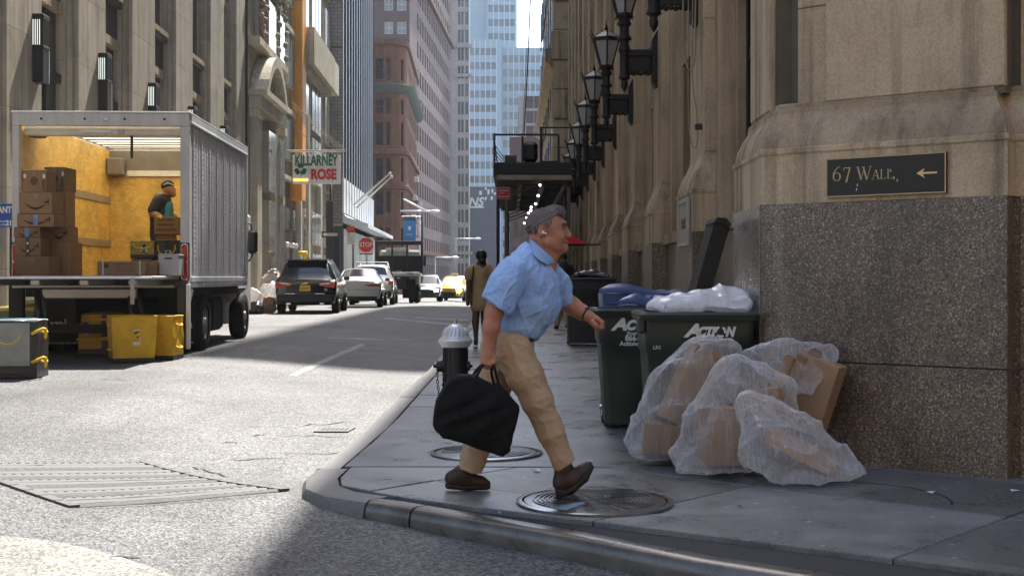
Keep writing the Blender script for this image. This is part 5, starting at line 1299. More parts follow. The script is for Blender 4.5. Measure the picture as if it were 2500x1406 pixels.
# translucent roof between bows
for k in range(12):
    y = .16+.395*k; tb_('roof_sheet', -HW+.02, HW-.02, y+.03, y+.395, Z1-.012, Z1-.004, 'roof_translucent'); tb_('roof_bow', -HW+.061, HW-.061, y-.025, y+.028, Z1-.034, Z1-.013, 'interior_grey', .01)
for x, y in ((.35, 1.3), (.6, 2.1)): tb_('ceiling_lamp', x, x+.25, y, y+.1, Z1-.11, Z1-.076, 'white_lens', .01)
# rolled-up door under the header, pull strap
dr = MB(); 
for k in range(3): dr.bbox(-HW+.12, HW-.13, .13+.02*k, .17+.35*k+.1, Z1-.30+.035*k, Z1-.19+.02*k, .02)
d_ = dr.build('roller_door', 'tote_lid_white', tk); tb_('door_latch', -.32, .12, .115, .135, Z1-.27, Z1-.22, 'aluminium', .01, d_); tb_('door_latch', .2, .3, .11, .13, Z1-.28, Z1-.21, 'aluminium_dull', .02, d_)
tb_('pull_strap', .37, .41, .15, .155, Z1-.62, Z1-.30, 'black_paint')
tb_('gas_strut', -HW+.1, -HW+.3, .35, .6, Z1-.30, Z1-.25, 'interior_grey', .02)
# corrugated right side with rivet rows
NPAN = 8
for k in range(NPAN):
    a, b = .13+(BL-.16)*k/NPAN, .13+(BL-.16)*(k+1)/NPAN-.004; rows = []
    prof = [(0, 0), (.04, .006), (.10, .006), (.14, 0), (.30, 0), (.34, .010), (.46, .010), (.50, 0), (.66, 0), (.70, .006), (.76, .006), (.80, 0), (1, 0)]
    rows = [[(HW-.016+o, a+(b-a)*t, z) for t, o in prof] for z in (Z0+.16, Z1-.10)]
    MB().grid(rows).build('side_panel', 'aluminium', tk)
    mb = MB()
    for t in (.02, .40, .60):
        for j in range(30): mb.ball((HW-.012+(.010 if t == .40 else 0), a+(b-a)*t, Z0+.22+.073*j), (.008, .009, .009), 5, 3)
    tag(mb.build('rivets', 'aluminium', tk, True), kind='stuff')
tb_('side_backing', HW-.019, HW-.0165, .13, BL-.02, Z0, Z1-.01, 'aluminium_dull')
for z0, z1, o in ((Z1-.10, Z1-.005, .012), (Z1-.14, Z1-.105, .022), (Z0+.08, Z0+.155, .012), (Z0, Z0+.075, .006)): tb_('side_rail', HW-.015, HW+o, .125, BL, z0, z1, 'aluminium', .006)
for k in range(22): tb_('rail_tab', HW+.0065, HW+.016, .2+.21*k, .32+.21*k, Z0+.005, Z0+.05, 'aluminium_dull')
tb_('corner_post', HW-.03, HW+.014, BL-.06, BL+.02, Z0, Z1, 'aluminium', .01)
# tail lamps on black brackets
for sx, x in ((-1, -HW-.008), (1, HW-.128)):
    p_ = tb_('lamp_bracket', x, x+.137, -.022, .004, Z0+.10, Z0+.63, 'trim_black', .01)
    for z in (Z0+.24, Z0+.48):
        pts = [(x+.07+.038*math.cos(a), -.026, z+(.085 if math.sin(a) > 0 else -.085)*1+.038*math.sin(a)-0) for a in [2*math.pi*k/20 for k in range(20)]]
        MB().prism(pts, (0, -.012, 0)).build('tail_lamp', 'red_lens', p_); MB().tube([(q[0]+(q[0]-x-.07)*.25, -.03, z+(q[2]-z)*1.06) for q in pts]+[(pts[0][0]+(pts[0][0]-x-.07)*.25, -.03, z+(pts[0][2]-z)*1.06)], .009, 6, False).build('lamp_bezel', 'chrome', p_, True)
# tail lift: platform, hinge, columns, arms, bar
tb_('lift_platform', -HW-.10, HW-.14, -1.55, -.02, ZF-.055, ZF-.006, 'aluminium_dull', .012); tb_('platform_edge', -HW-.10, HW-.14, -1.62, -1.551, ZF-.045, ZF-.018, 'aluminium', .008)
for k in range(4): tb_('platform_rib', -1.1+.62*k, -.98+.62*k, -1.5, -.05, ZF-.13, ZF-.056, 'aluminium_dull', .012)
tb_('platform_hinge', -HW+.1, HW-.15, -.30, -.06, ZF-.17, ZF-.131, 'aluminium_dull', .01)
tb_('warning_tag', .82, .87, -1.63, -1.622, .93, ZF-.03, 'tan_film')
tb_('lift_column', HW-.14, HW-.02, -.14, -.03, .28, ZF-.13, 'steel_dark', .01); tb_('lift_column', HW-.018, HW+.03, -.14, -.03, .28, ZF-.12, 'aluminium', .008); tb_('lift_column', -HW+.0, -HW+.2, -.14, -.03, .35, ZF-.13, 'chassis_black', .01)
tb_('lift_crossbar', -.75, .55, -.2, -.1, .98, 1.12, 'aluminium_dull', .015)
for x in (.42, .56, -.75, -.85): MB().tube([(x, -.15, 1.1), (x+.1, -.25, .62)], .035, 8).build('lift_arm', 'steel_dark', tk, True)
tb_('bumper_bar', -1.0, 1.0, -.08, .0, .50, .62, 'chassis_black', .01)
tb_('chassis_rail', -.5, -.38, .1, 7.0, .62, 1.1, 'chassis_black'); tb_('chassis_rail', .38, .5, .1, 7.0, .62, 1.1, 'chassis_black'); tb_('underbody', -1.1, 1.1, .2, 4.7, 1.0, Z0-.002, 'chassis_black'); tb_('axle', -.95, .95, 1.35, 1.5, tz+.33, tz+.5, 'chassis_black'); tb_('fuel_tank', .62, 1.1, 2.4, 3.3, .42, .95, 'chassis_black', .06); tb_('battery_box', .95, 1.12, 3.42, 3.7, .5, .85, 'aluminium_dull', .01)
MB().tube([(1.15, -.05, .6), (1.21, .25, 1.1)], .025, 6).build('stay', 'aluminium', tk)
# mud flaps with lettering
for sx in (-1, 1):
    x0, x1 = (.62, 1.15) if sx > 0 else (-1.15, -.5)
    fl = tb_('mud_flap', x0, x1, .72, .735, tz+.12, 1.0, 'rubber')
    text_mesh('azalea', .19, 'white_print', fl, face_mw((x1-.03, .715, .60)), .002, .004, .9, 0, 'RIGHT'); text_mesh('Auto Group Corp', .05, 'white_print', fl, face_mw((x1-.05, .715, .48)), .001, 0, 1, .1, 'RIGHT'); text_mesh('www.autogroup.com', .055, 'white_print', fl, face_mw((x1-.02, .715, .33)), .001, 0, 1, 0, 'RIGHT')
def wheel(root, x, y, z, r, w, dirx, rimmat='rim_metal', n=24, name='wheel'):
    prof = [(r*.62, -w/2), (r*.9, -w/2), (r*.97, -w*.42), (r, -w*.28), (r, w*.28), (r*.97, w*.42), (r*.9, w/2), (r*.62, w/2)]
    o = MB().lathe(prof, (x, y, z), n, 'x', cap=False).build(name, 'rubber', root, 40)
    f = x+dirx*w*.42
    MB().lathe([(r*.63, f-x), (r*.58, f-x), (r*.52, f-x-dirx*.03), (r*.2, f-x-dirx*.02), (r*.16, f-x+dirx*.02), (.001, f-x+dirx*.02)] if dirx > 0 else [(.001, f-x-.02), (r*.16, f-x-.02), (r*.2, f-x+.02), (r*.52, f-x+.03), (r*.58, f-x), (r*.63, f-x)], (x, y, z), n, 'x', cap=False).build('rim', rimmat, o, 40, clean=True)
    return o
for x in (1.06, .80, -1.06, -.80): wheel(tk, x, 1.42, tz+.42, .42, .24, 1 if x > 0 else -1)
for x in (1.0, -1.0): wheel(tk, x, 5.35, tz+.41, .41, .25, 1 if x > 0 else -1)
# cab and mirrors
tb_('cab', -1.0, 1.0, BL+.08, BL+1.9, .55, 2.55, 'white_paint', .12); tb_('cab_window', .94, 1.004, BL+.6, BL+1.5, 1.65, 2.3, 'glass_car', .01); tb_('front_wing', .75, 1.06, BL-.1, BL+1.0, tz+.86, 1.12, 'chassis_black', .06)
MB().tube([(1.0, BL+.3, 2.26), (1.14, BL+.25, 2.28), (1.26, BL+.2, 2.22), (1.28, BL+.2, 2.1)], .016, 8).build('mirror_arm', 'black_paint', tk, True)
MB().tube([(1.0, BL+.3, 1.42), (1.02, BL+.25, 1.52), (1.24, BL+.2, 1.58), (1.28, BL+.2, 1.66), (1.28, BL+.2, 1.8)], .016, 8).build('mirror_arm', 'black_paint', tk, True)
tb_('mirror', 1.19, 1.38, BL+.14, BL+.26, 1.70, 2.13, 'black_paint', .05)
# ================================================================ PARCELS IN THE TRUCK
TM = root_mw(tk)
def parcel(label, px0, px1, py0, py1, Y, depth, mat='cardboard', rz=0, art=None, cat='box', name='cardboard_box', z0=None):
    a, b = W(px0, py1, Y), W(px1, py0, Y); w, h = b.x-a.x, b.z-a.z
    t = thing(name, label, cat, ((a.x+b.x)/2, Y+depth/2, a.z if z0 is None else z0), rz, 'parcels in the truck')
    if z0 is not None: h = b.z-z0
    c = .004; MB().bbox(-w/2, w/2, -depth/2, depth/2, 0, h, .006).build('carton', mat, t)
    MB().box(-.028, .028, -depth/2-.0012, -depth/2-.0002, h*.72, h-.008).build('tape', 'tape_blue' if art and 'blue' in art else 'cardboard_pale', t); MB().box(-.03, .03, -depth/2+.01, depth/2-.01, h+.0003, h+.0015).build('tape', 'cardboard_pale', t)
    if art and 'smile' in art:
        pts = []; n = 16; u = w*.36; zc = h*(.52 if 'low' not in art else .42); sag = min(.09, h*.26)
        rows = [[], []]
        for k in range(n+1):
            s_ = -1+2*k/n; x = s_*u*.92; z = zc-sag*(1-s_*s_)+.0; th = (.004+.016*(1-s_*s_))
            rows[0].append((x, -depth/2-.0022, z-th)); rows[1].append((x, -depth/2-.0022, z+th*.6))
        mb = MB().grid(rows); q = u*.92
        mb.add([(q-.055, -depth/2-.0022, zc+.012), (q+.012, -depth/2-.0022, zc-.008), (q+.03, -depth/2-.0022, zc+.05), (q+.012, -depth/2-.0022, zc+.022)], [(0, 1, 2, 3)])
        mb.add([(q+.012, -depth/2-.0022, zc+.045), (q+.022, -depth/2-.0022, zc-.03), (q+.032, -depth/2-.0022, zc-.028), (q+.03, -depth/2-.0022, zc+.05)], [(0, 1, 2, 3)])
        mb.build('printed_smile', 'print_black', t)
    if art and 'blue' in art: MB().box(-.03, .03, -depth/2-.003, -depth/2-.0024, 0.01, h-.004).build('tape', 'tape_blue', t)
    if art and 'dark' in art:
        MB().box(-.028, .028, -depth/2-.003, -depth/2-.0024, 0.01, h-.004).build('tape', 'tape_dark', t)
        for k in range(2): MB().lathe([(.016, -.0005), (.016, .0005)], (0, -depth/2-.004, h*(.3+.4*k)), 10, 'y').build('printed_mark', 'paper_white', t)
    if art and 'marks' in art:
        for x0, x1, z0_, z1_ in ((-.46, -.40, .45, .9), (.34, .44, .1, .55), (-.46, -.42, .1, .38)): MB().box(w*x0, w*x1, -depth/2-.002, -depth/2-.001, h*z0_, h*z1_).build('printed_mark', 'print_brown', t)
        for x0 in (-.40, .36): MB().box(w*x0, w*(x0+.1), -depth/2-.0024, -depth/2-.0011, h*.62, h*.8).build('label_sticker', 'paper_white', t)
        MB().ball((w*.02, -depth/2, h*.5), (.05, .003, .06), 10, 6).build('printed_mark', 'print_brown', t)
    return t
zf = lambda Y: 1.302
parcel('large plain brown carton at the bottom of the left parcel stack', 37, 119, 627, 672, 17.3, .5, 'cardboard', 0, None, z0=1.302)
parcel('brown carton with a printed smile, second from the bottom of the left stack', 35, 98, 580, 626.5, 17.32, .42, 'cardboard', .03, 'smile dark')
parcel('shallow brown carton with dark tape strip in the middle of the left stack', 34, 99, 554, 579.5, 17.34, .42, 'cardboard', -.02, 'smile blue low')
parcel('wide flat smile-printed carton overhanging the stack, below the deep one', 41, 131, 523, 553.5, 17.3, .45, 'cardboard', .02, 'smile blue')
parcel('deep brown carton with a wide printed smile, second from the top', 47, 127, 470, 522.5, 17.32, .45, 'cardboard', 0, 'smile')
parcel('topmost brown carton of the left stack with white stickers', 50, 111, 414, 469.5, 17.32, .42, 'cardboard', .04, 'marks')
parcel('tall brown carton standing on the truck floor behind the left stack', 119, 172, 591, 672, 17.86, .5, 'cardboard', 0, None, z0=1.302)
parcel('upright brown carton behind the middle of the left stack', 126, 160, 466, 551, 17.88, .4, 'cardboard', 0, None)
parcel('small smile-printed carton set behind the stack, on the tall carton', 122, 166, 552, 590.5, 17.87, .42, 'cardboard', 0, 'smile')
parcel('dark brown carton at the top of the rear row of the stack', 108, 159, 408, 465.5, 17.88, .45, 'cardboard', -.03, 'marks')
lbx = parcel('long pale carton with two white straps lying at the truck door', 237, 356, 638, 672, 17.45, .45, 'cardboard_pale', .0, None, z0=1.302)
for x in (-.26, .24): MB().box(x, x+.018, -.228, -.2255, .002, .2).build('strap', 'paper_white', lbx)
for k in range(5): MB().box(-.08+.0*k, .2-.03*(k % 2), -.2275, -.2262, .05+.025*k, .056+.025*k).build('printed_mark', 'print_brown', lbx)
MB().box(-.24, -.17, -.2275, -.2262, .1, .16).build('printed_mark', 'print_brown', lbx)
hb = parcel('brown carton covered in dark print, held by the worker in the truck', 376, 434, 530, 573, 19.75, .34, 'cardboard', 0, None)
for k in range(3): MB().box(-.15+.02*k, .15-.02*k, -.1725, -.1712, .06+.075*k, .09+.075*k).build('printed_mark', 'print_brown', hb)
parcel('small brown carton under the printed one at the worker\'s waist', 380, 420, 574, 590, 19.8, .3, 'cardboard', 0, None)
parcel('yellowish carton on the floor between strapped carton and grey bin', 357, 384, 640, 672, 17.5, .4, 'cardboard', 0, None, z0=1.302)
# fabric totes
def tote(label, c, w, d, h, rz, mat, zmat=None, trim='yellow_trim', num=None, base='black_tote', lid=None, taper=.02, group='delivery totes by the truck', pocket=True, slump=.02):
    t = thing('delivery_tote', label, 'tote', c, rz, group)
    rnd = random.Random(label); nx, nz = 18, 14
    P = []; 
    per = [(-1, -1), (1, -1), (1, 1), (-1, 1)]
    rows = []
    for j in range(nz+1):
        z = .06+(h-.06)*j/nz; r = []
        for s_ in range(4):
            a, b = Vector(per[s_]), Vector(per[(s_+1) % 4])
            for k in range(nx):
                q = a+(b-a)*(k/nx); bul = 1+slump*math.sin(math.pi*j/nz)*(1-abs(1-2*k/nx)*.6)*rnd.uniform(.3, 1.4)
                tp = 1-taper*(j/nz)
                r.append((q.x*w/2*bul*tp, q.y*d/2*bul*tp, z+(.012*rnd.uniform(-1, 1) if j == nz else 0)))
        r.append(r[0]); rows.append(r)
    bd_ = MB().grid(rows).build('body', mat, t, 60, clean=True); wrinkle(bd_, .010, [((.2, .1, 1), (2.5, 6, 6), 1), ((1, .3, .3), (4, 9, 9), .7), ((.5, .5, -.7), (3, 14, 14), .5)], rnd.random()*5)
    MB().bbox(-w/2-.003, w/2+.003, -d/2-.003, d/2+.003, .002, .065, .01).build('base', base, t)
    MB().box(-w/2*.95, w/2*.95, -d/2*.95, d/2*.95, h*.9, h*.93).build('inner_lid', lid or 'tote_lid_white', t)
    for sx, sy, ex, ey in ((-1, -1, 1, -1), (1, -1, 1, 1), (1, 1, -1, 1), (-1, 1, -1, -1)):
        k = 1-taper; MB().tube([(sx*w/2*k, sy*d/2*k, h), ((sx+ex)/2*w/2*k, (sy+ey)/2*d/2*k, h+.008), (ex*w/2*k, ey*d/2*k, h)], .009, 6).build('rim_binding', lid or mat, t, True)
    for sx in (-1, 1):
        for zz in (h*.82, h*.30):
            MB().tube(smooth_pts([Vector((sx*w/2, -.10, zz)), Vector((sx*(w/2+.035), -.06, zz-.02)), Vector((sx*(w/2+.04), .05, zz-.015)), Vector((sx*w/2, .1, zz))], 3), .013, 6).build('handle', trim, t, True)
    MB().tube(smooth_pts([Vector((-.12, -d/2-.004, h*.88)), Vector((-.10, -d/2-.012, h*.66)), Vector((.02, -d/2-.014, h*.60)), Vector((.12, -d/2-.012, h*.70)), Vector((.13, -d/2-.004, h*.88))], 4), .010, 6).build('front_handle', trim, t, True)
    if num:
        MB().box(-.045+.03, .045+.03, -d/2-.016, -d/2-.0135, h*.38, h*.72).build('number_label', 'paper_white', t)
        text_mesh(num, .09, 'print_black', t, face_mw((.03, -d/2-.0165, h*.57), (0, 0, 1), (-1, 0, 0)), .001, .004)
    if pocket: MB().box(-w/2*.96, w/2*.96, -d/2-.0045, -d/2-.003, h*.40, h*.43).build('seam', trim if mat == 'black_tote' else mat, t)
    return t
def G(px, py): p = R(px, py); return p
p = G(304, 886); tote('yellow delivery tote 205 with white lid standing forward on the road', (p.x+.02, p.y+.25, p.z+.002), .52, .46, .60, .42, 'yellow_tote', num='205', taper=-.10)
p = G(382, 880); tote('plain yellow tote standing just behind tote 205, nearest the truck wheel', (p.x, p.y+.28, p.z+.002), .44, .46, .58, -.05, 'yellow_tote', lid='yellow_trim')
p = G(232, 866); t_ = tote('black and yellow tote 435 under the tail lift', (p.x, p.y+.28, p.z+.002), .55, .45, .58, .08, 'black_tote', num=None, lid='olive_tote')
MB().bbox(-.26, .06, -.238, -.227, .08, .57, .004).build('front_panel', 'yellow_tote', t_); MB().box(-.20, -.12, -.2415, -.2385, .28, .50).build('number_label', 'paper_white', t_); text_mesh('435', .09, 'print_black', t_, face_mw((-.16, -.242, .40), (0, 0, 1), (-1, 0, 0)), .001, .004)
for z in (.20, .48): MB().bbox(-.29, .29, -.245, -.2385 if z > 1 else -.2386, z, z+.035, .003).build('strap', 'yellow_trim', t_)
p = G(40, 925); t_ = tote('black tote with grey reflective panel at the left edge of the picture', (p.x-.12, p.y+.25, p.z+.002), .62, .5, .64, .10, 'black_tote', num=None, lid='glass_blue_pale')
MB().bbox(-.30, .24, -.268, -.258, .14, .62, .006).build('reflective_panel', 'silver_fabric', t_)
for z in (.18, .5): MB().tube(smooth_pts([Vector((.26, -.262, z)), Vector((.33, -.28, z+.03)), Vector((.40, -.24, z+.05)), Vector((.39, -.2, z-.06))], 4), [.018]*12+[.012], 6).build('knotted_strap', 'yellow_trim', t_, True)
p = G(-8, 918); tote('yellow tote cut by the left edge beside the black one', (p.x-.44, p.y+.1, p.z+.002), .4, .4, .55, 0, 'yellow_tote')
p = G(75, 858); gb = thing('green_wheeled_bin', 'dark green wheeled bin with yellow straps behind the black tote', 'bin', (p.x-.05, p.y+.4, p.z), .05)
MB().add([(-.42, -.33, .05), (.42, -.33, .05), (.42, .33, .05), (-.42, .33, .05), (-.48, -.38, .62), (.48, -.38, .62), (.48, .38, .62), (-.48, .38, .62)], [(0, 3, 2, 1), (4, 5, 6, 7), (0, 1, 5, 4), (1, 2, 6, 5), (2, 3, 7, 6), (3, 0, 4, 7)]).build('tub', 'green_bin', gb)
MB().bbox(-.5, .5, -.4, .4, .6, .66, .02).build('rim', 'olive_tote', gb); MB().bbox(-.2, .42, -.35, .35, .66, .76, .05).build('lid', 'olive_tote', gb); MB().bbox(-.47, .47, -.37, -.358, .50, .56, .004).build('strap', 'yellow_trim', gb)
for x in (-.36, .36): wheel(gb, x, .2, .06, .06, .04, 1)
# totes and bin inside the truck
def inside(px0, px1, py0, Y): a, b = W(px0, py0, Y), W(px1, py0, Y); return (a.x+b.x)/2, b.x-a.x, a.z
x, w, z = inside(318, 376, 590, 18.95); tote('olive yellow tote 306 inside the truck below the worker', (x, 18.95+.2, 1.55), w, .4, z-1.55, 0, 'olive_tote', num='306', lid='olive_tote', group='totes inside the truck', pocket=False)
parcel('plain carton under the olive tote inside the truck', 320, 372, 632, 672, 18.98, .4, 'cardboard', 0, None, z0=1.302)['group'] = 'parcels in the truck'
x, w, z = inside(374, 438, 588, 19.0); tote('black tote 074 with yellow handles inside the truck at the worker\'s side', (x, 19.0+.2, 1.305), w-.01, .4, z-1.305, 0, 'black_tote', num='074', group='totes inside the truck', lid='black_tote')
a, b = W(386, 672, 17.6), W(436, 622, 17.6)
gbx = thing('grey_file_bin', 'pale grey plastic bin with slot handle at the truck door', 'bin', ((a.x+b.x)/2, 17.75, 1.302)); w = b.x-a.x; h = b.z-1.302
MB().bbox(-w/2, w/2, -.15, .15, 0, h, .008).build('tub', 'grey_bin', gbx); MB().box(-.05, .05, -.1525, -.1505, h*.78, h*.86).build('slot', 'trim_black', gbx); MB().bbox(-w/2-.005, w/2+.005, -.155, .155, h-.012, h+.008, .004).build('rim', 'grey_bin', gbx)
# ================================================================ CARS
def car(name, label, cat, loc, rz, L, Wd, secs, paint, glass='glass_car', rwin=None, swin=(), wheels=(), wr=.34, group='cars parked along the far kerb', fwin=None):
    """secs: (y, z_bottom, z_belt, z_roof, half bottom, half belt, half roof), y from rear to front"""
    t = thing(name, label, cat, loc, rz, group)
    def ring(s):
        y, zb, ze, zr, wb, we, wr_ = s
        return [(0, zb), (wb*.86, zb), (wb*.97, zb+.06), (we*.995, zb+(ze-zb)*.45), (we*1.0, ze-.10), (we*.975, ze), (wr_*1.03+(we-wr_)*.5*0, (zr-.07)), (wr_*.92, zr-.015), (wr_*.6, zr+.012), (0, zr+.02)]
    def lerp(y):
        for a, b in zip(secs[:-1], secs[1:]):
            if a[0] <= y <= b[0]:
                k = (y-a[0])/(b[0]-a[0]); return tuple(a[i]+(b[i]-a[i])*k for i in range(7))
        return secs[0] if y < secs[0][0] else secs[-1]
    fine = []; 
    for a, b in zip(secs[:-1], secs[1:]):
        n = max(1, int((b[0]-a[0])/.25)); fine += [lerp(a[0]+(b[0]-a[0])*k/n) for k in range(n)]
    fine.append(secs[-1])
    rows = []
    for s in fine:
        r = ring(s); full = [(-x, s[0], z) for x, z in r[::-1][:-1]]+[(x, s[0], z) for x, z in r]
        rows.append(full)
    mb = MB().grid(rows); m = len(rows[0])
    mb.add(rows[0], [tuple(range(m))]); mb.add(rows[-1], [tuple(range(m-1, -1, -1))])
    mb.build('body', paint, t, 38, clean=True)
    def side(y, k, sx, o=.006):
        s = lerp(y); r = ring(s); a, b = r[5], r[6]; x = a[0]+(b[0]-a[0])*k; z = a[1]+(b[1]-a[1])*k; return (sx*(x+o), y, z)
    for (y0, y1, k0, k1) in swin:
        for sx in (-1, 1):
            N = 5; rows = [[side(y0+(y1-y0)*i/N, k, sx) for i in range(N+1)] for k in (k0, (k0+k1)/2, k1)]
            mb = MB().grid(rows if sx > 0 else rows[::-1]); mb.build('side_window', glass, t)
    for nm, wv in (('rear_window', rwin), ('windscreen', fwin)):
        if wv:
            y0, y1, f0, f1 = wv; N = 8; rows = []
            for k in range(N+1):
                y = y0+(y1-y0)*k/N; s = lerp(y); f = f0+(f1-f0)*k/N; r = ring(s); off = .008
                xs_ = [-.92*f, -.6*f, 0, .6*f, .92*f]
                zz = {.92: r[7][1], .6: r[8][1], 0: r[9][1]}
                rows.append([(s[6]*q, y, (r[7][1] if abs(q) > .9*f else r[8][1] if q else r[9][1])+off+(.0)) for q in xs_])
            MB().grid(rows).build(nm, glass, t, True)
    for y in wheels:
        for sx in (-1, 1):
            x = sx*(Wd/2-.115); MB().lathe([(wr+.06, -.005), (wr+.06, .005)], (sx*(lerp(y)[5]+.0), y, wr+.01), 28, 'x').build('wheel_arch', 'trim_black', t)
            wheel(t, x+sx*.03, y, wr, wr, .22, sx)
    return t
def cb(t, nm, x0, x1, y0, y1, z0, z1, mat, c=.01): return MB().bbox(x0, x1, y0, y1, z0, z1, c).build(nm, mat, t)
# black SUV seen from behind
Ys = 38.9; xs_ = (W(745, 0, Ys)).x
suv = car('black_suv', 'black parked SUV seen from behind with a yellow licence plate', 'car', (xs_, Ys, road_z(xs_, Ys)), .045, 4.65, 1.84,
    [(0, .42, .95, 1.02, .80, .84, .80), (.06, .30, 1.0, 1.06, .86, .90, .80), (.22, .26, 1.03, 1.20, .89, .92, .74), (.55, .25, 1.04, 1.56, .90, .92, .66), (.75, .25, 1.04, 1.63, .90, .92, .64), (2.0, .25, 1.02, 1.67, .90, .92, .66), (2.9, .25, 1.0, 1.58, .90, .92, .64), (3.6, .25, .98, 1.10, .90, .91, .70), (4.3, .25, .9, .93, .88, .88, .6), (4.62, .3, .72, .75, .75, .75, .5)], 'car_black',
    rwin=(.24, .56, 1.02, .94), swin=((.75, 1.25, .12, .88), (1.35, 2.3, .1, .9), (2.4, 3.2, .1, .85)), wheels=(.98, 3.7), wr=.35)
for sx in (-1, 1):
    MB().add([(sx*.90, -.005, .98), (sx*.40, -.02, .93), (sx*.42, -.02, .85), (sx*.88, -.01, .78), (sx*.935, .22, .98), (sx*.935, .2, .82)], [(0, 1, 2, 3), (0, 3, 5, 4)]).build('tail_lamp', 'red_lens', suv)
    MB().add([(sx*.80, -.022, .955), (sx*.45, -.028, .915), (sx*.45, -.028, .885), (sx*.7, -.024, .90)], [(0, 1, 2, 3)]).build('reversing_lamp', 'white_lens', suv)
    cb(suv, 'exhaust_tip', sx*.5-.07, sx*.5+.07, -.01, .1, .28, .34, 'chrome'); cb(suv, 'door_mirror', sx*1.0-.09, sx*1.0+.09, 2.95, 3.1, 1.0, 1.14, 'car_black', .03)
cb(suv, 'rear_bumper', -.86, .86, -.045, .12, .33, .60, 'trim_black', .05); cb(suv, 'bumper_chrome', -.6, -.3, -.05, -.03, .60, .615, 'chrome', .004); cb(suv, 'bumper_chrome', .3, .6, -.05, -.03, .60, .615, 'chrome', .004)
cb(suv, 'roof_spoiler', -.62, .62, .36, .75, 1.60, 1.66, 'car_black', .02); cb(suv, 'high_brake_lamp', -.12, .12, .35, .37, 1.61, 1.64, 'red_lens', .004); MB().tube([(0, .9, 1.67), (0, .8, 1.74)], [.03, .008], 6).build('antenna_fin', 'trim_black', suv)
lp_ = cb(suv, 'licence_plate', -.16, .16, -.035, -.02, .69, .86, 'plate_yellow', .004); text_mesh('GE25-RA', .085, 'navy_panel', lp_, face_mw((0, -.0365, .775)), .001, .002, .85)
MB().prism([(-.09, -.012, .925), (-.03, -.012, .925), (-.02, -.012, .95), (.1, -.012, .95), (.06, -.012, .90), (.0, -.012, .90), (-.01, -.012, .885), (-.12, -.012, .885)], (0, -.012, 0)).build('emblem', 'sign_gold_bright', suv)
MB().lathe([(.05, -.002), (.05, .002)], (.62, -.02, .73), 16, 'y').build('sticker', 'plaque_stone', suv)
cb(suv, 'shelf_papers', -.05, .38, .62, .66, 1.12, 1.36, 'glass_blue_pale', .01)
# white saloon
Yw = 47.5; xw = W(868, 0, Yw).x
sed = car('white_saloon', 'white parked saloon car in front of the black SUV', 'car', (xw, Yw, road_z(xw, Yw)), .045, 4.85, 1.86,
    [(0, .45, .90, .98, .82, .85, .70), (.08, .30, .95, 1.03, .87, .9, .72), (.5, .24, .98, 1.07, .90, .92, .70), (.75, .24, .98, 1.14, .9, .92, .66), (1.5, .24, .98, 1.42, .9, .92, .58), (2.3, .24, .97, 1.46, .9, .92, .60), (2.9, .24, .95, 1.36, .9, .92, .6), (3.6, .24, .93, 1.0, .9, .91, .66), (4.4, .25, .82, .86, .86, .87, .6), (4.82, .3, .65, .68, .72, .72, .5)], 'car_white',
    glass='glass_car', rwin=(.74, 1.46, .98, .92), swin=((1.25, 2.05, .15, .88), (2.12, 3.1, .12, .86)), wheels=(.98, 3.8), wr=.34)
for sx in (-1, 1):
    MB().add([(sx*.30, -.012, .84), (sx*.84, -.012, .90), (sx*.87, -.008, .78), (sx*.5, -.014, .79), (sx*.93, .3, .88), (sx*.93, .28, .80)], [(0, 1, 2, 3), (1, 4, 5, 2)]).build('tail_lamp', 'red_lens', sed)
    cb(sed, 'door_mirror', sx*1.0-.09, sx*1.0+.09, 3.15, 3.28, .98, 1.10, 'trim_black', .03)
cb(sed, 'rear_diffuser', -.8, .8, -.03, .1, .28, .42, 'trim_black', .03); MB().box(-.9*.9, .9*.9, -.004, -.001, .66, .668).build('boot_seam', 'trim_black', sed)
# pale SUV with roof rails
Yv = 54.5; xv = W(905, 0, Yv).x
sv2 = car('silver_suv', 'silver parked SUV with roof rack between the white saloon and the black stake truck', 'car', (xv, Yv, road_z(xv, Yv)), .045, 4.7, 1.9,
    [(0, .42, .98, 1.05, .82, .87, .78), (.06, .3, 1.04, 1.10, .88, .93, .80), (.22, .26, 1.06, 1.25, .92, .95, .74), (.5, .25, 1.07, 1.62, .93, .95, .68), (.8, .25, 1.07, 1.70, .93, .95, .66), (2.0, .25, 1.05, 1.74, .93, .95, .68), (2.9, .25, 1.02, 1.64, .93, .95, .66), (3.6, .25, 1.0, 1.12, .93, .94, .70), (4.4, .25, .92, .95, .9, .9, .6), (4.68, .3, .74, .78, .78, .78, .5)], 'car_silver',
    rwin=(.24, .52, 1.0, .94), swin=((.75, 1.3, .12, .88), (1.4, 2.3, .1, .9), (2.4, 3.2, .1, .85)), wheels=(.98, 3.7), wr=.36)
for sx in (-1, 1):
    MB().tube([(sx*.62, .7, 1.72), (sx*.62, .8, 1.79), (sx*.62, 2.6, 1.80), (sx*.62, 2.7, 1.70)], .022, 6).build('roof_rail', 'chrome', sv2)
    cb(sv2, 'tail_lamp', sx*.84-.1, sx*.84+.1, -.012, .2, .86, 1.04, 'red_lens', .02); cb(sv2, 'door_mirror', sx*1.03-.09, sx*1.03+.09, 3.0, 3.13, 1.02, 1.16, 'trim_black', .03)
cb(sv2, 'roof_bar', -.7, .7, 1.0, 1.08, 1.81, 1.85, 'chrome'); cb(sv2, 'rear_bumper', -.86, .86, -.04, .12, .33, .62, 'trim_black', .05)
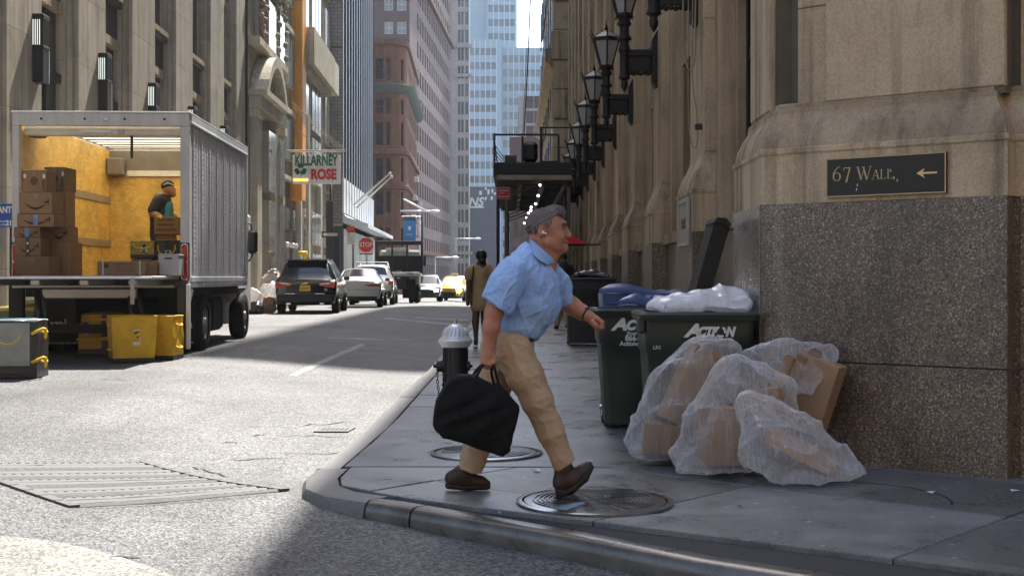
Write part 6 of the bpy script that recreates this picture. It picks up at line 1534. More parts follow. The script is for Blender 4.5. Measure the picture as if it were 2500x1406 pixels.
# black stake-bed truck
Yd = 64.5; xd_ = W(967, 0, Yd).x; zd = road_z(xd_, Yd)
dt = thing('stake_truck', 'black flatbed work truck with a mesh headboard parked beyond the silver SUV', 'truck', (xd_, Yd, zd), .04)
def db(nm, x0, x1, y0, y1, z0, z1, mat, c=.015): return MB().bbox(x0, x1, y0, y1, z0, z1, c).build(nm, mat, dt)
db('bed', -1.2, 1.2, 0, 3.6, 1.35, 1.5, 'aluminium_dull'); db('tailboard', -1.2, 1.2, -.03, .02, 1.42, 1.56, 'pole_grey'); db('chassis', -.5, .5, .1, 6.2, .7, 1.34, 'chassis_black'); db('rear_bumper', -1.1, .2, -.02, .12, .55, .68, 'white_paint'); db('mud_flap', -.95, -.3, .55, .57, .25, 1.2, 'rubber', .005); db('mud_flap', .3, .95, .55, .57, .25, 1.2, 'rubber', .005)
db('side_board', -1.2, 1.2, 3.3, 3.36, 1.5, 2.45, 'chassis_black'); db('headboard_top', -1.22, 1.22, 3.28, 3.4, 3.0, 3.22, 'black_paint')
for k in range(4): db('headboard_post', -1.2+.78*k, -1.1+.78*k, 3.29, 3.37, 1.5, 3.0, 'black_paint')
db('cab', -1.05, 1.05, 3.7, 5.4, .7, 2.75, 'white_paint', .1)
for k in range(2): db('rear_window', -.85+.9*k, -.05+.9*k, 3.69, 3.705, 2.1, 2.6, 'glass_blue_pale', .006)
db('light_bar', -.7, .5, 3.75, 3.95, 2.76, 2.85, 'white_lens'); db('mirror', 1.22, 1.36, 4.9, 5.0, 1.9, 2.5, 'black_paint', .03); db('tail_lamp', -1.15, -.98, -.05, -.031, 1.15, 1.32, 'red_lens', .005)
MB().prism([(-.22, .545, .5), (-.1, .545, .5), (.25, .545, 1.0), (.13, .545, 1.0)], (0, .004, 0)).build('flap_emblem', 'rim_metal', dt); MB().prism([(.25, .55, .5), (.13, .55, .5), (-.22, .55, 1.0), (-.1, .55, 1.0)], (0, .004, 0)).build('flap_emblem', 'rim_metal', dt)
text_mesh('DIESEL', .13, 'trim_black', dt, face_mw((.7, -.035, 1.49)), .002, .004)
for x in (-1.0, -.72, .72, 1.0): wheel(dt, x, 1.2, .46, .46, .25, 1 if x > 0 else -1)
for x in (-.95, .95): wheel(dt, x, 5.0, .46, .46, .25, 1 if x > 0 else -1)
for k in range(5): cb(dt, 'cargo', -.9+.42*k, -.62+.42*k, .4, .9, 1.5, 1.56+.05*(k % 3), 'steel_dark')
# dark green car behind the taxi lane
Yg = 78; xg = W(1040, 0, Yg).x
dc = car('dark_green_car', 'dark green car with a lit headlamp beside the yellow taxi', 'car', (xg, Yg, road_z(xg, Yg)), math.pi+.03, 4.7, 1.84,
    [(-4.7, .42, .95, 1.02, .80, .84, .80), (-4.4, .26, 1.03, 1.2, .89, .92, .74), (-4.0, .25, 1.04, 1.6, .90, .92, .66), (-2.4, .25, 1.02, 1.67, .9, .92, .66), (-1.8, .25, 1.0, 1.56, .9, .92, .64), (-1.1, .25, .98, 1.08, .9, .91, .70), (-.4, .25, .9, .93, .88, .88, .6), (0, .3, .72, .75, .78, .78, .6)], 'car_dark', fwin=(-1.78, -1.12, .92, 1.0), swin=((-4, -3, .1, .9), (-2.9, -1.9, .1, .9)), wheels=(-3.8, -.95), group='oncoming cars')
cb(dc, 'headlamp', -.75, -.5, -.02, .02, .62, .76, 'headlight_soft', .02); cb(dc, 'headlamp', .5, .75, -.02, .02, .62, .76, 'white_lens', .02); cb(dc, 'grille', -.4, .4, .0, .02, .4, .7, 'trim_black', .02)
# taxi
Yt = 84; xt = W(1096, 0, Yt).x
tx = car('yellow_taxi', 'yellow taxi driving towards the camera with one headlamp flaring', 'car', (xt, Yt, road_z(xt, Yt)), math.pi-.12, 4.7, 1.86,
    [(-4.7, .42, .95, 1.02, .80, .84, .80), (-4.4, .26, 1.03, 1.2, .89, .92, .74), (-4.0, .25, 1.04, 1.58, .90, .92, .66), (-2.4, .25, 1.02, 1.68, .9, .92, .66), (-1.8, .25, 1.0, 1.56, .9, .92, .64), (-1.0, .25, .98, 1.08, .9, .91, .74), (-.4, .25, .9, .95, .9, .9, .7), (-.06, .25, .8, .84, .86, .86, .66), (0, .3, .70, .74, .80, .80, .6)], 'taxi_yellow', glass='glass_blue_pale', fwin=(-1.78, -1.04, .94, 1.02), swin=((-4, -3, .1, .9), (-2.9, -1.9, .1, .9)), wheels=(-3.8, -.95), group='oncoming cars')
cb(tx, 'roof_sign', -.22, .22, -2.5, -2.3, 1.69, 1.84, 'tote_lid_white', .03); cb(tx, 'grille', -.45, .45, -.01, .03, .34, .62, 'trim_black', .02); cb(tx, 'front_bumper', -.82, .82, -.02, .06, .2, .36, 'trim_black', .03)
cb(tx, 'headlamp', -.82, -.55, -.04, .03, .62, .80, 'headlight', .03); cb(tx, 'headlamp', .55, .82, -.04, .03, .62, .80, 'headlight_soft', .03)
# ================================================================ PEOPLE
def poly_sdf(poly):
    P = np.array(poly, float)
    def fn(X, Z):
        X, Z = np.broadcast_arrays(X, Z); d = np.full(X.shape, 1e9); ins = np.zeros(X.shape, bool); n = len(P)
        for i in range(n):
            a, b = P[i], P[(i+1) % n]; ab = b-a; L2 = max(1e-12, ab@ab)
            t = np.clip(((X-a[0])*ab[0]+(Z-a[1])*ab[1])/L2, 0, 1)
            d = np.minimum(d, np.hypot(X-a[0]-t*ab[0], Z-a[1]-t*ab[1]))
            c = ((a[1] > Z) != (b[1] > Z)) & (X < (b[0]-a[0])*(Z-a[1])/((b[1]-a[1]) if abs(b[1]-a[1]) > 1e-12 else 1e-12)+a[0]); ins ^= c
        return np.where(ins, -d, d)
    return fn
class Figure:
    """places joints given as (column, row, depth offset) at a common distance"""
    def __init__(s, Y): s.Y = Y; s.s = Y/F
    def p(s, q): return W(q[0], q[1], s.Y+(q[2] if len(q) > 2 else 0))
    def c(s, f, a, b, ra, rb, k=.02, flat=None): f.cone(s.p(a), s.p(b), ra*s.s, rb*s.s, k, 'add', flat)
    def ch(s, f, pts, k=.02, flat=None):
        for a, b in zip(pts[:-1], pts[1:]): s.c(f, a[:-1], b[:-1], a[-1], b[-1], k, flat)
    def e(s, f, c, r, rot=None, k=.02, op='add'): f.ell(s.p(c), [x*s.s for x in r], rot, k, op)
    def fld(s, x0, x1, y0, y1, d0, d1, h):
        a, b = W(x0, y1, s.Y), W(x1, y0, s.Y); return Field((a.x, s.Y+d0, a.z), (b.x, s.Y+d1, b.z), h)
RY = lambda d: Matrix.Rotation(math.radians(d), 3, 'Y')
def folds(f, A, dirs):
    """cloth creases: sums of warped ripples added to the distance field"""
    lo = f.lo; hi = f.lo+f.h*f.n
    def fn(X, Y, Z):
        d = 0
        for (kx, ky, kz, ph, w) in dirs:
            u = kx*X+ky*Y+kz*Z+ph+1.3*np.sin(5*X+7*Z+ph)+.9*np.sin(11*Z-6*Y+2*ph); v = np.sin(u); d = d-w*(np.abs(v)**.7*np.sign(v))*(.55+.45*np.sin(3.1*X+4.3*Z+2*ph))
        return A*d
    f.put(lo, hi, fn, 0, 'off')
# ---------------------------------------------------------------- the walking man
FM = Figure(7.4)
o_ = R(1260, 1212, side_z)
man = tag(bpy.data.objects.new('person', None), 'man in blue short-sleeved shirt and khakis striding right past the hydrant', 'person'); 
fb = FM.fld(1130, 1490, 490, 1180, -.36, .42, .0042)
# head and neck
FM.e(fb, (1334, 549, .03), (44, 46, 36), None, .01)
FM.e(fb, (1352, 572, .03), (30, 36, 31), RY(-12), .04)
FM.c(fb, (1346, 596, .03), (1371, 603, .03), 21, 14, .03); FM.e(fb, (1378, 608, .03), (9, 9, 9), None, .02)
FM.c(fb, (1322, 592, .03), (1314, 648, .04), 31, 38, .045); FM.c(fb, (1340, 608, .03), (1346, 622, .03), 18, 17, .05)
FM.c(fb, (1379, 553, .03), (1391, 574, .03), 4.5, 5.5, .012); FM.e(fb, (1387, 577, .03), (8, 8, 5), None, .01)
FM.e(fb, (1375, 546, .03), (8, 17, 6), None, .025)
FM.e(fb, (1382, 590, .03), (4.5, 10, 3.2), None, .012); FM.e(fb, (1381, 597, .03), (4.5, 9, 3.2), None, .012)
FM.e(fb, (1378, 557, -.026), (8, 9, 6), None, .012, 'sub'); FM.e(fb, (1377, 557, .08), (6, 7, 5), None, .012, 'sub')
FM.e(fb, (1371, 557, -.018), (5, 5, 4.0), None, .004)
FM.e(fb, (1362, 580, -.03), (15, 9, 14), None, .03); FM.c(fb, (1340, 592, -.045), (1362, 603, -.02), 8, 8, .03)
FM.e(fb, (1323, 565, -.06), (9.5, 5, 15), RY(12), .008); FM.e(fb, (1324, 563, -.075), (4, 3, 8), RY(12), .006, 'sub')
FM.e(fb, (1384, 593.5, .0), (8, 10, .9), None, .004, 'sub')
# trunk and legs inside the clothes, one continuous body
FM.ch(fb, [(1312, 655, .04, 42), (1285, 720, .04, 46), (1250, 815, .05, 36)], .05)
FM.ch(fb, [(1250, 830, -.02, 32), (1305, 960, -.03, 28), (1368, 1120, -.02, 20)], .04); FM.ch(fb, [(1232, 840, .14, 32), (1192, 1000, .18, 28), (1154, 1130, .20, 20)], .04)
# near arm, hanging, closed on the bag straps
FM.ch(fb, [(1262, 680, -.06, 24), (1234, 705, -.16, 23), (1206, 764, -.20, 22.5)], .04)
FM.ch(fb, [(1206, 762, -.20, 22), (1200, 798, -.20, 20.5), (1195, 845, -.18, 14.5), (1194, 862, -.18, 14.5)], .02)
FM.e(fb, (1192, 872, -.18), (17, 11, 18), None, .02)
for k in range(4):
    x = 1178+9.0*k; ln = (0, 3, 4, 0)[k]
    FM.ch(fb, [(x+2, 872, -.195, 5.2), (x, 885+ln, -.20, 5.0), (x+.5, 894+ln, -.185, 4.6), (x+3, 890+ln, -.162, 4.2), (x+4, 882+ln, -.158, 3.8)], .004)
FM.ch(fb, [(1203, 866, -.19, 6.5), (1210, 880, -.19, 5.6), (1206, 892, -.178, 4.8)], .008)
# far arm swinging forward, loose fist
FM.ch(fb, [(1326, 690, .14, 24), (1360, 718, .21, 24), (1398, 748, .22, 22), (1420, 762, .19, 19), (1440, 774, .16, 14)], .02)
FM.e(fb, (1453, 784, .15), (16, 13, 15), RY(30), .02)
for k in range(4):
    dy = .115+.020*k; ln = (3, 5, 3, 0)[k]
    FM.ch(fb, [(1458, 779, dy, 5.6), (1466+ln, 787, dy, 5.4), (1466+ln, 797+ln*.6, dy, 5.0), (1458, 802+ln*.5, dy-.004, 4.6), (1452, 797, dy-.004, 4.2)], .005)
FM.ch(fb, [(1447, 786, .10, 6.5), (1455, 794, .095, 6), (1461, 800, .10, 5)], .008)
V, Fc = fb.mesh()
tmp = fb.build('person', 'skin'); me = tmp.data; bpy.data.objects.remove(tmp)
bpy.data.objects.remove(man); man = link('person', me); man.location = (0, 0, 0)
tag(man, 'man in blue short-sleeved shirt and khakis striding right past the hydrant', 'person')
# hair
fh = FM.fld(1270, 1400, 485, 615, -.14, .2, .0036)
FM.e(fh, (1332, 547.5, .03), (46.5, 47, 38), None, 0); FM.e(fh, (1358, 518, .03), (24, 30, 15), RY(15), .03)
hp_ = [(1265, 470), (1395, 470), (1392, 524), (1380, 530), (1371, 525), (1358, 526), (1348, 536), (1344, 550), (1337, 560), (1333, 556), (1329, 548), (1318, 548), (1311, 562), (1312, 582), (1303, 600), (1285, 604), (1265, 560)]
pf = poly_sdf([(W(x, y, 7.43).x, W(x, y, 7.43).z) for x, y in hp_])
fh.v = np.maximum(fh.v, pf(fh.lo[0]+fh.h*np.arange(fh.n[0])[:, None], fh.lo[2]+fh.h*np.arange(fh.n[2])[None, :])[:, None, :].astype(np.float32)+.001)
def strand(V):
    d = np.sin(V[:, 0]*60+V[:, 2]*170+3*np.sin(V[:, 0]*40))*.0016+np.sin(V[:, 0]*150-V[:, 2]*260)*.0011
    c = np.array(FM.p((1332, 550, .03))); n = V-c; n /= np.linalg.norm(n, axis=1)[:, None]; return V+n*d[:, None]
hair = fh.build('hair', 'hair_grey', man, strand)
me = hair.data; n_ = len(me.vertices); rs = random.Random(3); mb = MB(); c_ = FM.p((1332, 550, .03)); fx = FM.p((1372, 515, .03))
for i in rs.sample(range(n_), min(n_, 2600)):
    p_ = me.vertices[i].co; nn_ = me.vertices[i].normal
    if p_.y > 7.47: continue
    d_ = Vector((-1.0, rs.uniform(-.25, .25), -.35-1.6*max(0, (c_.x+.02-p_.x)*9)))+Vector((0, 0, .25 if p_.x > fx.x-.05 else 0)); d_ -= nn_*d_.dot(nn_); d_.normalize(); L = rs.uniform(.016, .034)
    q_ = [p_-nn_*.001, p_+d_*L*.5+nn_*rs.uniform(.002, .005), p_+d_*L+nn_*rs.uniform(-.001, .004)]
    mb.tube(q_, [.0011, .0009, .0003], 3, False)
tag(mb.build('hair_strands', 'hair_grey', man), kind='stuff')
# eyebrow, eye
def tiny(nm, mat, pts, r): MB().tube([FM.p(q) for q in pts], r, 6).build(nm, mat, man, True)
tiny('eyebrow', 'hair_grey', [(1368, 547, -.04), (1375, 545, -.034), (1383, 548, -.01)], .0062)
MB().ball(FM.p((1374, 557, -.020)), (.006, .006, .005), 10, 7).build('eye', 'plaque_stone', man, True); MB().ball(FM.p((1376, 557, -.023)), (.0045, .0045, .0045), 8, 6).build('iris', 'print_black', man, True)
MB().tube([FM.p((1324, 567, -.085)), FM.p((1328, 568, -.088))], [.008, .0065], 8).build('earbud', 'earbud_white', man, True); MB().tube([FM.p((1326, 568, -.088)), FM.p((1335, 571, -.086))], [.0045, .0035], 7).build('earbud', 'earbud_white', man, True)
# shirt
fs = FM.fld(1165, 1400, 570, 845, -.36, .42, .0046)
FM.ch(fs, [(1300, 632, .04, 44), (1292, 672, .04, 60)], .05); FM.e(fs, (1295, 690, .04), (74, 78, 60), RY(28), .05); FM.e(fs, (1280, 745, .04), (80, 76, 64), RY(14), .05); FM.e(fs, (1262, 795, .05), (66, 72, 44), RY(10), .05)
FM.e(fs, (1318, 735, .04), (50, 62, 60), RY(10), .05)
FM.ch(fs, [(1280, 648, -.04, 38), (1248, 670, -.13, 35), (1230, 700, -.18, 37), (1216, 742, -.20, 41)], .05)
FM.ch(fs, [(1330, 668, .14, 40), (1356, 698, .2, 36), (1378, 728, .22, 31)], .04)
folds(fs, .0008, [(30, 8, -44, 0, 1), (-60, 10, -40, 1.3, .9), (90, 22, 28, 2.1, .7), (24, 40, -110, .7, .6)])
a, b = FM.p((1195, 803)), FM.p((1315, 831)); nn = np.array([-(b.z-a.z), b.x-a.x]); nn /= np.linalg.norm(nn)
Xg = fs.lo[0]+fs.h*np.arange(fs.n[0])[:, None, None]; Zg = fs.lo[2]+fs.h*np.arange(fs.n[2])[None, None, :]; Yg_ = fs.lo[1]+fs.h*np.arange(fs.n[1])[None, :, None]
hem = -((Xg-a.x)*nn[0]+(Zg-a.z)*nn[1])+.006*np.sin(Xg*45+Yg_*30)
# the near sleeve hangs below the hem line only at the arm, so cut hem and cuffs separately
def halfcut(f, q0, q1, dlo, dhi, keep):
    A, B = FM.p(q0), FM.p(q1); n2 = np.array([-(B.z-A.z), B.x-A.x]); n2 /= np.linalg.norm(n2)
    d = (((Xg-A.x)*n2[0]+(Zg-A.z)*n2[1])*keep)
    m_ = (Yg_ > 7.4+dlo) & (Yg_ < 7.4+dhi); f.v = np.where(m_, np.maximum(f.v, d.astype(np.float32)), f.v)
fs.v = np.maximum(fs.v, hem.astype(np.float32))
cuff0 = FM.p((1184, 724)); cuff1 = FM.p((1248, 770))
d = ((Xg-cuff0.x)*(-(cuff1.z-cuff0.z))+(Zg-cuff0.z)*(cuff1.x-cuff0.x))/math.hypot(cuff1.x-cuff0.x, cuff1.z-cuff0.z)
fs.v = np.where((Yg_ < 7.4-.135), np.maximum(fs.v, (-d).astype(np.float32)), fs.v)
cuff0 = FM.p((1358, 752)); cuff1 = FM.p((1398, 726))
d = ((Xg-cuff0.x)*(-(cuff1.z-cuff0.z))+(Zg-cuff0.z)*(cuff1.x-cuff0.x))/math.hypot(cuff1.x-cuff0.x, cuff1.z-cuff0.z)
fs.v = np.where((Yg_ > 7.4+.17) & (Xg > FM.p((1345, 700)).x), np.maximum(fs.v, (-d).astype(np.float32)), fs.v)
FM.e(fs, (1326, 588, .03), (38, 34, 52), RY(-25), .006, 'sub')
shirt = fs.build('shirt', 'shirt_blue', man)
wrinkle(shirt, .0080, [((.5, .2, -.85), (1.7, 9, 9), 1), ((-.6, .1, -.75), (2.2, 12, 12), .7), ((.9, 0, .3), (3.5, 20, 20), .4)], 1)
def collar(up_, lo_):
    rows = [[FM.p(q) for q in up_], [(FM.p(a_)*.5+FM.p(b_)*.5)+Vector((-.001, -.008 if up_[2][2] < 0 else .008, .002)) for a_, b_ in zip(up_, lo_)], [FM.p(q) for q in lo_]]
    rows2 = [[p_+Vector((.002, .006 if up_[2][2] < 0 else -.006, -.002)) for p_ in r_] for r_ in rows]
    MB().grid(rows+rows2[::-1]+[rows[0]]).build('collar', 'shirt_blue', man, 40, clean=True)
collar([(1292, 588, .05), (1296, 584, -.03), (1304, 590, -.075), (1326, 610, -.082), (1347, 628, -.05), (1352, 637, -.02)], [(1290, 606, .05), (1294, 610, -.05), (1303, 622, -.108), (1318, 636, -.118), (1335, 645, -.095), (1352, 640, -.03)])
collar([(1292, 588, .05), (1300, 586, .10), (1322, 604, .13), (1348, 628, .10), (1356, 640, .06)], [(1290, 606, .05), (1300, 608, .14), (1326, 626, .165), (1356, 644, .12), (1358, 646, .07)])
from mathutils.bvhtree import BVHTree
def on_cloth(o, pts, lift=.0012):
    t = BVHTree.FromPolygons([v.co.copy() for v in o.data.vertices], [tuple(p.vertices) for p in o.data.polygons]); out = []; c = Vector((0, 0, HC))
    for px, py in pts:
        d_ = (W(px, py, 7.4)-c).normalized(); h_ = t.ray_cast(c, d_)
        if h_[0] is not None: out.append(h_[0]+h_[1]*lift)
    return out
def dense(pts, n=6): return [(pts[i][0]+(pts[i+1][0]-pts[i][0])*k/n, pts[i][1]+(pts[i+1][1]-pts[i][1])*k/n) for i in range(len(pts)-1) for k in range(n)]+[pts[-1]]
def seam(o, nm, pts, r, mat):
    P = on_cloth(o, dense(pts))
    if len(P) > 2: MB().tube(P, r, 5).build(nm, mat, man, True)
for dx in (0, 9): seam(shirt, 'placket_seam', [(1346+dx, 652), (1352+dx, 690), (1349+dx, 740), (1337+dx, 790), (1327+dx, 818)], .0016, 'shirt_blue')
for q in on_cloth(shirt, [(1354, 672), (1357, 712), (1351, 752), (1340, 792)], .001): MB().ball(q, (.0045, .004, .0045), 8, 5).build('button', 'paper_white', man, True)
seam(shirt, 'pocket_seam', [(1290, 708), (1328, 716), (1325, 756), (1308, 764), (1287, 750), (1290, 708)], .0016, 'shirt_blue')
seam(shirt, 'shoulder_seam', [(1300, 612), (1282, 640), (1262, 690), (1256, 740)], .0016, 'shirt_blue')
seam(shirt, 'cuff_seam', [(1190, 716), (1215, 732), (1246, 752)], .0016, 'shirt_blue')
# trousers
ft = FM.fld(1105, 1420, 770, 1165, -.3, .42, .0048)
FM.e(ft, (1244, 815, .05), (62, 62, 34), RY(8), .03); FM.e(ft, (1232, 850, .05), (58, 62, 46), RY(12), .05)
FM.ch(ft, [(1256, 862, -.03, 49), (1284, 920, -.04, 42), (1311, 975, -.04, 36), (1345, 1055, -.03, 31), (1379, 1132, -.02, 28)], .04)
FM.ch(ft, [(1222, 866, .13, 48), (1206, 940, .16, 41), (1190, 1000, .18, 38), (1170, 1070, .19, 34), (1148, 1148, .20, 31)], .04)
folds(ft, .0008, [(24, 6, 60, 0, 1), (-40, 14, 70, 1.7, .8), (80, 10, 30, .6, .7), (10, 30, 120, 2.2, .5)])
Xt = ft.lo[0]+ft.h*np.arange(ft.n[0])[:, None, None]; Zt = ft.lo[2]+ft.h*np.arange(ft.n[2])[None, None, :]; Yt_ = ft.lo[1]+ft.h*np.arange(ft.n[1])[None, :, None]
for q0, q1, side in (((1345, 1160), (1402, 1118), 1), ((1100, 1150), (1190, 1172), 2)):
    A, B = FM.p(q0), FM.p(q1); d = -((Xt-A.x)*(-(B.z-A.z))+(Zt-A.z)*(B.x-A.x))/math.hypot(B.x-A.x, B.z-A.z)
    m_ = (Xt > FM.p((1270, 0)).x) if side == 1 else (Xt < FM.p((1260, 0)).x)
    ft.v = np.where(m_, np.maximum(ft.v, d.astype(np.float32)), ft.v)
trs = ft.build('trousers', 'khaki', man)
wrinkle(trs, .0070, [((.85, .3, .25), (2.3, 10, 10), .6), ((.3, 0, -.95), (1.1, 9, 9), .8), ((.7, .2, -.5), (3.5, 18, 18), .5)], 2)
MB().tube([FM.p((1304, 829, -.02)), FM.p((1295, 829, -.07))], .012, 6).build('belt', 'trim_black', man, True)
seam(trs, 'pocket_seam', [(1250, 836), (1285, 846), (1297, 868)], .002, 'khaki')
seam(trs, 'side_seam', [(1238, 840), (1262, 910), (1300, 985), (1338, 1062), (1368, 1128)], .0018, 'khaki')
# shoes
for nm, mat, segs, k, fl in (('shoe', 'leather_brown', [(1376, 1142, -.02, 23), (1372, 1178, -.02, 20), (1398, 1172, -.02, 19), (1424, 1150, -.02, 16), (1436, 1137, -.02, 12)], .03, None),
                             ('shoe', 'leather_brown', [(1128, 1158, .20, 26), (1106, 1168, .21, 18), (1140, 1172, .21, 18), (1172, 1176, .21, 14), (1188, 1180, .21, 10)], .03, None),
                             ('shoe_sole', 'sole_rubber', [(1367, 1196, -.02, 12), (1373, 1203, -.02, 11), (1398, 1191, -.02, 11), (1426, 1166, -.02, 11), (1441, 1140, -.02, 9)], .012, (1, .55, 1)),
                             ('shoe_sole', 'sole_rubber', [(1095, 1184, .21, 9), (1140, 1188, .21, 9), (1190, 1187, .21, 8)], .012, (1, .45, 1))):
    fq = FM.fld(1070, 1465, 1105, 1225, -.16, .36, .004); FM.ch(fq, segs, k, fl); fq.build(nm, mat, man)
# watch
A, B = FM.p((1425, 765, .18)), FM.p((1433, 769, .17)); MB().tube([A, B], 17.5*FM.s, 16).build('watch_strap', 'watch_dark', man, True); MB().ball(FM.p((1432, 754, .16)), (.016, .016, .012), 10, 6).build('watch_case', 'steel_dark', man, True)
# ---------------------------------------------------------------- black shoulder bag in his hand
bgp = [(1073, 962), (1092, 935), (1118, 918), (1145, 913), (1165, 918), (1190, 932), (1205, 938), (1215, 930), (1222, 935), (1240, 960), (1266, 990), (1268, 1003), (1258, 1050), (1240, 1100), (1228, 1112), (1213, 1110), (1140, 1085), (1085, 1064), (1064, 1050), (1058, 1038), (1062, 1000)]
Yb_ = 7.18
fbg = Field((W(1045, 1125, Yb_).x, Yb_-.13, W(1045, 1125, Yb_).z), (W(1280, 900, Yb_).x, Yb_+.13, W(1280, 900, Yb_).z), .0042)
pf2 = poly_sdf([(W(x, y, Yb_).x, W(x, y, Yb_).z) for x, y in bgp])
def bagfn(X, Y, Z):
    d2 = pf2(X[:, 0, :], Z[0, 0, :][None, :])[:, None, :] if False else pf2(X[:, :, 0], Z[0, :, :])[:, None, :]
    t = .040+.030*np.sqrt(np.clip(-d2, 0, .12)/.12)+.006*np.sin(26*X-34*Z+2*np.sin(18*Z))*np.clip(-d2*12, 0, 1)
    r = .016; q = np.sqrt(np.maximum(d2+r, 0)**2+np.maximum(np.abs(Y-Yb_)-t+r, 0)**2)-r
    return q+np.minimum(np.maximum(d2+r, np.abs(Y-Yb_)-t+r), 0)
fbg.put(fbg.lo, fbg.lo+fbg.h*fbg.n, bagfn, 0)
bag = thing('shoulder_bag', 'large black canvas bag carried by the walking man', 'bag', W(1150, 1110, Yb_))
bb_ = fbg.build('bag_body', 'canvas_black', bag); wrinkle(bb_, .010, [((.5, 0, -.85), (1.2, 7, 7), 1), ((-.8, 0, -.5), (1.5, 8, 8), .7)], 5)
pkt = [(1128, 965), (1200, 985), (1203, 1052), (1170, 1048), (1135, 1025), (1120, 990)]
MB().tube(smooth_pts([W(x, y, Yb_-.083) for x, y in ((1122, 965), (1122, 1000), (1140, 1030), (1172, 1048), (1202, 1052), (1203, 990))], 5), .003, 5).build('pocket_seam', 'canvas_black', bag, True, world=True)
hand = lambda dx, dy: W(1190+dx, 889+dy, 7.215)
for off, q0, q1 in ((-.045, (1160, 926), (1218, 940)), (.045, (1152, 924), (1208, 945))):
    pts = smooth_pts([W(*q0, Yb_+off*.6), W(q0[0]+10, 905, Yb_+off*.5), hand(-8, -3), hand(2, -1), hand(14, -3), W(q1[0]-8, 910, Yb_+off*.5), W(*q1, Yb_+off*.6)], 5)
    MB().tube(pts, .0085, 8).build('handle', 'canvas_black', bag, True, world=True)
# ---------------------------------------------------------------- woman walking away
FW = Figure(21.7)
fb = FW.fld(1125, 1225, 600, 860, -.35, .35, .011)
FW.e(fb, (1176, 628), (11.5, 12, 15), None, .02); FW.c(fb, (1176, 638), (1175, 652), 6.5, 8, .03)
FW.ch(fb, [(1175, 655, 0, 17), (1173, 690, 0, 16), (1172, 725, 0, 20)], .05)
FW.ch(fb, [(1150, 660, 0, 9), (1145, 690, .02, 7.5), (1143, 722, -.02, 5.5), (1142, 742, -.04, 5)], .02); FW.ch(fb, [(1199, 660, 0, 9), (1206, 690, .02, 7.5), (1204, 722, -.05, 5.5), (1202, 742, -.08, 5)], .02)
FW.ch(fb, [(1164, 735, 0, 11), (1161, 785, -.05, 8.5), (1162, 832, -.12, 4.5), (1161, 843, -.12, 5)], .03); FW.ch(fb, [(1182, 735, 0, 11), (1183, 785, .1, 8.5), (1182, 826, .22, 4.5), (1182, 834, .24, 5)], .03)
tmp = fb.build('person', 'skin_dark'); wom = link('person', tmp.data); bpy.data.objects.remove(tmp)
tag(wom, 'woman in tan dress with hair in a bun walking away by the kerb', 'person')
fb = FW.fld(1130, 1220, 640, 760, -.35, .35, .011)
FW.ch(fb, [(1175, 660, 0, 19), (1174, 690, 0, 20), (1173, 715, 0, 22), (1172, 742, 0, 25)], .05); FW.ch(fb, [(1160, 656, 0, 12), (1148, 664, 0, 12), (1145, 676, .01, 11)], .04); FW.ch(fb, [(1190, 656, 0, 12), (1201, 664, 0, 12), (1205, 676, .01, 11)], .04)
folds(fb, .008, [(22, 8, 14, 0, 1), (-30, 10, 20, 1, .8)]); fb.build('dress', 'dress_tan', wom)
fb = FW.fld(1150, 1200, 595, 655, -.25, .25, .009)
FW.e(fb, (1175, 624), (14, 14, 15), None, 0); FW.e(fb, (1177, 638, -.08), (7.5, 7, 7), None, .02); fb.build('hair', 'hair_black', wom)
MB().tube([FW.p((1156, 650, -.1)), FW.p((1152, 700, -.14)), FW.p((1150, 745, -.12))], .014, 6).build('bag_strap', 'leather_brown', wom)
for q in ((1161, 846, -.12), (1182, 838, .24)): MB().ball(FW.p(q), (.045, .12, .03), 10, 6).build('shoe', 'paper_white', wom, True)
# ---------------------------------------------------------------- pedestrian in the dark jacket behind the bins
FP_ = Figure(29.5)
fb = FP_.fld(1325, 1440, 600, 815, -.4, .4, .014)
FP_.e(fb, (1374, 630), (9.5, 10, 12), None, .02); FP_.c(fb, (1374, 640), (1375, 650), 6, 7, .02); FP_.ch(fb, [(1376, 655, 0, 16), (1376, 720, 0, 15)], .04)
FP_.ch(fb, [(1368, 720, 0, 9), (1364, 760, .05, 7), (1360, 796, .1, 5)], .03); FP_.ch(fb, [(1382, 720, 0, 9), (1384, 760, -.1, 7), (1386, 792, -.15, 5)], .03)
tmp = fb.build('person', 'skin_worker'); ped = link('person', tmp.data); bpy.data.objects.remove(tmp); tag(ped, 'person in dark jacket and tan trousers half hidden behind the dark bin', 'person')
fb = FP_.fld(1325, 1440, 630, 740, -.4, .4, .014); FP_.ch(fb, [(1375, 655, 0, 18), (1377, 690, 0, 21), (1377, 722, 0, 18)], .05); FP_.ch(fb, [(1360, 655, 0, 9), (1354, 690, 0, 8), (1356, 722, -.1, 7)], .03); FP_.ch(fb, [(1394, 655, 0, 9), (1404, 690, 0, 8), (1400, 720, -.1, 7)], .03); fb.build('jacket', 'jacket_dark', ped)
fb = FP_.fld(1325, 1440, 700, 805, -.4, .4, .014); FP_.ch(fb, [(1368, 722, 0, 11), (1364, 760, .05, 9), (1360, 790, .1, 7)], .03); FP_.ch(fb, [(1382, 722, 0, 11), (1384, 760, -.1, 9), (1386, 788, -.15, 7)], .03); fb.build('trousers', 'khaki', ped)
fb = FP_.fld(1355, 1395, 612, 650, -.2, .2, .012); FP_.e(fb, (1374, 627), (11, 11, 11), None, 0); fb.build('hair', 'hair_black', ped)
for q in ((1358, 799, .05), (1386, 796, -.2)): MB().ball(FP_.p(q), (.06, .14, .05), 10, 6).build('shoe', 'trim_black', ped, True)
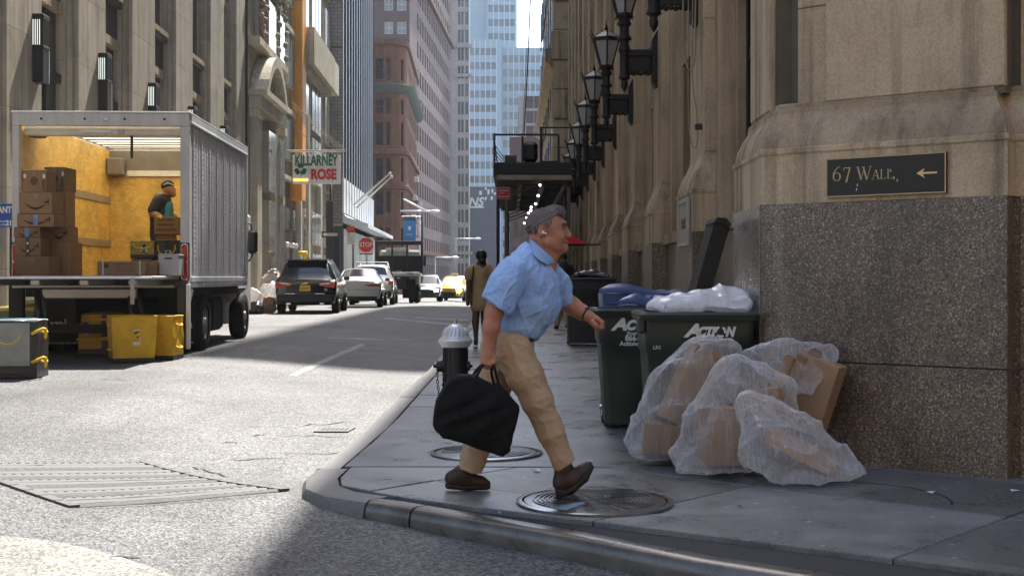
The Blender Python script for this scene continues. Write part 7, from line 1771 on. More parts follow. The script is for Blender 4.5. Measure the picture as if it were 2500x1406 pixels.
# ---------------------------------------------------------------- worker in the truck
FK = Figure(20.1)
fb = FK.fld(340, 455, 430, 680, -.35, .35, .009)
FK.e(fb, (411, 460), (14.5, 14, 18), RY(-12), .02); FK.c(fb, (417, 468), (422, 474), 9, 8, .03); FK.e(fb, (426, 464), (4, 3, 4), None, .02); FK.c(fb, (404, 472), (400, 488), 9, 11, .03)
FK.ch(fb, [(395, 495, 0, 22), (393, 540, 0, 22), (390, 580, 0, 22)], .05); FK.ch(fb, [(385, 590, -.08, 14), (384, 670, -.08, 9)], .03); FK.ch(fb, [(398, 590, .1, 14), (400, 670, .1, 9)], .03)
FK.ch(fb, [(386, 502, -.13, 8), (372, 520, -.19, 9.5), (384, 527, -.26, 8), (391, 528, -.3, 6)], .02); FK.ch(fb, [(402, 504, .12, 8), (412, 520, .16, 9), (425, 530, .1, 8)], .02)
tmp = fb.build('person', 'skin_worker'); wk = link('person', tmp.data); bpy.data.objects.remove(tmp); tag(wk, 'worker in blue and black vest sorting parcels inside the truck', 'person')
fb = FK.fld(340, 455, 475, 600, -.35, .35, .009); FK.ch(fb, [(396, 492, 0, 23), (393, 530, 0, 25), (391, 575, 0, 25)], .05); FK.ch(fb, [(386, 492, -.14, 15), (374, 513, -.19, 13)], .04); FK.ch(fb, [(404, 494, .13, 14), (412, 514, .16, 12)], .04); folds(fb, .005, [(20, 8, 30, 0, 1)]); fb.build('shirt', 'vest_dark', wk)
fb = FK.fld(380, 440, 480, 585, -.35, .35, .009); FK.ch(fb, [(407, 500, 0, 15), (405, 530, 0, 17), (402, 574, 0, 17)], .05, (1, .8, 1)); fb.build('vest_front', 'vest_blue', wk)
fb = FK.fld(360, 430, 565, 680, -.35, .35, .009); FK.ch(fb, [(388, 580, -.05, 20), (386, 620, -.08, 16), (384, 668, -.08, 12)], .03); FK.ch(fb, [(396, 580, .05, 20), (399, 620, .1, 16), (400, 668, .1, 12)], .03); fb.build('trousers', 'vest_dark', wk)
fb = FK.fld(390, 435, 432, 490, -.25, .25, .008); FK.e(fb, (409, 453), (16, 15, 14), RY(-15), 0); FK.c(fb, (414, 474), (421, 476), 7.5, 6.5, .01); fb.build('hair', 'hair_black', wk)
MB().tube([FK.p((398, 452, -.09)), FK.p((410, 447, -.1)), FK.p((424, 452, -.07))], .006, 6).build('headband', 'paper_white', wk)
fb = FK.fld(375, 410, 515, 545, -.42, -.1, .006); FK.e(fb, (390, 529, -.3), (8, 6, 5), None, 0)
for k in range(4): FK.ch(fb, [(393, 527, -.33+.02*k, 2.6), (399, 530, -.33+.02*k, 2.3), (401, 535, -.33+.02*k, 2)], .004)
FK.ch(fb, [(390, 530, -.35, 2.8), (396, 535, -.36, 2.3)], .004); fb.build('glove', 'yellow_trim', wk)
# ================================================================ FIRE HYDRANT
Yh = 12.4; hc_ = W(1112, 990, Yh); hz = lambda py: HC-(py-YH)/F*Yh-side_z(0, Yh); hr = lambda px: px*Yh/F
hy = thing('fire_hydrant', 'black fire hydrant with silver bonnet standing at the kerb', 'hydrant', (hc_.x, Yh, side_z(0, Yh)))
MB().lathe([(hr(37), 0), (hr(37), .03), (hr(33), .04), (hr(31), .06), (hr(30), .08), (hr(30), hz(848))], n=28).build('barrel', 'black_paint', hy, 40)
for k in range(14):
    a = 2*math.pi*k/14; MB().box(-.006, .006, hr(29.5), hr(31.5), .1, hz(852)).xf(Matrix.Rotation(a, 4, 'Z')).build('flute', 'black_paint', hy)
MB().lathe([(hr(33), hz(847)), (hr(35), hz(843)), (hr(42), hz(834)), (hr(42.5), hz(830)), (hr(38), hz(827)), (hr(37), hz(824)), (hr(34), hz(822)), (hr(32), hz(818)), (hr(28), hz(808)), (hr(22), hz(799)), (hr(14), hz(793)), (hr(9), hz(791)), (.001, hz(790))], n=36, cap=False).build('bonnet', 'aluminium', hy, 40)
for k in range(20):
    a = 2*math.pi*k/20; MB().tube([(hr(32.5), 0, hz(819)), (hr(28.5), 0, hz(808)), (hr(22.5), 0, hz(799.5))], hr(1.5), 5).xf(Matrix.Rotation(a, 4, 'Z')).build('bonnet_rib', 'aluminium', hy, True)
MB().lathe([(hr(7), hz(791)), (hr(6), hz(788)), (hr(4.6), hz(787)), (hr(4.6), hz(779)), (.001, hz(779))], n=5).build('operating_nut', 'aluminium_dull', hy)
nz = hz(893)
for sx in (-1,):
    MB().lathe([(hr(18), -hr(24)), (hr(18), -hr(32)), (hr(15), -hr(33)), (hr(15), -hr(44)), (hr(12), -hr(46)), (hr(5), -hr(47)), (hr(5), -hr(54)), (.001, -hr(54))], (0, 0, nz), 14, 'x').build('nozzle_cap', 'black_paint', hy, 40)
MB().lathe([(hr(13), hr(24)), (hr(13), hr(34)), (hr(10), hr(36)), (hr(4), hr(37)), (hr(4), hr(42))], (0, 0, nz), 14, 'x').build('nozzle_cap', 'black_paint', hy, 40)
chain = smooth_pts([Vector((-hr(45), -.01, hz(905))), Vector((-hr(43), -.02, hz(935))), Vector((-hr(39), -.02, hz(963))), Vector((-hr(33), -.02, hz(960))), Vector((-hr(29), -.03, hz(935))), Vector((-hr(28), -.03, hz(912)))], 4)
for i, (a, b) in enumerate(zip(chain[:-1], chain[1:])):
    d = (b-a).normalized(); s_ = Vector((0, 1, 0)).cross(d) if i % 2 else Vector((0, 1, 0)); m_ = (a+b)/2; L = (b-a).length*.62
    MB().tube([m_+d*L*math.cos(t)+s_*.011*math.sin(t) for t in [2*math.pi*k/10 for k in range(11)]], .0042, 5, False).build('chain_link', 'steel_dark', hy, True)
# ================================================================ WASTE CARTS
def cart(name, label, x0, x1, Y, ztop, depth, mat, taper=.10, zb=None, group='wheeled waste carts by the wall', flap=True):
    w = x1-x0; c = (x0+x1)/2; zb = side_z(0, Y) if zb is None else zb; h = ztop-zb
    t = thing(name, label, 'waste cart', (c, Y+depth/2, zb), 0, group); hw, hd = w/2, depth/2; bw, bd = hw-taper, hd-.09
    def ring(k, o=0):
        a, b = bw+(hw-.03-bw)*k+o, bd+(hd-.03-bd)*k+o; r = .05; pts = []
        for sx, sy, a0 in ((1, -1, -90), (1, 1, 0), (-1, 1, 90), (-1, -1, 180)):
            for j in range(4): q = math.radians(a0+30*j); pts.append((sx*(a-r)+r*math.cos(q), sy*(b-r)+r*math.sin(q)))
        return pts
    rows = []
    for k in (0, .02, .25, .5, .68, .70, .85, .93):
        z = .04+k*(h-.10)/.93; o = .012 if k >= .70 else 0
        r = ring(k, o); rows.append([(x, y, z) for x, y in r+r[:1]])
    mb = MB().grid(rows); mb.add(rows[0][:-1], [tuple(range(len(rows[0])-2, -1, -1))]); mb.build('tub', mat, t, 40, clean=True)
    rim = [(.93, .0, h-.075), (.95, .035, h-.072), (1.0, .045, h-.03), (1.0, .03, h-.012), (.97, -.01, h-.012), (.9, -.02, h-.2)]
    rows = [[(x, y, z) for x, y in (lambda r: r+r[:1])(ring(k, o))] for k, o, z in rim]; MB().grid(rows).build('rim', mat, t, 40)
    MB().tube([(-hw*.8, hd+.06, h-.03), (hw*.8, hd+.06, h-.03)], .016, 8).build('handle', mat, t, True)
    for sx in (-1, 1): wheel(t, sx*(bw-.02), bd+.02, .13, .13, .05, sx)
    MB().bbox(-hw-.02, -hw+.03, -hd+.03, -hd+.16, h-.16, h-.05, .012).build('lift_bar', mat, t)
    return t, w, h, depth
# left cart, then the one piled with film
Yl = 10.5; cl, w, h, dp_ = cart('green_cart', 'dark green waste cart lettered ACTION, nearest the walking man\'s hand', W(1452, 0, Yl).x, W(1452, 0, Yl).x+.80, Yl, W(0, 750, Yl).z, .66, 'cart_green')
fy = lambda dd, z, h: -dd/2+.075*(1-z/h)-.004
def cart_text(t, dp_, h, items):
    for (tx, sz, x, z, sh, bold, al, xs_) in items:
        k = (.075+0)/h; y0 = -dp_/2+.03+.06*(1-z/h)-.014
        text_mesh(tx, sz, 'white_print', t, face_mw((x, y0, z), (1, 0, 0), (0, -.06/h, 1)), .002, bold, xs_, sh, al)
lx = lambda px, Y, c: (W(px, 0, Y).x-c)
cx = cl.location.x
cart_text(cl, dp_, h, [('A', .135, lx(1512, Yl, cx), h-.145, .3, .006, 'CENTER', 1.25), ('CTION', .105, lx(1528, Yl, cx), h-.150, .3, .007, 'LEFT', 1.0), ('Environmental', .042, lx(1530, Yl, cx), h-.215, .3, .001, 'LEFT', 1), ('866-270-9900', .062, lx(1527, Yl, cx), h-.255, 0, .002, 'LEFT', .95), ('Actioncarting.com', .052, lx(1514, Yl, cx), h-.298, 0, .0015, 'LEFT', .95)])
Yr = 9.0; cr, w, h, dp_ = cart('green_cart', 'dark green waste cart lettered ACTION with white plastic heaped on top', W(1566, 0, Yr).x, 1.725, Yr, W(0, 758, Yr).z, .70, 'cart_green', .09)
cx = cr.location.x
cart_text(cr, dp_, h, [('A', .125, lx(1692, Yr, cx), h-.145, .3, .006, 'CENTER', 1.2), ('CTI', .088, lx(1704, Yr, cx), h-.152, .3, .006, 'LEFT', .84), ('N', .088, lx(1783, Yr, cx), h-.152, .3, .006, 'CENTER', .84), ('LRS', .035, lx(1605, Yr, cx), h-.26, 0, .0, 'CENTER', 1)])
oc = Vector((lx(1760, Yr, cx), -dp_/2+.03+.06*.15-.022, h-.150)); 
for k in range(3):
    a0 = math.radians(90+120*k); pts = [oc+Vector((.034*math.cos(a0+q), 0, .034*math.sin(a0+q))) for q in (.25, .8, 1.35, 1.75)]
    MB().tube(pts, [.009, .010, .011, .003], 5).build('recycling_arrow', 'white_print', cr)
MB().prism([(lx(1700, Yr, cx), oc.y+.002, h-.208), (lx(1790, Yr, cx), oc.y+.002, h-.208), (lx(1791, Yr, cx), oc.y+.001, h-.198), (lx(1702, Yr, cx), oc.y+.001, h-.198)], (0, -.003, 0)).build('underline', 'white_print', cr)
# blue bins with domed lids
def blue_bin(label, px0, px1, pyt, Y, depth, lid_sag):
    a, b = W(px0, pyt, Y), W(px1, pyt, Y); zb = side_z(0, Y); t = thing('blue_bin', label, 'recycling bin', ((a.x+b.x)/2, Y+depth/2, zb), 0, 'wheeled waste carts by the wall'); hw = (b.x-a.x)/2; H = a.z-zb
    MB().add([(-hw+.08, -depth/2+.06, 0), (hw-.08, -depth/2+.06, 0), (hw-.08, depth/2-.06, 0), (-hw+.08, depth/2-.06, 0), (-hw+.01, -depth/2, H-.10), (hw-.01, -depth/2, H-.10), (hw-.01, depth/2, H-.10), (-hw+.01, depth/2, H-.10)], [(0, 3, 2, 1), (4, 5, 6, 7), (0, 1, 5, 4), (1, 2, 6, 5), (2, 3, 7, 6), (3, 0, 4, 7)]).build('tub', 'bin_blue', t)
    rows = []
    for j, (o, dz) in enumerate(((.02, -.13), (.025, -.10), (.015, -.085), (-.02, -.07), (-.08, -.045), (-.14, -.055))):
        pts = []
        for k in range(25):
            s_ = k/24; x = -hw-o+2*(hw+o)*s_; pts.append((x, -depth/2-o, H+dz+.03-lid_sag*s_+.018*math.sin(s_*7)))
        for k in range(1, 9): s_ = k/8; pts.append((hw+o, -depth/2-o+(depth+2*o)*s_, H+dz+.03-lid_sag+.018*math.sin(7)))
        rows.append(pts)
    top = []
    for q in (0, .25, .5, .75, 1): top.append([(x*.82+0, -depth/2+.14+(depth-.14)*q, z+.006) for (x, y, z) in rows[-1][:25]])
    mb = MB().grid(rows); mb.grid([rows[-1][:25]]+top); mb.build('lid', 'bin_blue', t, 60)
    for k in range(3): MB().bbox(-hw+.06, hw-.06, -depth/2-.012, -depth/2+.004, H-.2-.05*k, H-.185-.05*k, .004).build('rib', 'bin_blue', t)
    for sx in (-1, 1): wheel(t, sx*(hw-.08), depth/2-.02, .13, .13, .05, sx)
    return t
blue_bin('blue recycling bin with warped lid standing behind the two green carts', 1468, 1684, 690, 11.95, .6, .06)
blue_bin('low blue recycling bin tucked between the warped-lid bin and the green cart', 1515, 1640, 717, 11.22, .58, .01)
# open black lid standing against the wall
Yq_ = 10.0; ld = thing('bin_lid', 'black bin lid standing upright and slanted against the polished granite', 'bin lid', W(1715, 705, Yq_))
poly = [(1697, 712), (1745, 540), (1752, 531), (1772, 534), (1784, 548), (1780, 560), (1738, 705)]
MB().prism([W(x, y, Yq_) for x, y in poly], (0, .42, 0)).build('lid_shell', 'bin_black', ld, world=True)
MB().prism([W(x, y, Yq_-.02) for x, y in ((1742, 544), (1752, 530), (1774, 533), (1786, 548), (1779, 556), (1766, 545), (1753, 546))], (0, .46, 0)).build('lid_edge', 'bin_black', ld, world=True)
# far grey bin and its bag
Yg2 = 22.2; cg, w, h, dp_ = cart('grey_cart', 'large dark grey waste cart further along the wall', W(1378, 0, Yg2).x, W(1506, 0, Yg2).x, Yg2, W(0, 676, Yg2).z, .8, 'cart_grey', .08)
# ================================================================ PLASTIC BAGS
def hull_planes(pts):
    bm = bmesh.new(); [bm.verts.new(p) for p in pts]; bmesh.ops.convex_hull(bm, input=bm.verts); bm.normal_update()
    cen = sum((Vector(p) for p in pts), Vector())/len(pts); out = []
    for f in bm.faces:
        n = f.normal.copy(); c = f.calc_center_median()
        if n.dot(c-cen) < 0: n = -n
        out.append((n.x, n.y, n.z, n.dot(c)))
    bm.free(); return out
def film_bag(name, label, pts, mat, cat='plastic bag', knot=None, h=.0115, amp=.007, group=None, base=None, rnd=.014, ring=None, wr_=.024):
    P = [W(x, y, Y) for x, y, Y in pts]; pl = hull_planes(P)
    lo = np.min([tuple(p) for p in P], 0)-.05; hi = np.max([tuple(p) for p in P], 0)+.05; f = Field(lo, hi, h)
    K = W(*knot) if knot else None; sd = random.random()*9
    def fn(X, Y, Z):
        d = np.full(np.broadcast_shapes(X.shape, Y.shape, Z.shape), -9.)
        for n in pl: 
            q = n[0]*X+n[1]*Y+n[2]*Z-n[3]; e = np.maximum(rnd-np.abs(d-q), 0)/rnd; d = np.maximum(d, q)+e*e*rnd*.25
        d = d-.006
        for (kx, ky, kz, ph, w) in ((17, 10, -15, sd, 1.5), (-13, 18, 21, sd+2, 1.3), (8, 7, 33, sd+1, 1.0), (40, -20, 17, sd+4, .35)):
            u = kx*X+ky*Y+kz*Z+ph+1.6*np.sin(4*X+5*Z+ph)+1.1*np.sin(7*Z-4*Y+ph); d = d+amp*w*(np.abs(np.sin(u*.5))**.45-.75)
        if K is not None:
            dx, dy, dz = X-K.x, Y-K.y, Z-K.z; r = np.sqrt(dx*dx+dy*dy+dz*dz)+1e-6
            d = d+.011*np.abs(np.sin(7*np.arctan2(dz, dx+.3*dy)+sd))**.5*np.exp(-r/.22)+.03*np.exp(-(r/.07)**2)*0
        return d
    f.put(lo, hi, fn, 0); b = W(*base) if base else Vector(((lo[0]+hi[0])/2, (lo[1]+hi[1])/2, lo[2]+.05))
    t = thing(name, label, cat, b, 0, group); fo = f.build('film', mat, t, None, 5)
    wrinkle(fo, wr_, [((.6, .2, -.75), (.7, 4.2, 4.2), 1), ((-.75, .2, -.6), (.8, 4.8, 4.8), .8), ((.95, 0, .2), (1.2, 9, 9), .25)], sd)
    return t
def rbox_obj(label, px, py, Y, dims, ry=0, rz=0, mat='cardboard', name='cardboard_box', flaps=False, group='cartons in the clear bags'):
    t = thing(name, label, 'box', W(px, py, Y), 0, group); t.rotation_euler = (0, math.radians(ry), math.radians(rz)); w, d, h = dims
    MB().bbox(-w/2, w/2, -d/2, d/2, -h/2, h/2, .004).build('carton', mat, t); MB().box(-.025, .025, -d/2-.0015, -d/2-.0003, -h/2+.01, h/2-.01).build('tape', 'cardboard_pale', t)
    return t
rbox_obj('tall brown carton leaning inside the leftmost clear bag', 1690, 945, 8.66, (.24, .26, .54), 25, 6, 'cardboard'); rbox_obj('low brown carton at the bottom of the leftmost clear bag', 1625, 1068, 8.64, (.30, .28, .20), 6, -5, 'cardboard')
film_bag('plastic_bag', 'tall clear plastic bag of cardboard leaning left against the green cart', [(1521, 1080, 8.6), (1533, 1035, 8.6), (1600, 905, 8.55), (1690, 826, 8.6), (1785, 822, 8.65), (1812, 850, 8.7), (1795, 960, 8.7), (1720, 1100, 8.6), (1625, 1128, 8.5), (1550, 1114, 8.5), (1535, 1060, 8.86), (1610, 910, 8.86), (1700, 840, 8.86), (1800, 850, 8.86), (1760, 1040, 8.86), (1560, 1090, 8.86), (1680, 1000, 8.44), (1720, 860, 8.5)], 'clear_film', knot=(1610, 1035, 8.46), group='clear bags of cardboard against the wall')
rbox_obj('brown carton standing in the middle clear bag', 1758, 1062, 8.2, (.22, .25, .36), 3, 16, 'cardboard'); rbox_obj('brown carton tipped at the right of the middle clear bag', 1870, 990, 8.32, (.24, .2, .22), -8, -14, 'cardboard')
film_bag('plastic_bag', 'middle clear plastic bag pulled into a peak over brown cartons', [(1634, 1105, 8.15), (1645, 1075, 8.15), (1745, 885, 8.25), (1795, 862, 8.3), (1900, 905, 8.3), (1945, 945, 8.3), (1947, 1040, 8.3), (1880, 1130, 8.15), (1815, 1160, 8.02), (1705, 1162, 8.0), (1650, 1148, 8.02), (1660, 1090, 8.42), (1790, 870, 8.44), (1940, 950, 8.44), (1935, 1060, 8.44), (1740, 1050, 7.98), (1790, 960, 8.1)], 'clear_film', knot=(1730, 1110, 8.0), group='clear bags of cardboard against the wall')
rbox_obj('long flat brown carton in the bag lying nearest the kerb', 1955, 1100, 7.93, (.42, .2, .12), 26, 3, 'cardboard_pale')
film_bag('plastic_bag', 'low clear plastic bag slumping to the right along the pavement', [(1796, 1005, 7.95), (1800, 1050, 7.9), (1795, 965, 8.0), (1832, 948, 8.0), (1900, 985, 8.0), (1965, 1012, 7.98), (2060, 1080, 7.95), (2117, 1140, 7.9), (2119, 1158, 7.9), (2060, 1184, 7.72), (1985, 1191, 7.66), (1860, 1168, 7.72), (1805, 1128, 7.8), (1830, 960, 8.14), (1960, 1030, 8.14), (2090, 1130, 8.08), (1850, 1100, 8.14), (1940, 1100, 7.66), (1860, 1050, 7.74)], 'clear_film', knot=(1815, 960, 7.9), amp=.009, group='clear bags of cardboard against the wall')
rbox_obj('large brown carton propped on edge against the granite wall', 1985, 955, 8.6, (.30, .14, .46), 19, -38, 'cardboard_pale')
for k, (px, py, ry) in enumerate(((1925, 888, 22), (1955, 886, 25), (1985, 872, 28))):
    t = thing('cardboard_sheet', ('left', 'middle', 'right')[k]+' folded cardboard sheet sticking out of the open rear bag', 'cardboard', W(px, py, 8.56+.02*k), 0, 'folded sheets in the rear bag'); t.rotation_euler = (0, math.radians(ry), math.radians(-30))
    MB().bbox(-.035, .035, -.05, .05, -.16, .05, .004).build('sheet', 'cardboard', t)
    for s_ in (-1, 1): MB().box(s_*.018-.010, s_*.018+.010, -.045, .045, .0505, .052).build('fold', 'print_brown', t)
film_bag('plastic_bag', 'open clear plastic bag at the rear spilling folded cardboard beside the wall', [(1812, 860, 8.62), (1850, 842, 8.6), (1905, 850, 8.6), (1960, 905, 8.5), (1990, 826, 8.6), (2052, 850, 8.5), (2045, 895, 8.48), (1985, 968, 8.46), (1950, 962, 8.46), (1880, 905, 8.55), (1830, 850, 8.74), (1980, 835, 8.70), (2035, 860, 8.58), (1900, 940, 8.66)], 'clear_film', knot=(1985, 830, 8.55), amp=.010, group='clear bags of cardboard against the wall')
film_bag('plastic_bag', 'white plastic film heaped on top of the right green cart', [(1572, 757, 9.1), (1580, 742, 9.1), (1640, 718, 9.15), (1700, 704, 9.2), (1760, 698, 9.25), (1815, 706, 9.25), (1832, 738, 9.2), (1828, 757, 9.1), (1600, 756, 9.06), (1800, 757, 9.06), (1600, 745, 9.5), (1760, 712, 9.55), (1820, 735, 9.5), (1700, 735, 9.04)], 'white_film', knot=(1640, 740, 9.04), amp=.012, group='loose waste on the carts')
film_bag('rubbish_bag', 'shiny black rubbish bag bulging over the far grey cart', [(1400, 676, 22.3), (1425, 660, 22.4), (1450, 657, 22.4), (1475, 668, 22.4), (1492, 676, 22.3), (1410, 678, 22.9), (1480, 676, 22.9)], 'black_film', 'rubbish bag', None, .02, .012, 'loose waste on the carts')
film_bag('rubbish_bag', 'black rubbish bag slumped on the pavement beside the far grey cart', [(1462, 843, 22.0), (1500, 845, 22.0), (1505, 815, 22.0), (1480, 800, 22.1), (1460, 815, 22.1), (1470, 840, 22.5), (1500, 830, 22.5)], 'black_film', 'rubbish bag', None, .02, .012, 'loose waste on the carts')
# heap of bags on the far kerb beyond the box truck
heap = [('tan_film', 'large tan rubbish bag on top of the heap beside the black SUV', [(625, 735), (640, 672), (668, 655), (690, 668), (695, 735)], 41.5), ('silver_film', 'silvery rubbish bag at the left of the heap behind the box truck', [(600, 760), (598, 712), (620, 700), (640, 712), (645, 755)], 39.5), ('silver_film', 'bulky silvery rubbish bag in the middle of the kerbside heap', [(635, 740), (632, 700), (655, 688), (678, 700), (680, 745)], 40.5),
        ('black_film', 'glossy black rubbish bag at the foot of the kerbside heap', [(600, 768), (612, 738), (635, 735), (648, 752), (640, 770)], 38.6), ('cardboard_pale', 'crumpled brown paper sack low in the kerbside heap', [(640, 765), (640, 722), (662, 715), (676, 730), (676, 763)], 39.2), ('white_film', 'white rubbish bag squeezed between the heap and the black SUV', [(652, 720), (655, 690), (676, 684), (690, 705), (686, 730)], 39.9)]
for mat, lab, pts, Y in heap: film_bag('rubbish_bag', lab, [(x, y, Y-.25) for x, y in pts]+[(x*.9+(sum(p[0] for p in pts)/len(pts))*.1, y, Y+.35) for x, y in pts], mat, 'rubbish bag', None, .04, .03, 'rubbish heap on the far kerb', None, .15, None, .06)
# ================================================================ SCAFFOLD SHED OVER THE PAVEMENT
Ysh = 42.0; zs = lambda py: HC-(py-YH)/F*Ysh; xsd = lambda px: (px-1250)/F*Ysh
sh = thing('sidewalk_shed', 'dark scaffold shed over the far pavement with open railing frame on top', 'scaffold', (.6, Ysh+8, side_z(0, 50)))
def sbx(nm, x0, x1, y0, y1, z0, z1, mat, c=.01): return MB().bbox(x0, x1, y0, y1, z0, z1, c).build(nm, mat, sh, world=True)
xl, xr = xsd(1204), xsd(1420)
sbx('parapet', xl, xr, Ysh-.05, Ysh, zs(426), zs(397), 'shed_green'); sbx('fascia_beam', xl+.12, xr, Ysh-.08, Ysh-.052, zs(440), zs(428), 'shed_beam')
sbx('deck', xl, xr, Ysh+.01, Ysh+20, zs(430), zs(424), 'shed_green'); sbx('parapet', xl, xl+.05, Ysh+.01, Ysh+20, zs(424)+.002, zs(397), 'shed_green')
sbx('rail_post', xl, xl+.07, Ysh-.04, Ysh+.03, zs(396), zs(330), 'black_paint'); sbx('rail_post', xsd(1318), xsd(1318)+.08, Ysh-.04, Ysh+.03, zs(396), zs(312), 'black_paint'); sbx('rail_post', xsd(1361), xsd(1361)+.07, Ysh-.04, Ysh+.03, zs(396), zs(330), 'black_paint'); sbx('rail_post', xsd(1273), xsd(1273)+.07, Ysh-.04, Ysh+.03, zs(396), zs(333), 'black_paint')
sbx('top_rail', xl, xsd(1364), Ysh-.045, Ysh+.02, zs(332), zs(327), 'black_paint'); sbx('top_rail', xsd(1318), xsd(1406), Ysh-.045, Ysh+.02, zs(314), zs(310), 'black_paint'); sbx('bottom_rail', xsd(1318), xsd(1368), Ysh-.045, Ysh+.02, zs(398), zs(393), 'black_paint')
MB().tube([(xl+.03, Ysh, zs(340)), (xl+.03, Ysh+8, zs(340))], .03, 6).build('side_rail', 'black_paint', sh, world=True)
for k in range(4): MB().tube([(xl+.03, Ysh+.3, zs(350+12*k)), (xsd(1262), Ysh+6, zs(392+2*k))], .015, 5).build('side_brace', 'black_paint', sh, world=True)
sbx('hoist_motor', xsd(1276), xsd(1314), Ysh+.6, Ysh+1.3, zs(392), zs(340), 'black_paint', .12); sbx('hoist_stand', xsd(1232), xsd(1262), Ysh+2, Ysh+2.2, zs(396), zs(365), 'shed_steel')
for k in range(12): sbx('joist', xl+.1, xr, Ysh+.7+1.6*k, Ysh+.82+1.6*k, zs(440)-.06, zs(430)-.003, 'shed_steel')
for x in (.2, .95, 1.7): sbx('girder', x, x+.12, Ysh+.3, Ysh+20, zs(440)-.2, zs(440)-.062, 'shed_steel')
px_ = xsd(1236)
for k in range(7):
    y = Ysh+.1+3.1*k; zg = side_z(0, y)
    for x in (px_, 1.85): sbx('post', x-.06, x+.06, y-.06, y+.06, zg, zs(440)-.205, 'shed_steel')
    if k < 6:
        for x in (px_, 1.85):
            for za, zb_ in ((.6, 3.6), (3.6, .6), (2.2, 4.2)): MB().tube([(x, y, zg+za), (x, y+3.1, zg+zb_)], .025, 6).build('brace', 'shed_steel', sh, world=True)
        MB().tube([(px_, y, zg+2.4), (px_, y+3.1, zg+2.4)], .025, 6).build('brace', 'shed_steel', sh, world=True)
    MB().tube([(px_, y, 3.9), (px_+.9, y, 4.25)], .025, 6).build('knee_brace', 'shed_steel', sh, world=True)
# string of bulbs under the deck
bl_ = [(1318, 443, 42.2), (1319, 452, 42.4), (1314, 478, 44), (1308, 498, 45.5), (1297, 506, 47), (1296, 514, 48.5), (1290, 520, 50), (1286, 532, 52), (1280, 545, 55)]
st = thing('string_lights', 'string of lit white bulbs sagging under the scaffold deck', 'string lights', W(1318, 443, 42.2))
MB().tube([W(*q)+Vector((0, 0, .1)) for q in bl_], .012, 5).build('wire', 'rope_grey', st, world=True)
for q in bl_[1:]: MB().ball(W(*q), .045, 10, 7).build('bulb_globe', 'bulb', st, True, world=True); MB().lathe([(.03, .04), (.03, .11)], W(*q), 8).build('socket', 'black_paint', st, world=True)
# hoist ropes against the sky
for k, (a, b) in enumerate((((1296, -30), (1279, 330)), ((1290, -30), (1276, 330)), ((1309, -30), (1290, 120)))):
    o = thing('hoist_rope', ('thick dark hoist rope hanging to the scaffold deck', 'thin hoist rope left of the thick one above the scaffold', 'short thin rope against the sky right of the hoist ropes')[k], 'rope', W(*b, 42.5), 0, 'ropes above the scaffold'); MB().tube([W(*a, 44), W((a[0]+b[0])/2+1, (a[1]+b[1])/2, 43.2), W(*b, 42.5)], (.022, .01, .008)[k], 5).build('rope', 'black_paint', o, world=True)
# ================================================================ SIGNS AND POSTS
def post(t, px, Y, py_top, r=.04, mat='pole_black', zf=side_z, nm='post'):
    x = W(px, 0, Y).x; MB().tube([(x, Y, zf(x, Y)), (x, Y, W(px, py_top, Y).z)], r, 8).build(nm, mat, t, True, world=True); return x
ns = thing('no_standing_sign', 'red NO STANDING sign on a black pole in front of the scaffold', 'road sign', (W(1216, 0, 38).x, 38, side_z(0, 38)))
post(ns, 1216, 38, 455, .05); a, b = W(1212, 487, 37.93), W(1246, 458, 37.93); MB().bbox(a.x, b.x, 37.93, 37.945, a.z, b.z, .004).build('plate', 'sign_red_board', ns, world=True)
inv = root_mw(ns).inverted(); q = W(1229, 466, 37.9)
text_mesh('NO STANDING', .055, 'white_print', ns, inv @ face_mw((q.x, 37.926, q.z)), .001, .001, .8); text_mesh('daytime', .055, 'white_print', ns, inv @ face_mw((q.x-.06, 37.926, q.z-.07)), .001, .0, .9)
z_ = W(0, 480, 37.9).z; MB().box(a.x+.07, b.x-.07, 37.924, 37.928, z_-.008, z_+.008).build('arrow', 'white_print', ns, world=True)
for s_, x in ((-1, a.x+.04), (1, b.x-.04)): MB().prism([(x, 37.924, z_), (x-s_*.04, 37.924, z_+.022), (x-s_*.04, 37.924, z_-.022)], (0, .003, 0)).build('arrow', 'white_print', ns, world=True)
for xx0, xx1, zz0, zz1 in ((a.x+.008, b.x-.008, b.z-.014, b.z-.008), (a.x+.008, b.x-.008, a.z+.008, a.z+.014), (a.x+.008, a.x+.014, a.z+.015, b.z-.015), (b.x-.014, b.x-.008, a.z+.015, b.z-.015)): MB().box(xx0, xx1, 37.925, 37.929, zz0, zz1).build('border', 'white_print', ns, world=True)
# stop sign
Yst = 68; ss = thing('stop_sign', 'red octagonal STOP sign on a white-backed post beyond the parked cars', 'road sign', (W(895, 0, Yst).x, Yst, left_z(0, Yst)))
post(ss, 895, Yst, 580, .05, 'pole_grey', left_z); c = W(894, 598, Yst); r = 19*Yst/F
MB().bbox(c.x-r*.95, c.x+r*.95, Yst-.05, Yst-.03, c.z-r*.95, c.z+r*.95, .005).build('backing', 'white_print', ss, world=True)
MB().lathe([(r*.98, Yst-.075), (r*.98, Yst-.055)], (c.x, 0, c.z), 8, 'y', True, math.pi/8).build('octagon', 'sign_red', ss, world=True)
text_mesh('STOP', .34, 'white_print', ss, root_mw(ss).inverted() @ face_mw((c.x, Yst-.078, c.z)), .002, .008, .85)
MB().bbox(c.x-.35, c.x+.35, Yst-.05, Yst-.03, c.z-r*1.25, c.z-r*1.05, .004).build('plate', 'sign_red_board', ss, world=True)
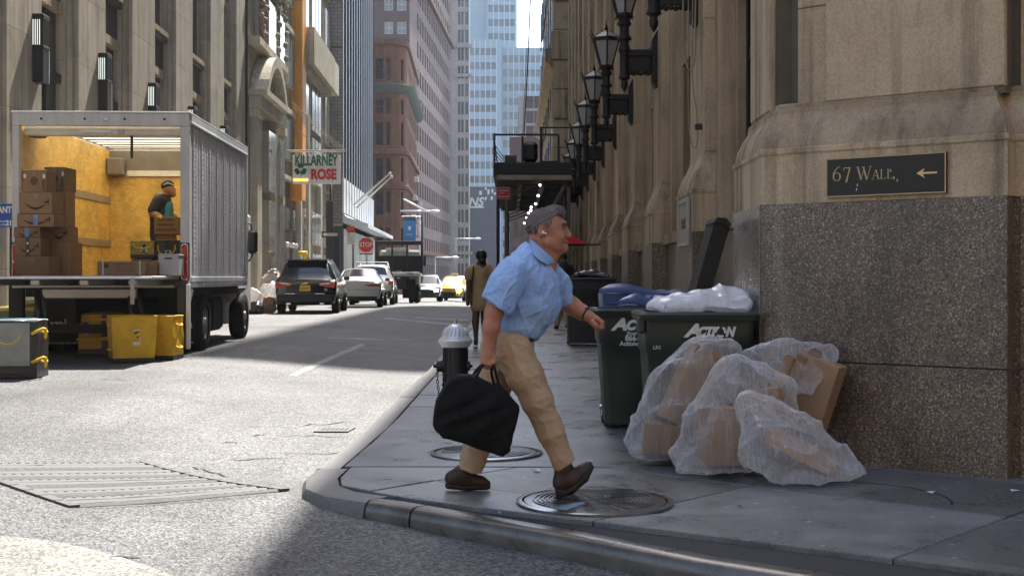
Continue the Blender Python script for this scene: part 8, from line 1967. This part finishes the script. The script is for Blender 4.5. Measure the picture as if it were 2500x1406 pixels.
# parking regulation sign
Yp_ = 66; ps = thing('parking_sign', 'tall red and white parking regulation sign left of the stop sign', 'road sign', (W(857, 0, Yp_).x, Yp_, left_z(0, Yp_)))
post(ps, 862, Yp_, 553, .04, 'pole_black', left_z); a, b = W(847, 597, Yp_-.05), W(866, 553, Yp_-.05); MB().bbox(a.x, b.x, Yp_-.05, Yp_-.03, a.z, b.z, .004).build('plate', 'white_print', ps, world=True); MB().box(a.x+.003, b.x-.003, Yp_-.056, Yp_-.051, b.z-.32, b.z-.003).build('red_panel', 'sign_red', ps, world=True)
inv = root_mw(ps).inverted(); text_mesh('NO STANDING', .05, 'white_print', ps, inv @ face_mw(((a.x+b.x)/2, Yp_-.06, b.z-.12)), .001, 0, .8); text_mesh('31', .13, 'print_black', ps, inv @ face_mw((a.x+.1, Yp_-.054, b.z-.42)), .001, .004, .8)
for k in range(4): MB().box(a.x+.06, b.x-.06, Yp_-.054, Yp_-.051, b.z-.58-.08*k, b.z-.56-.08*k).build('text_line', 'plaque_stone', ps, world=True)
# one-way sign on the signal mast
Yo = 62; ow = thing('one_way_sign', 'black mast carrying a ONE WAY arrow sign pointing left', 'road sign', (W(808, 0, Yo).x, Yo, left_z(0, Yo)))
post(ow, 808, Yo, 440, .07, 'pole_black', left_z); sb_ = W(806, 545, Yo); MB().bbox(sb_.x-.17, sb_.x+.17, Yo-.2, Yo-.07, W(0, 632, Yo).z, W(0, 490, Yo).z, .03).build('signal_housing', 'pole_black', ow, world=True)
a, b = W(785, 580, Yo-.25), W(825, 565, Yo-.25); MB().bbox(a.x, b.x, Yo-.25, Yo-.235, a.z, b.z, .003).build('plate', 'trim_black', ow, world=True)
zc = (a.z+b.z)/2; Lx = b.x-a.x; MB().prism([(a.x+.03, Yo-.256, zc), (a.x+.18, Yo-.256, zc+.11), (a.x+.15, Yo-.256, zc+.065), (b.x-.03, Yo-.256, zc+.065), (b.x-.03, Yo-.256, zc-.065), (a.x+.15, Yo-.256, zc-.065), (a.x+.18, Yo-.256, zc-.11)], (0, .004, 0)).build('arrow', 'white_print', ow, world=True)
text_mesh('ONE WAY', .12, 'trim_black', ow, root_mw(ow).inverted() @ face_mw((zc*0+(a.x+b.x)/2+.1, Yo-.259, zc)), .001, .003, .85)
# yellow standpipe behind the SUV
Yy = 60; yp = thing('yellow_standpipe', 'yellow bent standpipe just above the black SUV roof', 'standpipe', (W(745, 0, Yy).x, Yy, left_z(0, Yy)))
MB().tube([W(745, 720, Yy), W(745, 622, Yy), W(745, 618, Yy)], .12, 10).build('riser', 'yellow_trim', yp, True, world=True); MB().tube([W(750, 619, Yy), W(728, 619, Yy)], .11, 10).build('elbow', 'yellow_trim', yp, True, world=True)
# street lamps with arms, blue banner
for k, (pole, Yk, arms, lab) in enumerate(((1024, 112, (((978, 516), (1062, 516)), ((985, 487), (1040, 515))), 'pale street lamp with two arms above the blue banner'), (1113, 150, (((1111, 583), (1166, 583)),), 'distant street lamp with a single pale arm over the taxi'), (1062, 128, (((1062, 629), (1110, 629)),), 'short-armed street lamp low behind the yellow taxi'))):
    t = thing('street_lamp', lab, 'street lamp', (W(pole, 0, Yk).x, Yk, road_z(-8, Yk)), 0, 'street lamps down the street')
    if k != 1: post(t, pole, Yk, arms[0][0][1], .08, 'pole_grey', road_z)
    else: post(t, 1113, Yk, 583, .08, 'pole_grey', road_z)
    for a, b in arms: MB().tube([W(*a, Yk), W(*b, Yk)], .09, 7).build('arm', 'fin_white', t, True, world=True)
    q = W(*arms[0][1], Yk); MB().ball((q.x, q.y, q.z), (.45, .2, .14), 10, 6).build('lamp_head', 'fin_white', t, True, world=True)
Yn_ = 100; bn = thing('banner', 'vertical blue street banner with white shield emblem', 'banner', W(1000, 590, Yn_)); a, b = W(985, 591, Yn_), W(1015, 528, Yn_)
MB().bbox(a.x, b.x, Yn_, Yn_+.03, a.z, b.z-.35, .004).build('cloth', 'banner_blue', bn, world=True); MB().bbox(a.x, b.x, Yn_, Yn_+.03, b.z-.345, b.z, .004).build('header', 'navy_panel', bn, world=True)
c = W(1000, 558, Yn_); MB().prism([(c.x-.13, Yn_-.01, c.z+.16), (c.x+.13, Yn_-.01, c.z+.16), (c.x+.13, Yn_-.01, c.z-.03), (c.x, Yn_-.01, c.z-.17), (c.x-.13, Yn_-.01, c.z-.03)], (0, .008, 0)).build('shield', 'white_print', bn, world=True)
text_mesh('LEMAN', .17, 'white_print', bn, root_mw(bn).inverted() @ face_mw((c.x, Yn_-.006, W(0, 573, Yn_).z)), .002, .0, .9)
for z in (a.z+.05, b.z-.02): MB().tube([(a.x-.1, Yn_+.04, z), (b.x+.5, Yn_+.04, z)], .03, 6).build('bracket', 'pole_grey', bn, world=True)
MB().tube([(b.x+.5, Yn_+.04, road_z(-8, Yn_)), (b.x+.5, Yn_+.04, b.z+.2)], .09, 8).build('pole', 'pole_black', bn, True, world=True)
# red awning on the right building
aw = thing('red_awning', 'small red awning jutting from the stone building beyond the man\'s face', 'awning', (*SP(30.0), 2.0))
A0 = W(1370, 562, 30); B0 = W(1436, 595, 30); C0_ = W(1370, 596, 30)
MB().prism([(A0.x, 30, A0.z), (C0_.x, 30, C0_.z), (B0.x, 30, B0.z)], (0, .9, 0)).build('canopy', 'awning_red', aw, world=True)
MB().tube([(C0_.x, 30, C0_.z-.01), (SP(30)[0], 30, B0.z-.01)], .015, 5).build('frame', 'pole_black', aw, world=True); MB().tube([(C0_.x, 30.9, C0_.z-.01), (SP(30.9)[0], 30.9, B0.z-.01)], .015, 5).build('frame', 'pole_black', aw, world=True)
# ================================================================ AIR
hz_ = tag(MB().box(-950, 950, -350, 950, -2.5, 130).build('haze', None), kind='stuff')
hm = bpy.data.materials.new('haze_air'); hm.use_nodes = True; MATS['haze_air'] = hm; hn = hm.node_tree.nodes; hn.remove(hn['Principled BSDF'])
pv = hn.new('ShaderNodeVolumePrincipled'); pv.inputs['Color'].default_value = (.86, .92, 1.0, 1); pv.inputs['Density'].default_value = .00028; pv.inputs['Anisotropy'].default_value = .35
hm.node_tree.links.new(pv.outputs[0], hn['Material Output'].inputs['Volume']); hz_.data.materials.append(hm)
